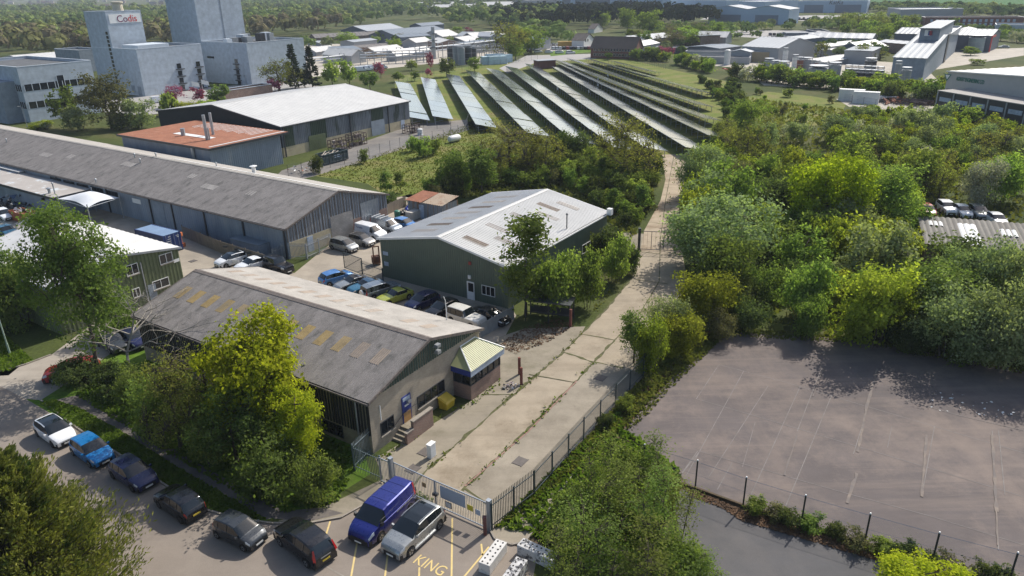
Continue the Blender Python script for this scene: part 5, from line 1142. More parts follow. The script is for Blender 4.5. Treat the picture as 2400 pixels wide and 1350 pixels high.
rowcars((1292, 116), (1384, 116), 11, 95, 'in the pub car park before the white house', 'cars in the pub car park')
rowcars((1282, 107), (1322, 108), 4, 95, 'in the pub car park beside the orange cabin', 'cars in the pub car park')
rowcars((1225, 122), (1350, 127), 5, 10, 'along estate road before the brick office', 'cars on the estate road')
rowcars((1806, 90), (1960, 93), 17, 80, 'in front rank of the black showroom lot', 'cars at the showroom')
rowcars((1800, 83), (1895, 84), 10, 80, 'in second rank left of the black showroom', 'cars at the showroom')
rowcars((1945, 86), (1985, 88), 4, 80, 'on the slope right of the black showroom', 'cars at the showroom')
rowcars((1585, 33), (1648, 35), 7, 100, 'before the second blue distribution shed', 'cars at the blue sheds')
rowcars((1645, 40), (1658, 41), 2, 100, 'left of the twin gabled hangar', 'cars at the blue sheds')
rowcars((1868, 44), (1910, 46), 4, 70, 'right of the twin gabled hangar', 'cars at the blue sheds')
rowcars((1640, 128), (1712, 140), 5, 30, 'among the flat roofed units near white silo', 'vehicles at the flat units', ('hatch', 'van', 'van'))
rowcars((1500, 132), (1530, 134), 2, 30, 'beside the brick office gable', 'cars beside the brick office')
rowcars((840, 168), (900, 160), 5, 20, 'on works road behind the blossom trees', 'vehicles on the works road', ('van', 'van', 'hatch'))
rowcars((2005, 23 * 1.6), (2050, 36), 3, 0, 'beside the lettered blue shed', 'lorries by lettered shed', ('van',))
r = thing('parked_car', 'grey car alone on pale road right of the red framed warehouse', 'car', G(2352, 113), 160)
for k, mt in (('body', PAINT['steel']), ('roof_panel', PAINT['steel']), ('windscreen', m_cglass), ('side_window', m_cglass)): link(k, cm('saloon', 0, k, mt), r)
r = thing('parked_van', 'white van near the red brick plinth of the lettered works block', 'van', G(374, 240), 40)
for k, mt in (('body', PAINT['white']), ('windscreen', m_cglass), ('side_window', m_cglass), ('roof_panel', PAINT['white'])): link(k, cm('van', 0, k, mt), r)
# ---------------------------------------------------------------- fences, gates and yard things
m_pal = M('palisade_steel', (.18, .22, .24), .5, .2, 1.5, metal=.4); m_pald = M('palisade_dark', (.05, .07, .075), .5, .2, 1.5, metal=.2); m_gate = M('gate_steel', (.33, .36, .39), .45, .12, 2, metal=.4)
def palisade(name, label, pts, hgt=2.3, gap=.155, mat=None, lean=0, group=None, post=2.75, cat='fence'):
    P = [np.array(p, float) for p in pts]; r = thing(name, label, cat, P[0], 0, group); mat = mat or m_pal; o = P[0]
    pl, rl = B(), B()
    for a, c in zip(P, P[1:]):
        d = c - a; L = np.linalg.norm(d); d = d / L; n = np.array([-d[1], d[0], 0]); k = int(L / gap)
        for i in range(k + 1):
            p = a - o + d * (i * L / max(1, k)); w = d * .034; q = n * .012
            pl.add([p - w, p, p + w, p - w*1 + (0,0,hgt-.09), p + (0,0,hgt), p + w + (0,0,hgt-.09), p + q, p + q + (0,0,hgt-.02)], [(0,6,7,4,3), (6,2,5,4,7)])
        for z in (.35, hgt - .42):
            x, y = a - o - n * .04, c - o - n * .04; rl.obox(x, y, .045, z, z + .05)
        m = max(1, int(round(L / post)))
        for i in range(m + 1):
            p = a - o + d * (i * L / m) - n * .09; b = B(); b.obox(p - d * .05, p + d * .05, .06, 0, hgt - .12); b.obj('post', mat, r)
    pl.obj('pales', mat, r); rl.obj('rail', mat, r); return r
def bargate(name, label, a, c, hgt, mat, z0=.12, gap=.12, cat='gate', bar=.014, brace=False, mids=1):
    a, c = np.array(a, float), np.array(c, float); d = c - a; L = np.linalg.norm(d); r = thing(name, label, cat, (a[0], a[1], 0), math.degrees(math.atan2(d[1], d[0])))
    f = B(); f.box(0, L, -.03, .03, z0, z0 + .07); f.box(0, L, -.03, .03, hgt - .07, hgt)
    for i in range(mids + 1): x = L * i / mids; f.box(x - .035, x + .035, -.034, .034, z0, hgt)
    if brace: f.path([(0, 0, z0), (L, 0, hgt)], .03, 5)
    f.obj('frame', mat, r); b = B(); k = int(L / gap)
    for i in range(1, k): x = L * i / k; b.box(x - bar, x + bar, -bar, bar, z0 + .07, hgt - .07)
    b.obj('bars', mat, r); return r, L
# front gates
GP = [G(918, 1138), G(1148, 1243)]; g0, g1 = G(924, 1142), G(1022, 1188); g2 = G(1143, 1242)
def gatepost(px, py, label, h=2.35):
    p = G(px, py); b = B(); b.box(-.13, .13, -.13, .13, 0, h); b.box(-.15, .15, -.15, .15, h, h + .03); o = b.obj('gate_post', m_gate); o.location = p; o.rotation_euler[2] = math.radians(-35); tag(o, label, 'gate post')
gatepost(921, 1140, 'steel gate post behind the royal blue van'); gatepost(1148, 1243, 'steel gate post at right end of barred gates beside palisade fence')
gl, LL = bargate('barred_gate', 'barred steel gate leaf behind the royal blue van and silver car', g0 + (.14, -.1, 0), g1, 2.15, m_gate, gap=.13)
gr_, LR = bargate('barred_gate', 'barred steel gate leaf carrying a blank grey board', g1 + (.05, -.03, 0), g2, 2.15, m_gate, gap=.13)
def plate(root, name, x0, x1, z0, z1, mat, d=.035): b = B(); b.box(x0, x1, -d - .012, -d, z0, z1); return b.obj(name, mat, root)
plate(gr_, 'grey_board', LR*.10, LR*.60, 1.0, 1.98, M('board_grey', (.33, .37, .43), .5, .05))
plate(gr_, 'yellow_notice', LR*.63, LR*.74, .98, 1.4, M('notice_yellow', (.50, .42, .03), .5)); plate(gr_, 'notice', LR*.79, LR*.88, .9, 1.3, m_palebl); plate(gr_, 'white_notice', LR*.20, LR*.30, .45, .82, m_white); o = plate(gr_, 'notice_frame', LR*.185, LR*.315, .40, .87, m_dark, .02)
plate(gl, 'notice', LL*.70, LL*.80, 1.25, 1.6, M('notice_tan', (.30, .22, .10), .6)); plate(gl, 'white_notice', LL*.42, LL*.52, .45, .85, m_white); plate(gl, 'notice_frame', LL*.405, LL*.535, .4, .9, m_dark, .02)
b = B(); b.box(-.2, .12, -.12, .12, .95, 1.15); b.obj('latch', m_dark, gr_)
bargate('wicket_gate', 'narrow barred wicket gate left of the blue van, beside palisade fence', G(893, 1130), G(916, 1141), 2.1, m_gate, gap=.13)
p = G(1143, 1246); b = B(); b.box(-.11, .11, -.11, .11, 0, 1.35); b.box(-.12, .12, -.12, .12, 1.35, 1.4)
for k in range(3): b.box(-.115, .115, -.115, .115, .3 + k*.35, .36 + k*.35)
o = b.obj('bollard', M('bollard_maroon', (.13, .05, .045), .7, .3, 3)); o.location = p + dirv(-120) * .3; tag(o, 'maroon bollard at the right end of the barred gates', 'bollard')
palisade('palisade_fence', 'grey palisade fence corner against the brick warehouse, left of gates', [G(893, 1130), G(830, 1102), G(874, 1058)])
palisade('palisade_fence', 'long palisade fence between concrete track and tarmac tennis court', [G(1151, 1243), G(1250, 1165), G(1365, 1035), G(1440, 953), G(1505, 886), G(1560, 815)], mat=M('palisade_blue_grey', (.03, .046, .052), .55, .2, 1.5, metal=0))
palisade('palisade_fence', 'pale palisade gates and fence at the shed gable beside silver people carrier', [G(664, 607), G(720, 608), G(776, 583)], 2.2, .17, m_gate)
palisade('palisade_fence', 'low palisade panel by the vintage tourer', [G(640, 612), G(682, 598)], 1.7, .16, m_metal)
palisade('palisade_fence', 'dark palisade fence joining corner of green unit near parked cars', [G(851, 646), G(900, 663)], 2.0, .2, m_pald)
bargate('steel_gate', 'dark braced steel gate beside bright blue hatchback with sunroof', G(808, 630), G(851, 646), 2.2, m_pald, gap=.15, brace=True)
palisade('palisade_fence', 'striped pale palisade fence at left edge before rusty skip', [G(-30, 535), G(45, 556), G(105, 520)], 2.1, .2, m_gate)
bargate('track_gate', 'black mesh double gates across the concrete track among trees', G(1497, 586), G(1612, 592), 2.6, m_dark, gap=.5, bar=.01, mids=4)
p = G(1497, 586); b = B(); b.box(-.15, .15, -.15, .15, 0, 2.9); b.box(-.17, .17, -.17, .17, 2.9, 2.94); o = b.obj('gate_post', m_dark); o.location = p; tag(o, 'dark post carrying the mesh gates across the track', 'gate post')
# timber fences
def boards(label, pts, hgt, mat, gap=.0, posts=2.4, bw=.14):
    P = [np.array(q, float) for q in pts]; r = thing('timber_fence', label, 'fence', P[0]); o = P[0]; b = B()
    for a, c in zip(P, P[1:]):
        d = c - a; L = np.linalg.norm(d); d /= L; k = int(L / bw)
        for i in range(k): u = a - o + d * (i + .04) * L / k; v = a - o + d * (i + .96) * L / k; b.obox(u, v, .03, .03, hgt + rnd.uniform(-.02, .02))
        n = np.array([-d[1], d[0], 0]); m = max(1, int(L / posts))
        for i in range(m + 1): p = a - o + d * (L * i / m) + n * .07; e = B(); e.box(p[0]-.05, p[0]+.05, p[1]-.05, p[1]+.05, 0, hgt + .1); e.obj('post', mat, r)
    b.obj('boards', mat, r); return r
f_ = boards('brown timber fence with small lamps along the long shed yard', [G(430, 556), G(520, 594), G(640, 632)], 1.7, m_wood)
for i, (px, py) in enumerate(((528, 567), (556, 573), (585, 582), (614, 591), (645, 598))):
    p = G(px, py + 14, 1.2) - np.array(f_.location); b = B(); b.box(p[0]-.3, p[0]+.3, p[1]-.06, p[1]+.02, 1.25, 1.5); b.obj('fence_lamp', m_dark, f_)
boards('grey timber fence by black saloon at the corner of brick warehouse', [G(1128, 792), G(1155, 776), G(1205, 748)], 1.5, m_metal)
boards('grey boarded fence behind parked vans beside the tin shed', [G(905, 505), G(952, 483)], 1.6, m_wood)
# mesh fence round the court
m_post = M('fence_post_black', (.025, .03, .028), .6, .2, 2); m_wire = M('wire', (.30, .34, .38), .4, .1, metal=.6)
mm, nt, bs = _nt('chain_link'); tr = nt.nodes.new('ShaderNodeBsdfTransparent'); mi = nt.nodes.new('ShaderNodeMixShader'); mi.inputs[0].default_value = .075
nt.links.new(tr.outputs[0], mi.inputs[1]); nt.links.new(bs.outputs[0], mi.inputs[2]); nt.links.new(mi.outputs[0], nt.nodes['Material Output'].inputs[0]); bs.inputs['Base Color'].default_value = (.35, .42, .52, 1); bs.inputs['Metallic'].default_value = .3
FP = [G(1507, 1108), G(1629, 1147), G(1741, 1188), G(1877, 1232), G(2025, 1277), G(2183, 1323), G(2362, 1372), G(2560, 1428)]
fr = thing('mesh_fence', 'chain link fence with black posts between tennis court and lower tarmac', 'fence', FP[0])
HF = 2.35; Q = [p - FP[0] for p in FP]
for p in Q: b = B(); b.tube(p, p + (0, 0, HF), .055, n=8); po = b.obj('post', m_post, fr); b = B(); b.tube(p + (0,0,HF), p + (0,0,HF+.07), .065, .04, 8); b.obj('post_cap', m_white, po)
b = B()
for p, q in zip(Q, Q[1:]): b.quad(p + (0,0,.05), q + (0,0,.05), q + (0,0,HF-.12), p + (0,0,HF-.12))
b.obj('chain_link', mm, fr); b = B()
for p, q in zip(Q, Q[1:]):
    for z in (HF - .12, 1.2, .1): b.tube(p + (0,0,z), q + (0,0,z), .014 if z > 2 else .007, n=4)
b.obj('line_wire', m_wire, fr)
wl = B()
for p, q in zip(FP, FP[1:]): wl.obox(p, q, .16, 0, .2)
o = wl.obj('low_kerb_wall', m_soil); tag(o, 'dark low edging wall under the chain link fence', 'wall')
# fence round the barn yard and the solar field (posts and wires)
def wirefence(label, pts, hgt=2.0, sp=3.0, mat=None, mesh=True, r_=.04):
    P = [np.array(q, float) for q in pts]; r = thing('wire_fence', label, 'fence', P[0]); o = P[0]; w = B(); s = B()
    for a, c in zip(P, P[1:]):
        d = c - a; L = np.linalg.norm(d); m = max(1, int(round(L / sp)))
        for i in range(m + 1): p = a - o + d * i / m; b = B(); b.tube(p, p + (0,0,hgt), r_, n=5); b.obj('post', mat or m_post, r)
        for z in (.15, hgt * .5, hgt - .05): w.tube(a - o + (0,0,z), c - o + (0,0,z), .012, n=3)
        s.quad(a - o + (0,0,.05), c - o + (0,0,.05), c - o + (0,0,hgt-.05), a - o + (0,0,hgt-.05))
    w.obj('line_wire', mat or m_post, r)
    if mesh: s.obj('chain_link', mm, r)
wirefence('dark wire fence around the barn yard before the meadow', [G(676, 412), G(740, 402), G(840, 377), G(960, 338), G(1040, 326), G(1090, 308), G(1100, 285)], 2.1, 3.2)
wirefence('dark wire fence along the near end of the solar rows', [G(962, 296), G(1090, 308)], 1.9, 4)
wirefence('dark wire fence behind far end of solar field by the road', [G(925, 205), G(1000, 178), G(1200, 148), G(1260, 140)], 2.2, 4)
wirefence('dark palisade line along the right head of solar field', [G(1440, 133), G(1490, 148), G(1560, 162)], 2.4, 1.5, mesh=False)
wirefence('wire fence before the scrap yard on the right', [G(1970, 235), G(2110, 262), G(2200, 275)], 2.0, 4)

# concrete blocks
m_cb = M('white_concrete', (.58, .56, .53), .85, .1, 2, c2=(.36, .35, .32), thr=(.55, .7), c2scale=3)
m_hole = M('block_socket', (.03, .028, .026), .9)
def cblock(px, py, L, ang, label, mat=None):
    p = G(px, py, .75); r = thing('concrete_block', label, 'concrete block', (p[0], p[1], .01), ang, 'white concrete barrier blocks'); b = B(); b.box(0, L, 0, .75, 0, .74); o = b.obj('block', mat or m_cb, r)
    md = o.modifiers.new('edge', 'BEVEL'); md.width = .03; md.segments = 2
    b = B(); k = int(round(L / .33))
    for i in range(k):
        for y in (.2, .55): b.lathe([(.055, .741), (.06, .757), (.03, .762)], 8, ((i + .5) * L / k, y))
    b.obj('socket', m_hole, r)
cblock(1147, 1327, 2.2, 62, 'clean white concrete block with two rows of dark studs beside bay lines')
cblock(1211, 1277, 2.5, -34, 'stained white concrete block end-on to the leafy sapling thicket', M('stained_concrete', (.52, .51, .49), .85, .2, 2, c2=(.10, .10, .10), thr=(.52, .58), c2scale=2.2))
cblock(1196, 1372, 2.2, 62, 'mottled concrete block cut by bottom edge, nearest the viewer', M('mottled_concrete', (.52, .51, .50), .85, .2, 2, c2=(.08, .08, .09), thr=(.48, .55), c2scale=3))
# white cabinet, yellow grit bin, posts, rubble
p = G(1012, 1070); r = thing('utility_cabinet', 'slim white utility cabinet standing on the weedy pavement', 'cabinet', (p[0], p[1], .012), 57)
b = B(); b.box(-.3, .3, -.18, .18, 0, 1.1); b.obj('body', m_white, r); b = B(); b.box(-.33, .33, -.21, .21, 1.1, 1.16); b.obj('lid', m_white, r); b = B(); b.box(-.26, .26, -.195, -.18, .1, 1.0); b.obj('door', M('cabinet_door', (.62, .64, .66), .5), r)
p = G(1047, 953); r = thing('grit_bin', 'yellow grit bin with sloping lid against the brick wall', 'grit bin', (p[0], p[1], .012), 57); m_bin = M('bin_yellow', (.52, .36, .03), .5, .12, 2)
b = B(); b.add([(-.5,-.4,0),(.5,-.4,0),(.55,.35,0),(-.55,.35,0),(-.56,-.45,.6),(.56,-.45,.6),(.58,.4,.95),(-.58,.4,.95)], [(0,3,2,1),(4,5,6,7),(0,1,5,4),(1,2,6,5),(2,3,7,6),(3,0,4,7)]); b.obj('body', m_bin, r)
b = B(); b.add([(-.62,-.5,.6),(.62,-.5,.6),(.62,.44,1.0),(-.62,.44,1.0),(-.5,-.36,.74),(.5,-.36,.74),(.5,.34,1.06),(-.5,.34,1.06)], [(4,5,6,7),(0,1,5,4),(1,2,6,5),(2,3,7,6),(3,0,4,7)]); b.obj('lid', m_bin, r)
m_rpost = M('rust_post', (.19, .062, .045), .85, .25, 2, stretch=(1, 1, .3))
for px, py, hh, lb in ((1217.5, 877, 1.66, 'rust red steel post, farther of two on the pavement edge'), (1222, 901, 1.65, 'rust red steel post, nearer of two on the pavement edge')):
    p = G(px, py); b = B(); b.box(-.1, .1, -.09, .09, 0, hh); b.box(-.12, .12, -.02, .02, 0, hh - .02); o = b.obj('steel_post', m_rpost); o.location = p; o.rotation_euler[2] = math.radians(20); tag(o, lb, 'post', 'rust red posts')
p = G(1200, 906); b = B()
for i in range(46):
    a, d = rnd.uniform(0, 6.28), rnd.random() ** .7 * .85; s = rnd.uniform(.06, .2); x, y = d*math.cos(a)*1.1, d*math.sin(a)*.7; z = (1 - d) * .25 * rnd.random()
    q = [np.array((x, y, z)) + np.array((rnd.uniform(-s, s), rnd.uniform(-s, s), rnd.uniform(0, s))) for _ in range(6)]; b.add(q, [(0,1,2),(0,2,3),(0,3,4),(1,2,4),(2,3,5),(3,4,5),(0,1,5)]); b.m[-7:] = [i % 3] * 7
o = b.obj('rubbish_heap', [M('rubbish_white', (.62, .58, .56), .7), m_dark, M('rubbish_pink', (.45, .36, .34), .8)]); o.location = p; tag(o, 'small heap of white rubbish at foot of rust red posts', 'rubbish')
# open fronted shelter under trees
p = G(1232, 752); r = thing('smoking_shelter', 'black framed open shelter with glazed roof under trees beside track', 'shelter', p, -18)
b = B()
for x in (0, 2.4, 4.6):
    for y in (0, 1.8): b.box(x-.05, x+.05, y-.05, y+.05, 0, 2.2)
b.box(-.05, 4.65, -.05, .05, 2.2, 2.3); b.box(-.05, 4.65, 1.75, 1.85, 2.2, 2.3); b.box(0, 4.6, -.04, .04, 1.1, 1.16); b.obj('frame', m_dark, r); b = B(); b.box(-.15, 4.75, -.2, 2.0, 2.3, 2.36); b.obj('roof', M('shelter_roof', (.06, .065, .065), .4, .3, 1), r)
b = B(); b.box(0, 4.6, 1.72, 1.78, .2, 1.1); b.obj('back_panel', m_dark, r)
b = B(); b.box(4.62, 4.85, -.2, 0, 0, 1.9); b.obj('side_post', m_rpost, r)
# shipping container
q = [G(381, 553.5, 2.6), G(319.5, 538, 2.6), G(422.5, 544, 2.6)]; d = q[1] - q[0]; an = math.degrees(math.atan2(d[1], d[0])); m_cont = M('container_blue', (.022, .045, .16), .5, .15, .8); m_contt = M('container_top', (.16, .24, .36), .6, .15, .6)
r = thing('shipping_container', 'dark blue shipping container with pale blue roof and white door lettering', 'container', (q[0][0], q[0][1], .01), an); b = B()
b.corr((0, 0, .12), (1,0,0), (0,0,1), 6.06, 2.4, (0,1,0), .28, -.035); b.corr((0, -2.44, .12), (1,0,0), (0,0,1), 6.06, 2.4, (0,-1,0), .28, -.035); b.box(5.98, 6.06, -2.44, 0, .1, 2.55); b.obj('body', m_cont, r)
b = B(); b.corr((0, -2.44, 2.56), (1,0,0), (0,1,0), 6.06, 2.44, (0,0,1), .5, .02); b.obj('roof', m_contt, r)
b = B()
for x in (0, 6.06):
    for y in (-2.44, 0): b.box(x-.06, x+.06, y-.06, y+.06, 0, 2.6)
for y in (-2.44, 0): b.box(0, 6.06, y-.05, y+.05, 2.5, 2.6); b.box(0, 6.06, y-.05, y+.05, 0, .14)
b.obj('frame', m_cont, r); b = B(); b.box(-.03, .03, -2.4, -1.24, .14, 2.5); b.box(-.03, .03, -1.2, -.04, .14, 2.5); dd = b.obj('door', m_cont, r)
b = B()
for y in (-2.1, -1.5, -.95, -.35): b.tube((-.06, y, .15), (-.06, y, 2.5), .02, n=5)
b.obj('locking_bar', m_metal, dd)
b = B()
for i in range(6): z = 2.2 - i * .3; b.box(-.036, -.031, -1.02, -1.02 + .35 + .1 * (i % 3), z, z + .1)
b.box(-.036, -.031, -2.2, -1.9, 1.9, 2.0); b.box(-.036, -.031, -2.2, -1.8, 2.1, 2.2); b.obj('white_marking', m_white, dd)
p = G(427, 578); b = B(); b.box(-.4, .4, -.3, .3, 0, .5); b.box(-.12, .12, -.1, .1, .5, 1.9); b.box(-.3, .3, -.2, .2, 1.5, 2.0); o = b.obj('orange_machine', M('machine_orange', (.50, .14, .04), .6)); o.location = p; tag(o, 'small orange machine behind the blue shipping container', 'machine')
# grey cabin by the long shed
p = G(545, 588); r = thing('storage_bin', 'long dark grey ribbed storage box by the long shed wall', 'storage box', (p[0], p[1], 0), -34); b = B(); b.corr((0,0,0), (1,0,0), (0,0,1), 5.6, 1.7, (0,-1,0), .2, .04); b.corr((5.6,0,0), (0,1,0), (0,0,1), 2.2, 1.7, (1,0,0), .3, .04); b.box(.02, 5.58, .03, 2.2, 0, 1.65); b.obj('body', m_panel_d, r); b = B(); b.box(-.05, 5.65, -.08, 2.25, 1.7, 1.76); b.obj('lid', m_slater, r)
# pallets, forklift mast, cartons near the green unit
p = G(884, 622); r = thing('forklift_mast', 'brown forklift mast standing at the corner of green unit', 'forklift', p, 20); b = B()
for x in (-.35, .35): b.box(x-.07, x+.07, -.08, .08, 0, 2.5)
for z in (.3, 1.2, 2.4): b.box(-.35, .35, -.05, .05, z, z + .12)
b.obj('mast', M('mast_brown', (.16, .07, .035), .7), r); b = B(); b.box(-.5, .5, .1, .9, .2, 1.1); b.obj('body', M('forklift_body', (.12, .06, .04), .7), r)
p = G(975, 512); r = thing('carton_stack', 'big pale carton on a pallet between parked cars and tin shed', 'carton', p, 57); b = B(); b.box(-1.6, 1.6, -.6, .6, .14, 1.35); b.obj('carton', M('carton', (.45, .42, .37), .8, .1), r); b = B()
for y in (-.55, 0, .55): b.box(-1.6, 1.6, y-.06, y+.06, 0, .14)
b.obj('pallet', m_wood, r)
p = G(932, 515); b = B(); b.lathe([(.42, 0), (.45, 1.3), (.3, 1.42), (.1, 1.46)], 14); o = b.obj('green_drum', M('drum_green', (.03, .16, .10), .5)); o.location = p; tag(o, 'dark green plastic drum beside the pale carton', 'drum')
for i, (px, py, c_, lb) in enumerate(((945, 502, (.02, .02, .022), 'black rubbish sacks piled beside the green drum'), (960, 494, (.02, .05, .35), 'blue rubbish sacks beside the tin shed door'))):
    p = G(px, py); b = B()
    for k in range(6): x, y, s = rnd.uniform(-.6, .6), rnd.uniform(-.4, .4), rnd.uniform(.3, .45); b.lathe([(s*.7, 0), (s, s*.5), (s*.8, s*1.1), (s*.25, s*1.5), (s*.3, s*1.7)], 9, (x, y))
    o = b.obj('rubbish_sacks', M(f'sack_{i}', c_, .45, .3, 2)); o.location = p; tag(o, lb, 'rubbish sacks')
# barn yard: skip, racks, tank
m_skip = M('skip_dark_green', (.022, .045, .048), .6, .2, .8)
p = G(762, 389); r = thing('roll_on_skip', 'big dark green open topped skip full of timber in front of barn', 'skip', (p[0], p[1], 0), 55); b = B(); Lk, Wk, Hk = 6.2, 2.4, 2.0
for x0, x1, y0, y1 in ((0, Lk, 0, .08), (0, Lk, Wk-.08, Wk), (0, .08, .08, Wk-.08), (Lk-.08, Lk, .08, Wk-.08), (.08, Lk-.08, .08, Wk-.08)): b.box(x0, x1, y0, y1, .2, Hk if (y1-y0 < 1 or x1-x0 < 1) else 1.5)
b.obj('body', m_skip, r); b = B()
for k in range(7): x = .3 + k * 5.6/6; b.box(x-.05, x+.05, -.1, 0, .2, Hk)
b.box(-.06, Lk+.06, -.12, .1, Hk, Hk+.1); b.box(-.06, Lk+.06, Wk-.1, Wk+.1, Hk, Hk+.1); b.obj('rib', m_skip, r); b = B()
for k in range(14): x, y, t = rnd.uniform(.5, 5.2), rnd.uniform(.4, 2), rnd.uniform(-.6, .6); b.path([(x-.9*math.cos(t), y-.7*math.sin(t), 1.6), (x+.9*math.cos(t), y+.7*math.sin(t), 1.7+rnd.uniform(0, .6))], .09, 4)
b.obj('timber_load', M('scrap_timber', (.46, .40, .33), .8, .3), r); b = B()
for z, l_ in ((1.4, 1.5), (1.05, 1.7)): b.box(2.6, 2.6 + l_, -.016, -.012, z, z + .2)
b.obj('faded_marking', m_palebl, r)
def crate(px, py, L, W, Hh, ang, label):
    p = G(px, py); r = thing('stillage_stack', label, 'stillages', (p[0], p[1], 0), ang); b = B()
    for i in range(int(L/.8) + 1):
        for y in (0, W): x = min(L, i*.8); b.box(x-.05, x+.05, y-.05, y+.05, 0, Hh)
    for z in (0, Hh*.33, Hh*.66, Hh): 
        for y in (0, W): b.box(0, L, y-.05, y+.05, z, z + .1)
        b.box(-.05, .05, 0, W, z, z+.1); b.box(L-.05, L+.05, 0, W, z, z+.1)
    b.obj('frame', M('rusty_frame', (.07, .045, .035), .8, .3), r); b = B()
    for k in range(10): x, y, z = rnd.uniform(.2, L-.9), rnd.uniform(.2, W-.6), rnd.choice((.05, Hh*.35, Hh*.68)); b.box(x, x+rnd.uniform(.4, .9), y, y+.5, z, z + Hh*.25)
    b.obj('contents', M('mixed_scrap', (.16, .13, .12), .7, .6, .8, c2=(.5, .46, .46), c2scale=.7), r)
crate(787, 357, 4.6, 2.2, 2.2, 55, 'rusty stillages stacked before barn, left stack with white bundle')
crate(829, 345, 4.0, 2.2, 2.4, 55, 'rusty stillages stacked before barn beside its right roller door')
crate(962, 315, 3.6, 2.4, 1.9, 55, 'open brown frame rack at the right corner of the barn')
p = G(985, 316); b = B(); b.lathe([(.6, 0), (.62, 1.3), (.3, 1.45)], 12); b.box(-.62, .62, -.62, .62, 0, .12); o = b.obj('liquid_tote', m_tankw); o.location = p; tag(o, 'white liquid tote beside the open brown frame rack', 'tote')
p = G(1065, 333); r = thing('gas_tank', 'white horizontal gas tank lying on the meadow edge', 'gas tank', (p[0], p[1], 0), 52); b = B(); b.path([(-1.75,0,.85),(-1.6,0,.85),(-1.2,0,.85),(1.2,0,.85),(1.6,0,.85),(1.75,0,.85)], [.2,.55,.72,.72,.55,.2], 16); b.obj('shell', m_tankw, r, True); b = B(); b.box(-1.1,-.9,-.5,.5,0,.5); b.box(.9,1.1,-.5,.5,0,.5); b.obj('saddle', m_dark, r)
p = G(702, 404); b = B()
for i in range(60):
    x, y, z = rnd.gauss(0, 1.4), rnd.gauss(0, .8), abs(rnd.gauss(0, .4)); s = rnd.uniform(.1, .45); b.add([np.array((x, y, z)) + np.array((rnd.uniform(-s, s), rnd.uniform(-s, s), rnd.uniform(0, s))) for _ in range(4)], [(0,1,2),(1,2,3),(0,2,3)]); b.m[-3:] = [i % 3]*3
o = b.obj('scrap_heap', [m_white, m_rust, m_grey]); o.location = p; tag(o, 'heap of rusty and white scrap at the left end of barn yard', 'scrap')
# left yard scrap and skip
p = G(40, 520); r = thing('rusty_skip', 'rust orange open skip loaded with scrap at the left edge', 'skip', (p[0], p[1], 0), -34); b = B()
for x0, x1, y0, y1 in ((0, 4.2, 0, .08), (0, 4.2, 1.9, 1.98), (0, .08, .08, 1.9), (4.12, 4.2, .08, 1.9), (.08, 4.12, .08, 1.9)): b.box(x0-2, x1-2, y0, y1, .1, 1.5 if (y1-y0 < 1 or x1-x0 < 1) else 1.0)
b.obj('body', M('skip_rust', (.30, .09, .035), .8, .2), r); b = B()
for i in range(30): x, y, z = rnd.uniform(-1.8, 2), rnd.uniform(.2, 1.8), rnd.uniform(1, 1.7); s = rnd.uniform(.15, .45); b.add([np.array((x, y, z)) + np.array((rnd.uniform(-s, s), rnd.uniform(-s, s), rnd.uniform(-s, s))) for _ in range(4)], [(0,1,2),(1,2,3),(0,2,3)]); b.m[-3:] = [i % 3]*3
b.obj('scrap_load', [m_dark, m_white, m_grey], r)
p = G(30, 488); b = B()
for i in range(190): x, y = rnd.gauss(0, 3.6), rnd.gauss(0, 1.5); z = abs(rnd.gauss(0, .8)); s = rnd.uniform(.2, .7); b.add([np.array((x, y, z)) + np.array((rnd.uniform(-s, s), rnd.uniform(-s, s), rnd.uniform(-s*.5, s))) for _ in range(4)], [(0,1,2),(1,2,3),(0,2,3)]); b.m[-3:] = [i % 4]*3
o = b.obj('scrap_heap', [m_dark, m_tyre, m_grey, M('scrap_blue', (.05, .09, .16), .5)]); o.location = p; o.rotation_euler[2] = math.radians(-34); tag(o, 'dark heap of car parts behind rusty skip at left edge', 'scrap')
# scrap yard on the right
for i, (px, py, lb) in enumerate(((2050, 238, 'white machine frame and beams on the pale yard, left part'), (2100, 240, 'long rusty beams laid across the pale yard'), (2150, 246, 'brown stack of steel sections near yard middle'), (2190, 240, 'grey steel frames beside the works dock'))):
    p = G(px, py); b = B()
    for k in range(22): x, y, t, z = rnd.uniform(-4, 4), rnd.uniform(-2, 2), rnd.uniform(-.5, .5) + i, rnd.uniform(.2, 1.4); l_ = rnd.uniform(1, 3.4); b.path([(x-l_*math.cos(t), y-l_*math.sin(t), z), (x+l_*math.cos(t), y+l_*math.sin(t), z)], rnd.uniform(.12, .3), 4)
    o = b.obj('steel_stack', [m_metal, m_rust, M('steel_brown', (.08, .05, .04), .8), m_grey][i]); o.location = p; tag(o, lb, 'steel stack')
for i, (px, py) in enumerate(((1994, 236), (2028, 242))): p = G(px, py, 0); b = B(); b.box(-3.2, 3.2, -1, 1, 0, 3.0); b.box(-3.25, 3.25, -1.05, 1.05, 3.0, 3.1); b.box(-3.22, -3.1, -1.03, 1.03, 0, 3.0); o = b.obj('white_cabin', m_tankw); o.location = p; o.rotation_euler[2] = math.radians(-30); tag(o, f'white site cabin at left end of the pale scrap yard, {("farther", "nearer")[i]} one', 'cabin')
p = G(1712, 172); b = B()
for k in range(7): t = k * PI / 3.5; b.path([(0, 0, 1.2), (3.2*math.cos(t), 2.2*math.sin(t), 1.8)], .18, 4)
b.tube((0,0,0), (0,0,1.8), .6, n=8); o = b.obj('red_machine', m_let2); o.location = p; tag(o, 'bright red spider shaped machine before the tank farm', 'machine')
p = G(1745, 178); b = B()
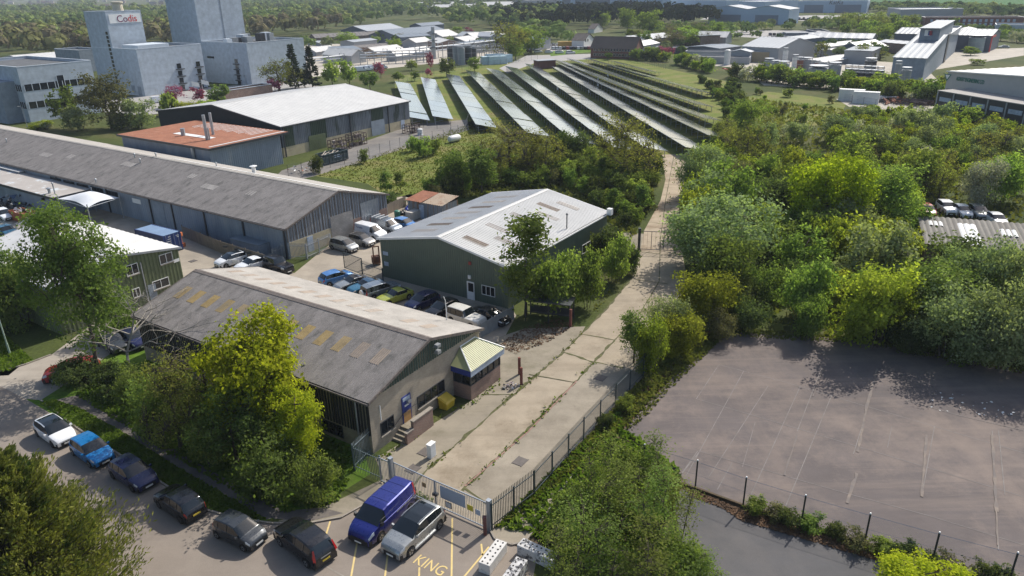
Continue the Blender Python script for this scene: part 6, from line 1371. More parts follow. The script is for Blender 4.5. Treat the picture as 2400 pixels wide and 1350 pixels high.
for k in range(8): x, y = rnd.uniform(-5, 5), rnd.uniform(-2, 2); b.box(x, x + 1.2, y, y + 1, 0, 1.2)
o = b.obj('white_totes', m_tankw); o.location = p; tag(o, 'cluster of white totes beside the red machine', 'totes')
# flat roofed units near the silo
for px, py, L_, W_, hh, lb in ((1590, 126, 22, 8, 2.6, 'flat roofed unit with dark walls right of brick office'), (1660, 138, 20, 6, 3, 'row of pale cabins left of the white silo'), (1690, 150, 22, 8, 2.6, 'low flat grey roof before the pale cabins'), (1765, 146, 12, 7, 4, 'small beige unit with flat roof right of the white silo')):
    p = G(px, py); r = thing('flat_unit', lb, 'unit', p, -20); add_block(r, -L_/2, L_/2, 0, W_, hh, m_lgrey if 'pale' in lb else m_slate if 'dark' in lb else m_tan, m_flatroof, m_lgrey, .2)
# brick substation at the head of the solar field
p = G(1262, 162); r = thing('brick_hut', 'small dark brick hut at the far head of the solar rows', 'hut', p, 20); b = B(); b.box(0, 7.5, 0, 5, 0, 3); b.obj('wall', m_brickf, r); b = B(); b.box(-.3, 7.8, -.3, 5.3, 3, 3.2); b.obj('roof', m_lgrey, r)
# lamp posts, flag poles, bare pole
def lamp(px, py, top, label, mat, arm=1.2, ang=150):
    p = G(px, py); hh = HT(p, top); r = thing('street_lamp', label, 'street lamp', p, ang); b = B(); b.path([(0,0,0), (0,0,1.2)], .1, 8); b.path([(0,0,1.2), (0,0,hh)], [.07, .05], 8); b.path([(0,0,hh), (arm*.5,0,hh+.15), (arm,0,hh+.15)], .04, 6); b.obj('pole', mat, r); b = B(); b.box(arm-.1, arm+.6, -.13, .13, hh+.08, hh+.22); b.obj('lantern', m_metal, r)
lamp(66, 306, 252, 'tall grey street lamp before the panelled office at left', m_metal); lamp(24, 831, 690, 'pale green street lamp at left edge beside grass bank', M('lamp_green', (.33, .42, .33), .5)); lamp(578, 200, 178, 'small grey lamp before the blue grey plant block', m_metal, .3); lamp(373, 232, 212, 'small grey lamp before the lettered works block', m_metal, .5)
for i, (px, tp) in enumerate(((455, 190), (478, 186))): p = G(px, 226); hh = HT(p, tp); b = B(); b.tube((0,0,0), (0,0,hh), .08, .05, 8); b.quad((0,0,hh-.1), (2.2,0,hh-.6), (2.3,.2,hh-2.0), (0,0,hh-1.4)); o = b.obj('flag_pole', m_white); o.location = p; tag(o, f'white flag pole with flag before the works blocks, {("left", "right")[i]} one', 'flag pole')
p = G(2186, 118); b = B()

# ---------------------------------------------------------------- solar rows
m_pv, nt, bs = _nt('solar_panel'); v = coord(nt, 'Object'); br = N(nt, 'ShaderNodeTexBrick', Scale=1.0); br.offset = 0
br.inputs['Color1'].default_value = (.030, .036, .050, 1); br.inputs['Color2'].default_value = (.024, .030, .042, 1); br.inputs['Mortar'].default_value = (.22, .23, .24, 1); br.inputs['Mortar Size'].default_value = .022; br.inputs['Brick Width'].default_value = 1.65; br.inputs['Row Height'].default_value = 1.02
nt.links.new(v, br.inputs['Vector']); nt.links.new(br.outputs['Color'], bs.inputs['Base Color']); bs.inputs['Roughness'].default_value = .16; bs.inputs['Specular IOR Level'].default_value = 1.0; bs.inputs['Coat Weight'].default_value = 1; bs.inputs['Coat Roughness'].default_value = .14; bs.inputs['Coat IOR'].default_value = 2.1
SR = [((926,190),(960,274)), ((986,181),(1014,272)), ((1044,172),(1115,291)), ((1091,164),(1236,312)), ((1139,159),(1345,330)), ((1183,154),(1440,345)), ((1230,149),(1510,345)), ((1292,155),(1608,345)), ((1300,145),(1660,316)), ((1297,139),(1649,277)), ((1327,136),(1634,244)), ((1370,136),(1641,214)), ((1423,140),(1520,165))]
ZHI, ZLO, WD = 2.15, 1.1, 5.0
for i, (a, c) in enumerate(SR):
    A_, C_ = G(*a, ZHI), G(*c, ZHI); d = C_ - A_; L = np.linalg.norm(d); an = math.degrees(math.atan2(d[1], d[0]))
    r = thing('solar_row', f'sloping row of solar panels on posts, {ordn(i)} row counted from the barn side', 'solar panels', (A_[0], A_[1], 0), an, 'rows of solar panels'); sl = math.hypot(WD, ZHI - ZLO); n = int(L / 9.9) + 1; pl = L / n; tilt = math.atan2(ZHI - ZLO, WD)
    for k in range(n):
        b = B(); b.box(.05, pl - .09, 0, sl, -.05, 0); o = b.obj('panel_table', m_pv, r); o.location = (k * pl, 0, ZHI + rnd.uniform(-.06, .06)); o.rotation_euler = (-tilt + rnd.uniform(-.012, .012), rnd.uniform(-.006, .006), 0); o.rotation_euler[0] = -tilt + rnd.uniform(-.012, .012)
    b = B(); k = max(2, int(L / 3.3))
    for j in range(k + 1):
        x = .3 + (L - .6) * j / k; b.box(x-.05, x+.05, .55, .65, 0, ZHI - .35); b.box(x-.05, x+.05, WD-.8, WD-.7, 0, ZLO + .15); b.path([(x, .6, .7), (x, 2.6, ZHI - .35 - 2*.357 - .1)], .04, 4)
    b.box(.1, L - .1, .55, .63, ZHI - .4, ZHI - .32); b.obj('support_frame', m_metal, r)
    if i in (6, 7, 8, 9, 10): b = B(); x = L * .42; b.box(x, x + .5, .3, .5, .8, 1.6); b.box(x + .7, x + 1.2, .3, .5, .8, 1.6); b.obj('inverter_box', m_white, r)
# ---------------------------------------------------------------- vegetation
m_bark = M('bark', (.075, .058, .042), .95, .3, 2, stretch=(3, 3, .5)); m_barkl = M('pale_bark', (.26, .235, .20), .9, .3, 2, stretch=(3, 3, .5)); m_barkg = M('grey_bark', (.12, .105, .085), .95, .3, 2)
LEAF = {'lime': M_leaf('leaf_lime', (.16, .225, .02), (.50, .54, .04), .5, .015), 'fresh': M_leaf('leaf_fresh', (.115, .175, .035), (.30, .355, .10), .5), 'mid': M_leaf('leaf_mid', (.085, .132, .032), (.215, .27, .08), .48),
        'grey': M_leaf('leaf_grey', (.13, .17, .075), (.31, .355, .19), .42), 'dark': M_leaf('leaf_dark', (.055, .082, .028), (.145, .17, .062), .38), 'olive': M_leaf('leaf_olive', (.13, .14, .04), (.29, .29, .085), .46, .015),
        'yellow': M_leaf('leaf_yellow', (.155, .205, .028), (.38, .42, .065), .5), 'conifer': M_leaf('leaf_conifer', (.032, .065, .018), (.30, .29, .07), .25, .01, .12), 'spruce': M_leaf('leaf_spruce', (.028, .045, .026), (.07, .09, .05), .15),
        'pink': M_leaf('leaf_pink', (.24, .05, .13), (.42, .14, .26), .35, .01), 'white': M_leaf('leaf_white', (.26, .27, .18), (.60, .58, .50), .3, .01), 'bare': M_leaf('leaf_bare', (.15, .13, .075), (.27, .24, .12), .3, .015), 'brown': M_leaf('leaf_brown', (.09, .095, .045), (.20, .185, .08), .3, .015)}
def leafmesh(name, pos, nrm, size, mat, elong=1.5, hue=None, dirs=None):
    """many small rhombic leaves, one quad each"""
    n = len(pos); nrm = nrm / np.maximum(1e-6, np.linalg.norm(nrm, axis=1))[:, None]
    r = rng.normal(size=(n, 3)); a = np.cross(nrm, r) if dirs is None else dirs + r * .28; a /= np.maximum(1e-6, np.linalg.norm(a, axis=1))[:, None]; b = np.cross(nrm, a); b /= np.maximum(1e-6, np.linalg.norm(b, axis=1))[:, None]
    s = (size * rng.uniform(.5, 1.5, n))[:, None]; a = a * s * elong / 2; b = b * s / 2
    v = np.stack([pos - a, pos - b * .9 + a * .1, pos + a, pos + b * .9 + a * .1], 1).reshape(-1, 3).astype(np.float32)
    me = bpy.data.meshes.new(name); me.vertices.add(4 * n); me.vertices.foreach_set('co', v.ravel()); me.loops.add(4 * n); me.loops.foreach_set('vertex_index', np.arange(4 * n, dtype=np.int32))
    me.polygons.add(n); me.polygons.foreach_set('loop_start', np.arange(0, 4 * n, 4, dtype=np.int32)); me.polygons.foreach_set('loop_total', np.full(n, 4, dtype=np.int32))
    if hue is not None:
        at = me.attributes.new('hue', 'FLOAT', 'FACE'); at.data.foreach_set('value', hue.astype(np.float32))
    me.materials.append(mat); me.update(); return me
def crown_clumps(n, lobes, R, z0, z1, seed, shell=.55, taper=0.0, base=0.0):
    """clump centres spread through an uneven crown volume"""
    g = np.random.default_rng(seed); out = []; H = z1 - z0
    lob = [(np.array([0, 0, z0 + H * .5]), np.array([R * .8, R * .8, H * .5]))]
    for k in range(lobes):
        t = g.uniform(0, 2 * PI); zz = g.uniform(.2, .85); rr = R * g.uniform(.35, .62) * (1 - taper * zz); k_ = g.uniform(.32, .5)
        lob.append((np.array([rr * math.cos(t), rr * math.sin(t), z0 + H * zz]), np.array([R * k_, R * k_, min(H * .34, R * k_ * 1.1)])))
    vol = np.array([l[1].prod() ** .6 for l in lob]); vol[0] *= .55; vol /= vol.sum()
    ph = g.uniform(0, 6.28, 6); fr = 2.6 / max(.6, R)
    while len(out) < n:
        c, e = lob[g.choice(len(lob), p=vol)]; d = g.normal(size=3); d /= np.linalg.norm(d); rad = g.uniform(shell, 1.0) if g.random() < .75 else g.uniform(.2, 1)
        p = c + d * e * rad
        zz = (p[2] - z0) / H
        if taper and math.hypot(p[0], p[1]) > R * (1 - taper * max(0, zz)) * 1.02: continue
        if p[2] < z0 or p[2] > z1: continue
        hole = sum(math.sin(fr * (1.6 + .5 * k) * p[k % 3] + ph[k]) * math.cos(fr * 1.3 * p[(k + 1) % 3] + ph[k - 1]) for k in range(6))
        if hole > .75 and g.random() < .88: continue
        out.append(p)
    return np.array(out)
def build_tree(name, kind, seed, H, R, zc, nclump, per, leaf, crad, lobes=9, trunk=.16, bark=m_bark, stems=1, taper=0.0, shell=.55, up=.35, limbs=True, twigs=.6, lean=.0, tw=1.0, elong=1.5, mat2=None):
    g = np.random.default_rng(seed); rr = random.Random(seed)
    cl = crown_clumps(nclump, lobes, R, zc, H, seed, shell, taper)
    b = B(); roots = []
    for s in range(stems):
        t = 2 * PI * s / max(1, stems) + rr.uniform(0, 1); o = 0 if stems == 1 else R * .12; ln = lean if stems == 1 else .38
        p0 = np.array([o * math.cos(t), o * math.sin(t), -.1]); top = np.array([ln * R * math.cos(t), ln * R * math.sin(t), zc + (H - zc) * rr.uniform(.62, .8)]); pts = [p0]; m = 6
        for k in range(1, m + 1):
            f_ = k / m; q = p0 + (top - p0) * f_ + np.array([rr.uniform(-1, 1), rr.uniform(-1, 1), 0]) * R * .05 * (1 - abs(2*f_-1)); pts.append(q)
        b.path(pts, [trunk * (1 - .8 * k / m) * (1.25 if k == 0 else 1) / (stems ** .4) for k in range(m + 1)], 7); roots.append(pts)
    nodes = [p for pts in roots for p in pts[2:]]
    if limbs:
        nl = 9 if stems == 1 else 5
        far = cl[np.argsort(-np.hypot(cl[:, 0], cl[:, 1]))]; pick = far[:: max(1, len(far) // (nl * 2))][:nl]
        for p in pick:
            a = min(nodes[: max(3, len(nodes))], key=lambda q: np.linalg.norm(q - p) + 1.2 * max(0, q[2] - p[2] + .1)); mid = (a + p) / 2 + np.array([rr.uniform(-.1, .1) * R, rr.uniform(-.1, .1) * R, R * .06]); q3 = a + (p - a) * .82
            b.path([a, a + (mid - a) * .6, mid, q3], [trunk * .42, trunk * .33, trunk * .24, trunk * .09], 5, False); nodes += [mid, (mid + q3) / 2, q3]
        nod = np.array(nodes)
        for p in cl[: int(len(cl) * twigs)]:
            i = np.argmin(np.linalg.norm(nod - p, axis=1) + .8 * np.maximum(0, nod[:, 2] - p[2])); a = nod[i]; m = (a + p) / 2 + np.array([0, 0, .05 * R]) + g.normal(size=3) * .04 * R
            b.path([a, m, p], [trunk * .11 * tw, trunk * .07 * tw, trunk * .025 * tw], 3, False)
    tm = b.mesh('trunk', bark)
    ctr = np.array([0, 0, zc + (H - zc) * .4]); P = []; Nn = []
    for p in cl:
        k = max(2, int(per * g.uniform(.5, 1.5))); q = g.normal(size=(k, 3)) * crad * .5 * np.array([1, 1, .75]); P.append(p + q); o = (p - ctr) / max(.5, R)
        Nn.append(o[None] * .7 + np.array([0, 0, up])[None] + q / crad * .5 + g.normal(size=(k, 3)) * .75)
    P = np.concatenate(P); Nn = np.concatenate(Nn); ok = P[:, 2] > .08
    return tm, leafmesh('crown', P[ok], Nn[ok], leaf, LEAF[kind], elong), H, R
def build_conifer(seed, H, R, tiers, per, leaf, kind='conifer', droop=.1, upturn=.5, z0=.03, bark=m_bark, spray=26, elong=2.6):
    g = np.random.default_rng(seed); b = B(); b.path([(0,0,-.1), (0,0,H*.5), (0,0,H*.97)], [R*.06, R*.035, .02], 7); P = []; Nn = []; D = []
    for i in range(tiers):
        f_ = i / tiers; z = H * (z0 + (1 - z0) * f_ * .98); rad = R * (1 - f_) ** .8 * g.uniform(.85, 1.1) + .12
        for k in range(per):
            t = g.uniform(0, 2*PI); rk = rad * g.uniform(.75, 1.12); d = np.array([math.cos(t), math.sin(t), 0]); pts = []
            for s in np.linspace(.15, 1, 5): pts.append(np.array([0, 0, z]) + d * rk * s + np.array([0, 0, -droop * rk * s + upturn * rk * s * s]))
            b.path(pts[::2], [R*.012, R*.008, .008], 3, False)
            dv = pts[4] - pts[2]; dv = dv / np.linalg.norm(dv)
            for s in range(spray):
                u = g.uniform(.2, 1) ** .7; j = min(3, int(u * 4)); w = u * 4 - j; p = pts[j] * (1 - w) + pts[min(4, j+1)] * w
                P.append(p + g.normal(size=3) * np.array([.11, .11, .07]) * rk * .55); Nn.append(np.array([0, 0, .55]) + d * .35 + g.normal(size=3) * .6); D.append(dv + np.array([0, 0, .35]) + g.normal(size=3) * .3)
    return b.mesh('trunk', bark), leafmesh('crown', np.array(P), np.array(Nn), leaf, LEAF[kind], elong, None, np.array(D)), H, R
PROTO = {}
def proto(key, fn):
    if key not in PROTO: PROTO[key] = fn()
    return PROTO[key]
def K_(kind, v, lod):
    """shared meshes: plant kind, variant, level of detail (0 near .. 2 far)"""
    s = {'maple': 100, 'tree': 200, 'oak': 300, 'willow': 400, 'bush': 500, 'sapling': 600, 'birch': 700, 'yellowbush': 800, 'thorn': 900, 'pinkblossom': 1000, 'whiteblossom': 1100, 'bare': 1200, 'round': 1300, 'freshbush': 1400, 'osier': 1500, 'brownbush': 1600, 'bigtree': 1700, 'darktree': 1800}[kind] + v * 7 + lod
    Z = (.15, .25, .42)[lod]
    c = lambda n: max(14, int(n * (1.15, .72, .5)[lod])); p = lambda n: max(4, int(n * (1.15, .6, .42)[lod]))
    if kind == 'maple': return build_tree('maple', 'lime', s, 8, 3.6, 1.6, c(260), p(46), Z * 1.05, .62, 12, .17, shell=.62, up=.5, twigs=.5)
    if kind == 'tree': return build_tree('tree', 'mid', s, 9, 3.6, 1.6, c(230), p(34), Z, .70, 11, .17, shell=.5)
    if kind == 'bigtree': return build_tree('bigtree', 'mid', s, 13, 5.6, 2.2, 400, 52, .15, .72, 16, .19, taper=.5, shell=.45, twigs=.9, tw=1.4)
    if kind == 'darktree': return build_tree('darktree', 'brown', s, 9, 4.2, .6, c(260), p(40), Z * .9, .75, 13, .17, shell=.6, twigs=.5)
    if kind == 'round': return build_tree('round', 'fresh', s, 8, 3.7, 1.0, c(230), p(38), Z, .75, 12, .17, shell=.62)
    if kind == 'oak': return build_tree('oak', 'olive', s, 8.5, 4.4, 1.6, c(250), p(20), Z * .85, .75, 12, .26, shell=.62, twigs=1, tw=1.7)
    if kind == 'willow': return build_tree('willow', 'grey', s, 6, 3.3, .4, c(240), p(36), Z * .9, .68, 12, .10, m_barkg, 4, shell=.6, twigs=.5)
    if kind == 'bush': return build_tree('bush', 'dark', s, 3.2, 2.4, .1, c(170), p(36), Z * .85, .52, 11, .05, stems=4, shell=.6, twigs=.25)
    if kind == 'brownbush': return build_tree('brownbush', 'brown', s, 3.6, 2.5, .1, c(150), p(24), Z * .8, .52, 10, .06, m_barkg, 5, shell=.5, twigs=.9, tw=1.8)
    if kind == 'freshbush': return build_tree('freshbush', 'fresh', s, 3.4, 2.2, .1, c(170), p(34), Z * .85, .5, 11, .05, stems=4, shell=.6, twigs=.3)
    if kind == 'yellowbush': return build_tree('yellowbush', 'yellow', s, 5, 2.7, .2, c(220), p(36), Z * .9, .58, 12, .07, stems=4, shell=.62, twigs=.35)
    if kind == 'thorn': return build_tree('thorn', 'mid', s, 4.2, 2.5, .2, c(180), p(34), Z * .85, .56, 11, .07, stems=3, shell=.6, twigs=.4)
    if kind == 'osier': return build_tree('osier', 'yellow', s, 4.6, 1.5, .3, c(120), p(20), Z * .8, .45, 7, .045, m_barkg, 6, taper=.25, shell=.35, twigs=.9, tw=2.0)
    if kind == 'sapling': return build_tree('sapling', 'mid', s, 7, 1.9, .8, c(170), p(26), Z * .85, .50, 10, .08, taper=.6, shell=.4, twigs=.8)
    if kind == 'birch': return build_tree('birch', 'fresh', s, 8, 1.9, .5, c(150), p(12), Z * .62, .5, 9, .075, m_bark, 2, taper=.3, shell=.3, twigs=1, tw=1.8)
    if kind == 'pinkblossom': return build_tree('pinkblossom', 'pink', s, 5, 2.6, 1.0, c(150), p(26), Z * .8, .55, 9, .1, twigs=.8, tw=1.5)
    if kind == 'whiteblossom': return build_tree('whiteblossom', 'white', s, 5, 2.7, .4, c(190), p(30), Z * .75, .55, 10, .09, m_barkg, 3, twigs=.6)
    if kind == 'bare': return build_tree('bare', 'bare', s, 10, 3.4, 1.6, c(210), p(14), Z * .75, .8, 10, .18, m_barkg, twigs=1, tw=2.6, shell=.45)
LOOK = {'maple': 'lime yellow leafy maple', 'tree': 'mid green leafy tree', 'round': 'fresh green rounded tree', 'oak': 'olive brown budding oak', 'willow': 'grey green willow', 'bush': 'dark green bramble bush', 'brownbush': 'brownish twiggy bush', 'freshbush': 'fresh green bush', 'yellowbush': 'yellow green bush', 'thorn': 'mid green hawthorn bush',
        'osier': 'upright yellow green osier', 'sapling': 'tall narrow green sapling', 'birch': 'airy young birch', 'pinkblossom': 'pink blossom tree', 'whiteblossom': 'white blossom bush', 'bare': 'brown half bare tree'}
SHRUB = {'bush', 'brownbush', 'freshbush', 'yellowbush', 'thorn', 'osier', 'whiteblossom'}
NVAR = 3
def put(kind, p, h, rad, label, group=None, lod=1, var=None, rot=None):
    v = rnd.randrange(NVAR if lod else 2) if var is None else var; tm, cm_, H, R = proto((kind, v, lod), lambda: K_(kind, v, lod))
    if lod and rad / R > 1.3: lod -= 1; v = v % (NVAR if lod else 2); tm, cm_, H, R = proto((kind, v, lod), lambda: K_(kind, v, lod))
    r = thing({'maple': 'maple_tree', 'bigtree': 'leafy_tree', 'darktree': 'leafy_tree', 'tree': 'leafy_tree', 'round': 'leafy_tree', 'oak': 'oak_tree', 'willow': 'willow_bush', 'bush': 'bramble_bush', 'brownbush': 'bare_bush', 'freshbush': 'green_bush', 'yellowbush': 'yellow_bush', 'thorn': 'hawthorn_bush', 'osier': 'osier_bush', 'sapling': 'sapling', 'birch': 'birch_tree', 'pinkblossom': 'blossom_tree', 'whiteblossom': 'blossom_bush', 'bare': 'bare_tree'}[kind], label, 'shrub' if kind in SHRUB else 'tree', (p[0], p[1], 0), rnd.uniform(0, 360) if rot is None else rot, group)
    r.scale = (rad / R, rad / R, h / H)
    link('trunk', tm, r); link('crown', cm_, r); return r
def lodof(p): d = math.hypot(p[0], p[1]); return 0 if d < 78 else 1 if d < 190 else 2
PLANTED = []
def plant(kind, bx, by, topy, wpx, label, group=None, var=None, lod=None):
    p = G(bx, by); h = HT(p, topy); rad = wpx / 2 * PJ((p[0], p[1], h * .6))[2] / FOC * 1.04; PLANTED.append((p[0], p[1], rad))
    return put(kind, p, max(1, h), rad, label, group, lodof(p) if lod is None else lod, var)

# ---- singled-out plants of the foreground
plant('bigtree', 238, 885, 474, 310, 'big airy green tree over the white roofed office at left', lod=0, var=0)
plant('maple', 612, 1035, 742, 262, 'tall bright lime maple leaning over the brick warehouse roof', lod=0, var=0)
plant('oak', 505, 1020, 815, 235, 'olive budding tree left of the bright lime maple', lod=0, var=0)
plant('maple', 712, 1095, 905, 150, 'lower lime maple against the dark side of brick warehouse', lod=0, var=1)
plant('thorn', 395, 1010, 858, 170, 'mid green bush right of the bare dead tree', lod=0)
plant('thorn', 330, 965, 872, 110, 'mid green bush at foot of the bare dead tree', lod=0)
plant('oak', 425, 1050, 880, 170, 'olive twiggy tree nearest the shaded footpath', lod=0, var=1)
plant('tree', 556, 1085, 905, 200, 'mid green tree below the bright lime maple', lod=0, var=1)
plant('thorn', 640, 1158, 1010, 190, 'green bush at end of footpath left of the blue van', lod=0)
plant('thorn', 745, 1170, 1060, 120, 'green bush beside palisade corner left of the blue van', lod=0)
plant('freshbush', 500, 1090, 975, 130, 'fresh green bush on the verge behind black hatchback', lod=0)
plant('bush', 200, 905, 845, 120, 'dark bush under the big airy tree beside side road', lod=0)
plant('bush', 265, 930, 862, 120, 'dark bush between footpath and the bare dead tree', lod=0)
plant('freshbush', 290, 780, 690, 110, 'fresh green bush between the office and brick warehouse', lod=0)
plant('thorn', 60, 760, 610, 150, 'green tree at left edge behind the green street lamp', lod=0)
plant('tree', -20, 770, 560, 180, 'green leafy tree cut by left edge beside the office', lod=0, var=1)
# dead tree
def deadtree(px, py, topy):
    p = G(px, py); h = HT(p, topy); r = thing('dead_tree', 'bare pale dead tree with crooked branches left of brick warehouse', 'tree', p, 40); rr = random.Random(4); b = B()
    def grow(a, d, ln, rad, lv):
        pts = [a]; q = a
        for k in range(4): d = d + np.array([rr.gauss(0, .2), rr.gauss(0, .2), rr.gauss(.02, .12)]); d /= np.linalg.norm(d); q = q + d * ln / 4; pts.append(q)
        b.path(pts, [rad * (1 - .16 * k) for k in range(5)], 5, False)
        if lv < 4:
            for k in range(3 if lv else 7):
                j = rr.randint(1 if lv else 2, 4); t = rr.uniform(0, 6.28); e = d * .55 + np.array([math.cos(t), math.sin(t), rr.uniform(-.25, .55)]) * .9; grow(pts[j], e / np.linalg.norm(e), ln * rr.uniform(.5, .75), rad * .5, lv + 1)
    grow(np.array([0., 0, 0]), np.array([.1, .05, 1.0]), h * .75, .16, 0); b.obj('trunk', m_barkl, r)
deadtree(308, 905, 705)
# big conifer at the lower left and the sapling thicket at the bottom
tm, cm_, H_, R_ = build_conifer(31, 13, 6.4, 46, 16, .085, 'conifer', .02, .5, .02, spray=150, elong=3.4)
def conif(p, h, rad, label): r = thing('cypress_tree', label, 'tree', (p[0], p[1], 0), 30); r.scale = (rad / R_, rad / R_, h / H_); link('trunk', tm, r); link('crown', cm_, r); return r
conif((-25.8, 29.6), 12.2, 5.9, 'big golden tipped cypress filling the bottom left corner'); conif((-34.5, 36.0), 8.8, 5.2, 'second golden cypress behind the big one, cut by left edge')
BT = [(1345, 1255, 1060, 130), (1400, 1215, 1010, 120), (1465, 1180, 1000, 130), (1530, 1195, 1020, 130), (1590, 1260, 1110, 120), (1370, 1330, 1130, 150), (1440, 1300, 1090, 150), (1520, 1310, 1100, 150), (1590, 1350, 1180, 140), (1330, 1400, 1205, 150), (1420, 1410, 1200, 170), (1510, 1420, 1220, 170), (1600, 1430, 1240, 170), (1650, 1400, 1290, 110), (1470, 1250, 1060, 130), (1560, 1225, 1080, 110)]
for i, (a, c, t, w_) in enumerate(sorted(BT, key=lambda q: q[1])): plant('birch' if i % 5 else 'thorn', a, c, t + (0 if i % 5 else 70), w_ * 1.05, f'airy young {"birch" if i % 5 else "willow bush"} in the thicket at bottom beside palisade fence, {ordn(i)} from its tip', 'young birches at the bottom', lod=0)
plant('maple', 2150, 1425, 1322, 215, 'bright lime tree top poking in at bottom right', lod=0, var=1)
plant('bush', 1345, 1190, 1150, 60, 'low creeper clump with white rubbish beside palisade fence', lod=0)
# plants along the concrete track and the court
for k, bx, by, ty, w_, lb in (('sapling', 1485, 850, 716, 100, 'narrow green sapling at far end of the palisade fence'), ('yellowbush', 1528, 872, 752, 100, 'yellow green bush at far end of the palisade fence'), ('yellowbush', 1645, 765, 640, 150, 'large yellow green bush where track meets tennis court'), ('willow', 1560, 800, 690, 110, 'greyish bush between sapling and large yellow bush beside track'), ('yellowbush', 1600, 830, 738, 120, 'yellow green bush above the corner of the tennis court'), ('brownbush', 1690, 800, 735, 90, 'brownish bush at the court corner'), ('bush', 1760, 768, 700, 110, 'dark bush by the far edge of the tennis court'),
    ('yellowbush', 2042, 812, 632, 205, 'large round yellow green bush on far edge of tennis court'), ('freshbush', 1897, 796, 705, 85, 'thin green bush standing alone on far court edge'), ('willow', 2215, 838, 660, 200, 'tall grey green willow right of the round yellow bush'), ('willow', 2270, 760, 560, 190, 'grey green willow behind the court edge ones, before corrugated hut'), ('willow', 2390, 790, 560, 190, 'grey green willow by right edge behind the court edge ones'), ('willow', 2345, 866, 660, 190, 'tall grey green willow by the court, near right edge'), ('willow', 2430, 880, 670, 160, 'grey green willow cut by right edge beside court'), ('bush', 2130, 820, 740, 120, 'dark bush low beside the round yellow bush'), ('thorn', 2280, 860, 740, 130, 'dark green bush under tall willows at court edge'),
    ('freshbush', 1462, 965, 930, 50, 'small fresh bush outside the palisade fence'), ('bush', 1415, 1000, 970, 46, 'small bramble against the palisade fence by court'), ('sapling', 1232, 738, 484, 168, 'tall narrow birch before the green unit, beside the black shelter'), ('freshbush', 1312, 738, 606, 115, 'bright green tree at the green unit corner beside track'), ('freshbush', 1376, 722, 598, 88, 'bright green tree right of the similar one beside green unit'), ('freshbush', 1440, 665, 560, 80, 'fresh green tree on track side behind green unit'), ('bush', 1425, 610, 535, 90, 'dark bush at the rear corner of green unit'), ('bush', 1478, 640, 580, 50, 'low dark bush beside track before mesh gates')):
    plant(k, bx, by, ty, w_, lb, lod=0 if by > 640 else 1)
# climbers and weeds along the mesh fence
for i, (bx, by, w_, hh) in enumerate(((1770, 1200, 70, 34), (1815, 1215, 60, 26), (1850, 1228, 80, 42), (1905, 1245, 60, 30), (1955, 1262, 60, 28), (2010, 1280, 70, 44), (2060, 1295, 80, 40), (2120, 1310, 60, 26), (2170, 1325, 70, 30), (2230, 1340, 80, 34), (2300, 1358, 70, 46), (2360, 1378, 70, 36))):
    plant('brownbush' if i % 4 == 1 else 'bush' if i % 3 else 'freshbush', bx, by, by - hh * .8, w_ * (1.25 if i % 2 else .8), f'{"dark" if i % 3 else "fresh green"} bramble clump along the chain link fence, {ordn(i)} from the birch thicket', 'brambles along the chain link fence', lod=1)
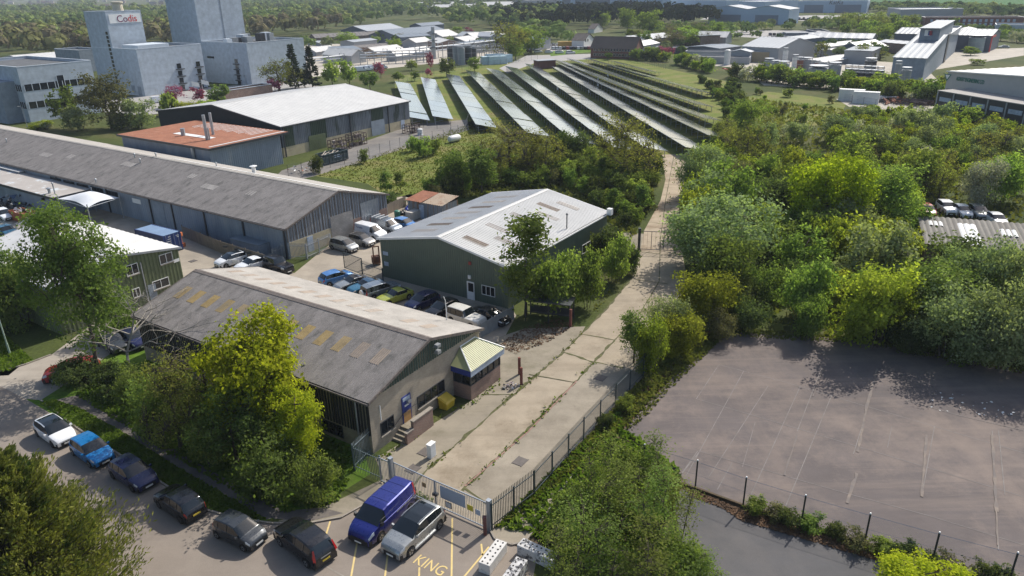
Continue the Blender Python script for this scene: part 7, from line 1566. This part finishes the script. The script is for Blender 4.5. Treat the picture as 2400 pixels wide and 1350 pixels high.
# ---- trees about the works at left
for k, bx, by, ty, w_, lb in (('darktree', 262, 302, 166, 128, 'large dark brown green tree before the panelled office'), ('tree', 165, 300, 205, 80, 'thin green tree before the office ribbon windows'), ('willow', 190, 305, 252, 80, 'pale green willow at foot of the panelled office'), ('willow', 330, 300, 232, 80, 'pale green willow right of the large brown tree'), ('bush', 300, 300, 265, 90, 'dark shrub under the large brown tree by annex'), ('freshbush', 398, 270, 215, 44, 'green conical bush left of the pink blossom'), ('pinkblossom', 418, 250, 200, 56, 'vivid pink blossom tree before the lettered works, left one'), ('pinkblossom', 466, 246, 200, 38, 'vivid pink blossom tree before the lettered works, right one'), ('tree', 515, 250, 198, 60, 'dark green bush right of the vivid pink blossoms'),
    ('yellowbush', 440, 268, 240, 60, 'yellow hedge below the vivid pink blossoms'), ('yellowbush', 480, 262, 236, 60, 'yellow hedge beside the black barn gable'), ('yellowbush', 95, 302, 285, 60, 'low yellow green shrub before the panelled office, left'), ('whiteblossom', 110, 302, 285, 30, 'small pale shrub before the panelled office'), ('oak', 655, 215, 136, 96, 'yellow olive tree beside the plant block, open crown'), ('oak', 700, 205, 160, 60, 'yellow olive tree left of the dark cedars'), ('pinkblossom', 645, 215, 180, 44, 'pink blossom tree under the open crowned olive tree'), ('round', 780, 205, 130, 50, 'green tree right of the dark cedars'), ('round', 820, 200, 140, 44, 'yellow green tree before the works yard'), ('tree', 868, 212, 165, 46, 'bright green round tree at black barn corner'),
    ('pinkblossom', 893, 182, 145, 34, 'pale pink blossom tree behind the bright round tree'), ('round', 965, 165, 136, 30, 'fresh green small tree before pipe works'), ('tree', 935, 192, 168, 34, 'small green tree at the far head of first solar row'), ('tree', 972, 190, 166, 26, 'small dark green tree beside second solar row'), ('tree', 1047, 180, 135, 46, 'dark rounded pine beside the pipe works'), ('pinkblossom', 1010, 165, 122, 22, 'pink blossom sapling left of the dark rounded pine'), ('pinkblossom', 1003, 182, 160, 20, 'small pink blossom bush left of the dark rounded pine'), ('round', 1112, 168, 133, 34, 'green tree right of the dark rounded pine'), ('bare', 715, 205, 150, 40, 'brownish tree between olive trees and cedars'),
    ('round', 820, 112, 75, 60, 'bright green tree before the striped brown workshop'), ('round', 900, 100, 72, 34, 'yellow green tree right of bright workshop tree'), ('bare', 938, 102, 73, 34, 'pinkish bare tree before the slate hangars'), ('oak', 765, 112, 90, 36, 'orange brown tree before little pale shed'), ('round', 925, 122, 90, 34, 'green tree before the small white hall'), ('round', 1072, 75, 60, 28, 'green tree right of the dark raised hangar'), ('pinkblossom', 1100, 78, 64, 28, 'purple blossom tree right of the dark raised hangar'),
    ('oak', 1195, 140, 50, 110, 'big olive tree beyond the head of the solar rows'), ('round', 1245, 125, 55, 80, 'large fresh green tree right of the big olive tree'), ('round', 1208, 140, 95, 50, 'green tree below the big olive tree'), ('round', 1320, 66, 20, 40, 'pale round green tree before the blue sheds, left'), ('round', 1408, 68, 24, 46, 'pale round green tree before the blue sheds, middle'), ('round', 1470, 74, 18, 56, 'big pale round green tree before the blue sheds'), ('round', 1520, 84, 26, 70, 'broad pale green tree right of the big pale one'), ('bare', 1580, 108, 76, 50, 'purple brown bare tree behind the flat units'), ('bare', 1655, 106, 74, 46, 'purple brown bare tree before the hangar'), ('tree', 1690, 82, 46, 36, 'green round tree below the twin gabled hangar'), ('tree', 1512, 112, 72, 26, 'dark evergreen behind the brick office gable'), ('tree', 1425, 140, 122, 24, 'clipped round dark bush before the brick office'), ('pinkblossom', 1553, 134, 106, 26, 'pink blossom tree right of brick office, left one'), ('pinkblossom', 1571, 134, 108, 24, 'pink blossom tree right of brick office, right one'),
    ('oak', 1922, 140, 97, 36, 'green tree before the big grey hall gable'), ('oak', 2010, 145, 108, 50, 'olive tree before ragged white unit'), ('oak', 2062, 140, 112, 50, 'brownish tree before the processing building'), ('round', 1988, 64, 30, 60, 'green tree above the black showroom'), ('round', 2055, 100, 58, 60, 'dark green tree left of the black warehouse'), ('sapling', 1986, 86, 48, 12, 'lone dark pole like tree above the showroom slope'), ('round', 2275, 130, 110, 40, 'olive shrub below the red framed warehouse'), ('whiteblossom', 2385, 100, 68, 44, 'pale blossom tree before the stepped blue unit'), ('round', 2345, 96, 64, 34, 'green tree between black warehouse and hotel'), ('round', 2232, 66, 40, 24, 'green tree standing before the dark hotel'), ('round', 2208, 225, 168, 44, 'bright green tree left of the engineering works'), ('round', 2272, 290, 242, 58, 'bright green tree before the engineering office'), ('round', 2290, 152, 138, 36, 'green shrub behind the engineering works roof')):
    plant(k, bx, by, ty, w_, lb)
tmc, cmc, Hc, Rc = build_conifer(41, 14, 3.2, 20, 9, .42, 'spruce', .05, .1, .08, spray=12)
for bx, by, ty, lb in ((692, 208, 100, 'dark layered cedar beside plant block, left one'), (733, 206, 104, 'dark layered cedar beside plant block, right one')):
    p = G(bx, by); h = HT(p, ty); r = thing('cedar_tree', lb, 'tree', (p[0], p[1], 0), bx); r.scale = (h/Hc*.95, h/Hc*.95, h/Hc); link('trunk', tmc, r); link('crown', cmc, r)
# ---- thickets: plants spread over ground polygons, each labelled from the nearest landmark
def inpoly(p, poly):
    x, y = p; c = False; n = len(poly)
    for i in range(n):
        a, b_ = poly[i], poly[i-1]
        if (a[1] > y) != (b_[1] > y) and x < (b_[0]-a[0]) * (y-a[1]) / (b_[1]-a[1]) + a[0]: c = not c
    return c
def thicket(poly, n, mix, hr_, where, ref, group, spread=(.85, 1.4), excl=(), seed=1, lod=None, gap=.62):
    W = [tuple(G(*q)[:2]) for q in poly]; E = [[tuple(G(*q)[:2]) for q in e] for e in excl]; rr = random.Random(seed); xs = [w[0] for w in W]; ys = [w[1] for w in W]; got = []; tries = 0; ks = [k for k, w in mix for _ in range(w)]
    while len(got) < n and tries < 20000:
        tries += 1; p = (rr.uniform(min(xs), max(xs)), rr.uniform(min(ys), max(ys)))
        if not inpoly(p, W) or any(inpoly(p, e) for e in E): continue
        k = rr.choice(ks); h = rr.uniform(*hr_) * (1.15 if k in ('tree', 'round', 'maple', 'sapling', 'oak', 'willow', 'bare') else .8); rad = h * rr.uniform(*spread) * .5 * {'osier': .62, 'sapling': .6, 'bush': 1.25, 'oak': 1.1, 'willow': 1.15}.get(k, 1)
        if any(math.hypot(p[0]-q[1][0], p[1]-q[1][1]) < gap * (rad + q[3]) * (1 - tries / 40000) for q in got): continue
        if any(math.hypot(p[0]-q[0], p[1]-q[1]) < .35 * (rad + q[2]) for q in PLANTED): continue
        got.append((k, p, h, rad))
    R0 = G(*ref)[:2]; cn = {}; ref_n = where[1]
    for k, p, h, rad in sorted(got, key=lambda q: math.hypot(q[1][0]-R0[0], q[1][1]-R0[1])):
        i = cn.get(k, 0); cn[k] = i + 1
        put(k, p, h, rad, f'{LOOK[k]} {where[0]}, {ordn(i)} nearest {ref_n}' if i else f'{LOOK[k]} {where[0]}, nearest {ref_n}', group, lodof((p[0], p[1])) if lod is None else lod)
    return len(got)
HUT = [(2135, 470), (2460, 480), (2460, 720), (2250, 690), (2140, 620)]
thicket([(1622,470),(1640,600),(1700,740),(1850,770),(2010,775),(2420,845),(2560,800),(2560,500),(2100,440),(1900,400),(1640,400)], 98, [('willow', 5), ('tree', 2), ('thorn', 3), ('bush', 2), ('yellowbush', 4), ('oak', 2), ('round', 4), ('freshbush', 2), ('brownbush', 1)], (4.6, 8.6), ('in the thicket right of the track', 'mesh gates'), (1612, 592), 'thicket right of the concrete track', excl=[HUT], seed=3)
plant('maple', 1925, 560, 352, 195, 'large bright lime maple standing over the thicket right of track', lod=1, var=2); plant('round', 1755, 318, 230, 100, 'round yellow green tree alone at the meadow strip', lod=1, var=0); plant('whiteblossom', 2290, 490, 372, 110, 'white blossom tree behind the four white cars', lod=1)
thicket([(1625,395),(1700,330),(1800,320),(1900,330),(2100,420),(2560,480),(2560,400),(2100,300),(1850,345),(1700,380)], 62, [('willow', 5), ('yellowbush', 4), ('thorn', 3), ('brownbush', 2), ('whiteblossom', 1), ('oak', 2)], (3.6, 5.6), ('on the slope behind the thicket', 'end of solar rows'), (1612, 350), 'bushes behind the thicket', excl=[HUT], seed=5)
thicket([(1960,300),(2050,270),(2250,285),(2450,320),(2450,400),(2200,400),(2000,350)], 105, [('osier', 9), ('yellowbush', 1), ('willow', 1)], (3.4, 5.2), ('in the osier field', 'engineering office'), (2300, 290), 'osiers before the engineering works', seed=6, gap=.42)
thicket([(1640,190),(1720,200),(1760,225),(1730,260),(1700,300),(1690,330),(1668,320),(1700,260),(1660,210)], 34, [('bush', 6), ('thorn', 3), ('brownbush', 1)], (2.2, 4.0), ('on the bank beside the solar field', 'mesh gates'), (1612, 592), 'bushes beside the solar field', seed=7, gap=.5)
thicket([(1480,140),(1600,150),(1740,190),(1960,215),(2080,235),(2200,245),(2200,228),(2060,212),(1800,190),(1640,168),(1520,132)], 100, [('thorn', 4), ('round', 3), ('yellowbush', 4), ('freshbush', 3), ('bush', 2), ('whiteblossom', 1), ('tree', 2)], (3.6, 6.6), ('in hedge before the tank farm', 'brick office'), (1487, 138), 'hedge before the tank farm', seed=8, gap=.45)
thicket([(1745,215),(1860,225),(1985,250),(2050,268),(1990,290),(1860,290),(1780,260)], 16, [('thorn', 2), ('freshbush', 2), ('brownbush', 2), ('yellowbush', 1)], (1.6, 3.4), ('dotted over the meadow strip', 'red machine'), (1712, 172), 'bushes on the meadow strip', seed=9)
thicket([(1060,425),(1130,408),(1290,392),(1440,385),(1535,385),(1530,470),(1490,545),(1450,540),(1430,500),(1270,440),(1150,440),(1010,475),(1000,455)], 84, [('thorn', 5), ('bush', 5), ('freshbush', 3), ('sapling', 2), ('oak', 1), ('brownbush', 2)], (2.6, 4.6), ('in scrub behind the green unit', 'mesh gates'), (1497, 586), 'scrub behind the green unit', seed=10, gap=.5)
for k, bx, by, ty, w_, lb in (('oak', 1462, 425, 265, 190, 'spreading olive oak with dark limbs left of the track'), ('oak', 1195, 410, 288, 190, 'spreading olive oak beyond the meadow, left one'), ('oak', 1280, 420, 305, 110, 'olive oak between the two spreading ones'), ('bush', 1335, 380, 305, 90, 'dark evergreen bush between the spreading oaks'), ('sapling', 1130, 455, 330, 110, 'green birch clump at the meadow edge'), ('thorn', 1060, 450, 360, 90, 'bright green birch scrub at the meadow edge'), ('freshbush', 1245, 440, 402, 66, 'bright fresh bush behind the green unit roof'), ('sapling', 905, 455, 398, 46, 'thin sapling on the meadow before tin shed'), ('sapling', 940, 452, 400, 40, 'thin sapling left of tin shed on the meadow'), ('freshbush', 966, 355, 318, 34, 'small pale sapling on the meadow by wire fence, left'), ('freshbush', 995, 370, 322, 44, 'small pale sapling on the meadow, middle'), ('freshbush', 1018, 362, 328, 40, 'small pale sapling on the meadow, right'), ('thorn', 855, 382, 348, 26, 'lone small bush on meadow beside the dark skip'), ('bush', 742, 405, 368, 40, 'dark bush beside the rusty scrap heap'), ('bush', 915, 475, 450, 60, 'low creeper behind the long shed gable'), ('bush', 980, 480, 455, 60, 'low creeper behind the tin shed')):
    plant(k, bx, by, ty, w_, lb, lod=1)
# hedge lines in the middle right distance
thicket([(1480,112),(1600,118),(1720,100),(1640,80),(1560,86),(1480,96)], 30, [('round', 2), ('bare', 2), ('tree', 2), ('thorn', 2)], (5, 9), ('behind the brick office', 'brick office'), (1487, 138), 'trees behind the brick office', seed=12, lod=2, gap=.45)
thicket([(1850,75),(2000,60),(2120,62),(2150,80),(2090,100),(1980,96),(1960,70)], 34, [('round', 3), ('tree', 2), ('oak', 2)], (5, 9), ('on the slope above the showroom', 'hotel'), (2165, 66), 'trees above the showroom', seed=13, lod=2, gap=.45)
# ---- far woods: one mass each
def m_wood_(name, stops, trans=.3):
    m = bpy.data.materials.new(name); m.use_nodes = True; nt = m.node_tree; nt.nodes.clear(); o = nt.nodes.new('ShaderNodeOutputMaterial'); a = nt.nodes.new('ShaderNodeAttribute'); a.attribute_name = 'hue'; g = nt.nodes.new('ShaderNodeNewGeometry')
    c = ramp(nt, a.outputs['Fac'], stops); hs = nt.nodes.new('ShaderNodeHueSaturation'); mr = N(nt, 'ShaderNodeMapRange'); mr.inputs['To Min'].default_value = .86; mr.inputs['To Max'].default_value = 1.14; nt.links.new(g.outputs['Random Per Island'], mr.inputs[0]); nt.links.new(mr.outputs[0], hs.inputs['Value']); nt.links.new(c, hs.inputs['Color'])
    d = nt.nodes.new('ShaderNodeBsdfDiffuse'); t = nt.nodes.new('ShaderNodeBsdfTranslucent'); x = nt.nodes.new('ShaderNodeMixShader'); x.inputs[0].default_value = trans
    for q in (d, t): nt.links.new(hs.outputs[0], q.inputs[0])
    nt.links.new(d.outputs[0], x.inputs[1]); nt.links.new(t.outputs[0], x.inputs[2]); nt.links.new(x.outputs[0], o.inputs[0]); return m
m_w1 = m_wood_('far_wood', [(0, (.07, .11, .04)), (.3, (.14, .20, .06)), (.55, (.21, .28, .075)), (.75, (.18, .21, .09)), (1, (.28, .32, .085))]); m_w2 = m_wood_('brown_wood', [(0, (.13, .115, .07)), (.5, (.19, .17, .095)), (.8, (.19, .20, .075)), (1, (.24, .28, .08))]); m_w3 = m_wood_('dark_wood', [(0, (.014, .024, .016)), (.6, (.03, .042, .02)), (1, (.05, .06, .022))], .15)
def wood(label, poly, mat, hgt=(8, 13), wd=(7, 12), per=80, step=1.0, seed=1, ymin=-16, excl=()):
    g = np.random.default_rng(seed); P = []; Nn = []; Hu = []; S = []; y = max(q[1] for q in poly); y0 = min(q[1] for q in poly)
    while y > max(y0, -13):
        d = PJ(G(600, y))[2]; w_ = 9.5 * FOC / d; x = min(q[0] for q in poly) + g.uniform(0, w_)
        while x < max(q[0] for q in poly):
            px, py = x + g.normal() * w_ * .2, y + g.normal() * w_ * .08; x += w_ * .8 * step
            if py < -35 - .0196 * (px - 1200) or not inpoly((px, py), poly) or any(inpoly((px, py), e) for e in excl): continue
            p = G(px, py); R = g.uniform(*wd) / 2; H = g.uniform(*hgt); h = np.clip(g.normal(.5, .3), 0, 1); k = per; v = g.normal(size=(k, 3)); v[:, 2] = np.where(v[:, 2] < -.3, -v[:, 2], v[:, 2]); v /= np.linalg.norm(v, axis=1)[:, None]; lob = 1 + .25 * np.sin(v @ g.normal(size=3) * 4)
            q = v * np.array([R, R, H * .42]) * (g.uniform(.72, 1.0, k) * lob)[:, None] + np.array([p[0], p[1], H * .58]); P.append(q); Nn.append(v * 1.1 + g.normal(size=(k, 3)) * .25); Hu.append(np.full(k, h)); S.append(np.full(k, R * .46))
        y -= max(.9, w_ * .20 * step)
    P, Nn, Hu, S = map(np.concatenate, (P, Nn, Hu, S)); ok = P[:, 2] > .3; me = leafmesh('woods', P[ok], Nn[ok], 1.0 * S[ok], mat, 1.3, Hu[ok]); o = link('woods', me); tag(o, label, 'woods', kind='stuff'); return o
wood('far mixed woods covering the rise at top left', [(-60,118),(-60,-16),(700,-22),(1320,-30),(1320,6),(1150,10),(960,34),(760,60),(600,82),(420,92),(200,112)], m_w1, seed=1, excl=[[(0,8),(140,3),(140,20),(0,25)], [(225,2),(392,2),(392,24),(225,28)]])
wood('belt of brown half bare trees behind the blue grey works', [(-60,150),(-60,98),(200,96),(420,84),(620,72),(800,62),(800,76),(640,98),(420,118),(240,142)], m_w2, (11, 15), seed=2)
wood('green tree belt behind the slate hangars', [(780,76),(800,58),(960,44),(1160,30),(1320,34),(1320,62),(1180,72),(1060,64),(1040,46),(930,50)], m_w1, seed=3)
wood('dark conifer belt before the blue distribution sheds', [(1150,60),(1200,34),(1320,32),(1500,34),(1680,50),(1680,66),(1500,66),(1300,72)], m_w3, (10, 14), seed=4)
wood('scrubby tree belt below the blue hangar', [(1500,96),(1520,70),(1680,70),(1860,66),(1900,60),(2060,54),(2100,62),(2000,74),(1850,76),(1720,86),(1640,92)], m_w1, (4, 7), (5, 9), 60, seed=5)
wood('hedgerow trees between hotel and the green crop field', [(2030,32),(2040,20),(2200,24),(2420,34),(2420,48),(2280,40),(2150,34)], m_w1, (6, 9), seed=6)
wood('trees scattered about the far end of the estate', [(1160,130),(1200,72),(1320,72),(1330,104),(1280,110),(1240,126)], m_w1, (6, 9), seed=7, step=1.3)
wood('scrub around the far showroom and hotel', [(2060,60),(2160,52),(2160,72),(2420,78),(2420,66),(2440,100),(2340,108),(2330,92),(2100,74)], m_w1, (3, 6), (5, 8), 50, seed=8, step=1.2)
wood('trees among the sheds of the works', [(690,125),(720,96),(900,100),(1160,92),(1190,112),(1120,120),(1000,120),(960,110),(860,112)], m_w1, (4, 7), (4, 7), 70, seed=9, step=2.0)
wood('scrub and hedges between the units at right', [(1520,132),(1500,104),(1620,96),(1640,92),(1760,92),(1900,104),(2080,104),(2100,128),(2060,150),(1930,138),(1905,120),(1740,100),(1620,108),(1600,134)], m_w1, (3, 6), (4, 7), 90, seed=10, step=1.35, excl=[[(1800,80),(1990,80),(1990,100),(1800,100)]])
# ---- grass and weeds: tufts
def tufts(name, label, poly, n, mat, s=(.1, .3), up=1.2, seed=1, world=None, lean=.5, kind='grass'):
    W = world or [tuple(G(*q)[:2]) for q in poly]; g = np.random.default_rng(seed); rr = random.Random(seed); P = []; xs = [w[0] for w in W]; ys = [w[1] for w in W]
    while len(P) < n:
        p = (rr.uniform(min(xs), max(xs)), rr.uniform(min(ys), max(ys)))
        if inpoly(p, W): P.append((p[0], p[1], rr.uniform(.02, s[1] * .5)))
    P = np.array(P); Nn = g.normal(size=(len(P), 3)); Nn[:, 2] *= lean; o = link(name, leafmesh(name, P, Nn, g.uniform(s[0], s[1], len(P)), mat, up)); tag(o, label, kind, kind='stuff'); return o
m_blade = M_leaf('grass_blade', (.085, .14, .02), (.16, .215, .04), .4, .01, .1); m_dry = M_leaf('dry_grass', (.095, .12, .03), (.20, .20, .06), .3, .01, .1); m_litter = M('leaf_litter', (.12, .065, .03), .9, .4, 3, kind='World', c2=(.06, .04, .025))
tufts('grass', 'bright short grass on the verge behind the street row', [(95,945),(190,1008),(270,1056),(375,1126),(480,1190),(560,1216),(622,1218),(548,1174),(420,1100),(285,1014),(183,957),(125,940)], 11000, m_blade, (.10, .26), 1.4, 1)
tufts('grass', 'grass between footpath and the bushes beside brick warehouse', [(180,928),(300,1003),(420,1080),(560,1158),(660,1203),(790,1180),(830,1105),(870,1070),(700,1000),(400,880),(240,880)], 9000, m_blade, (.12, .34), 1.3, 2)
tufts('grass', 'grass bank at left edge by the green street lamp', [(-60,760),(0,775),(75,845),(20,870),(-60,884)], 3500, m_blade, (.12, .3), 1.4, 3)
tufts('weeds', 'weeds and dry grass outside the palisade fence', [(1160,1240),(1365,1040),(1505,890),(1580,805),(1690,775),(1705,785),(1560,900),(1460,1005),(1400,1060),(1250,1190)], 5200, m_dry, (.12, .36), 1.5, 4, kind='weeds')
tufts('weeds', 'green weeds outside the palisade fence and thicket floor', [(1165,1236),(1365,1040),(1450,960),(1462,1005),(1590,1100),(1590,1160),(1500,1330),(1290,1290),(1240,1250)], 5200, m_blade, (.14, .42), 1.4, 5, kind='weeds')
tufts('weeds', 'rough tussocks across the scrub floor behind the green unit', [(1060,400),(1180,340),(1540,370),(1530,480),(1480,560),(1440,540),(1270,450),(1010,470)], 6000, m_dry, (.25, .7), 1.4, 6, kind='weeds')
tufts('weeds', 'rough grass floor of the thicket right of the track', [(1625,380),(1640,600),(1700,760),(1850,782),(2010,788),(2420,862),(2600,800),(2600,300),(1990,260),(1740,230),(1660,330)], 14000, m_dry, (.3, .9), 1.4, 7, kind='weeds')
tufts('leaf_litter', 'brown leaf litter along the court edge', [(1462,1006),(1560,902),(1690,776),(1660,775),(1500,900),(1440,980)], 4200, m_litter, (.06, .16), 1.2, 8, lean=4, kind='leaf litter')
tufts('leaf_litter', 'brown leaf litter below the chain link fence', [(1600,1140),(1741,1196),(1877,1240),(2025,1286),(2183,1332),(2400,1396),(2400,1412),(2183,1352),(2025,1306),(1877,1262),(1741,1222),(1690,1190),(1620,1165)], 5200, m_litter, (.06, .16), 1.2, 9, lean=4, kind='leaf litter')
for i, (pts, n) in enumerate((([(1003,1100),(1200,928),(1320,826),(1362,783)], 230), ([(1082,1150),(1232,1014),(1347,897),(1392,849)], 260), ([(925,1140),(1140,1236)], 420), ([(890,1078),(960,1030),(1000,990),(1110,945),(1175,890)], 300), ([(1495,600),(1400,720),(1362,783)], 420), ([(1560,560),(1585,362)], 160))):
    P = []; g = np.random.default_rng(60 + i); W = [G(*q) for q in pts]
    for k in range(n):
        j = rnd.randrange(len(W) - 1); t = rnd.random(); p = W[j] * (1-t) + W[j+1] * t
        if math.sin(p[0] * .9 + i) + math.sin(p[1] * .63) + g.normal() * .5 < -.1: continue
        P.append(p + g.normal(size=3) * (.2, .2, 0) + (0, 0, rnd.uniform(.03, .15)))
    P = np.array(P); Nn = g.normal(size=(len(P), 3)); o = link('weeds', leafmesh('weeds', P, Nn, g.uniform(.05, .24, len(P)), m_blade if i not in (0, 4) else m_dry, 1.4)); tag(o, ['weeds in the seam at left of concrete track', 'weeds in the seam beside grey strip', 'weeds at the foot of front gates', 'weeds at foot of the brick wall', 'dry weeds along far left edge of track', 'weeds in middle of the far track'][i], 'weeds', kind='stuff')
tufts('grass', 'mown looking yellow green tufts over the open meadow beside barn yard', [(740,412),(1100,292),(1170,330),(1040,400),(1000,460),(900,452),(860,430)], 7000, m_dry, (.10, .30), 1.4, 11)
tufts('leaf_litter', 'brown litter and dirt under trees before the black shelter', [(1165,812),(1225,770),(1310,745),(1345,765),(1290,800),(1210,830)], 1500, m_litter, (.06, .2), 1.2, 12, lean=4, kind='leaf litter')
tufts('litter', 'scattered white scraps on the tennis court near willows', [(2180,915),(2330,935),(2400,960),(2360,990),(2170,960)], 46, m_tankw, (.06, .22), 1.2, 13, lean=5, kind='litter')
tufts('weeds', 'weeds creeping over the tennis court edges', [(1455,1000),(1480,1012),(1575,910),(1700,788),(1850,798),(2000,803),(2400,878),(2400,862),(2000,788),(1690,770),(1555,898)], 2600, m_dry, (.08, .26), 1.4, 14, kind='weeds')
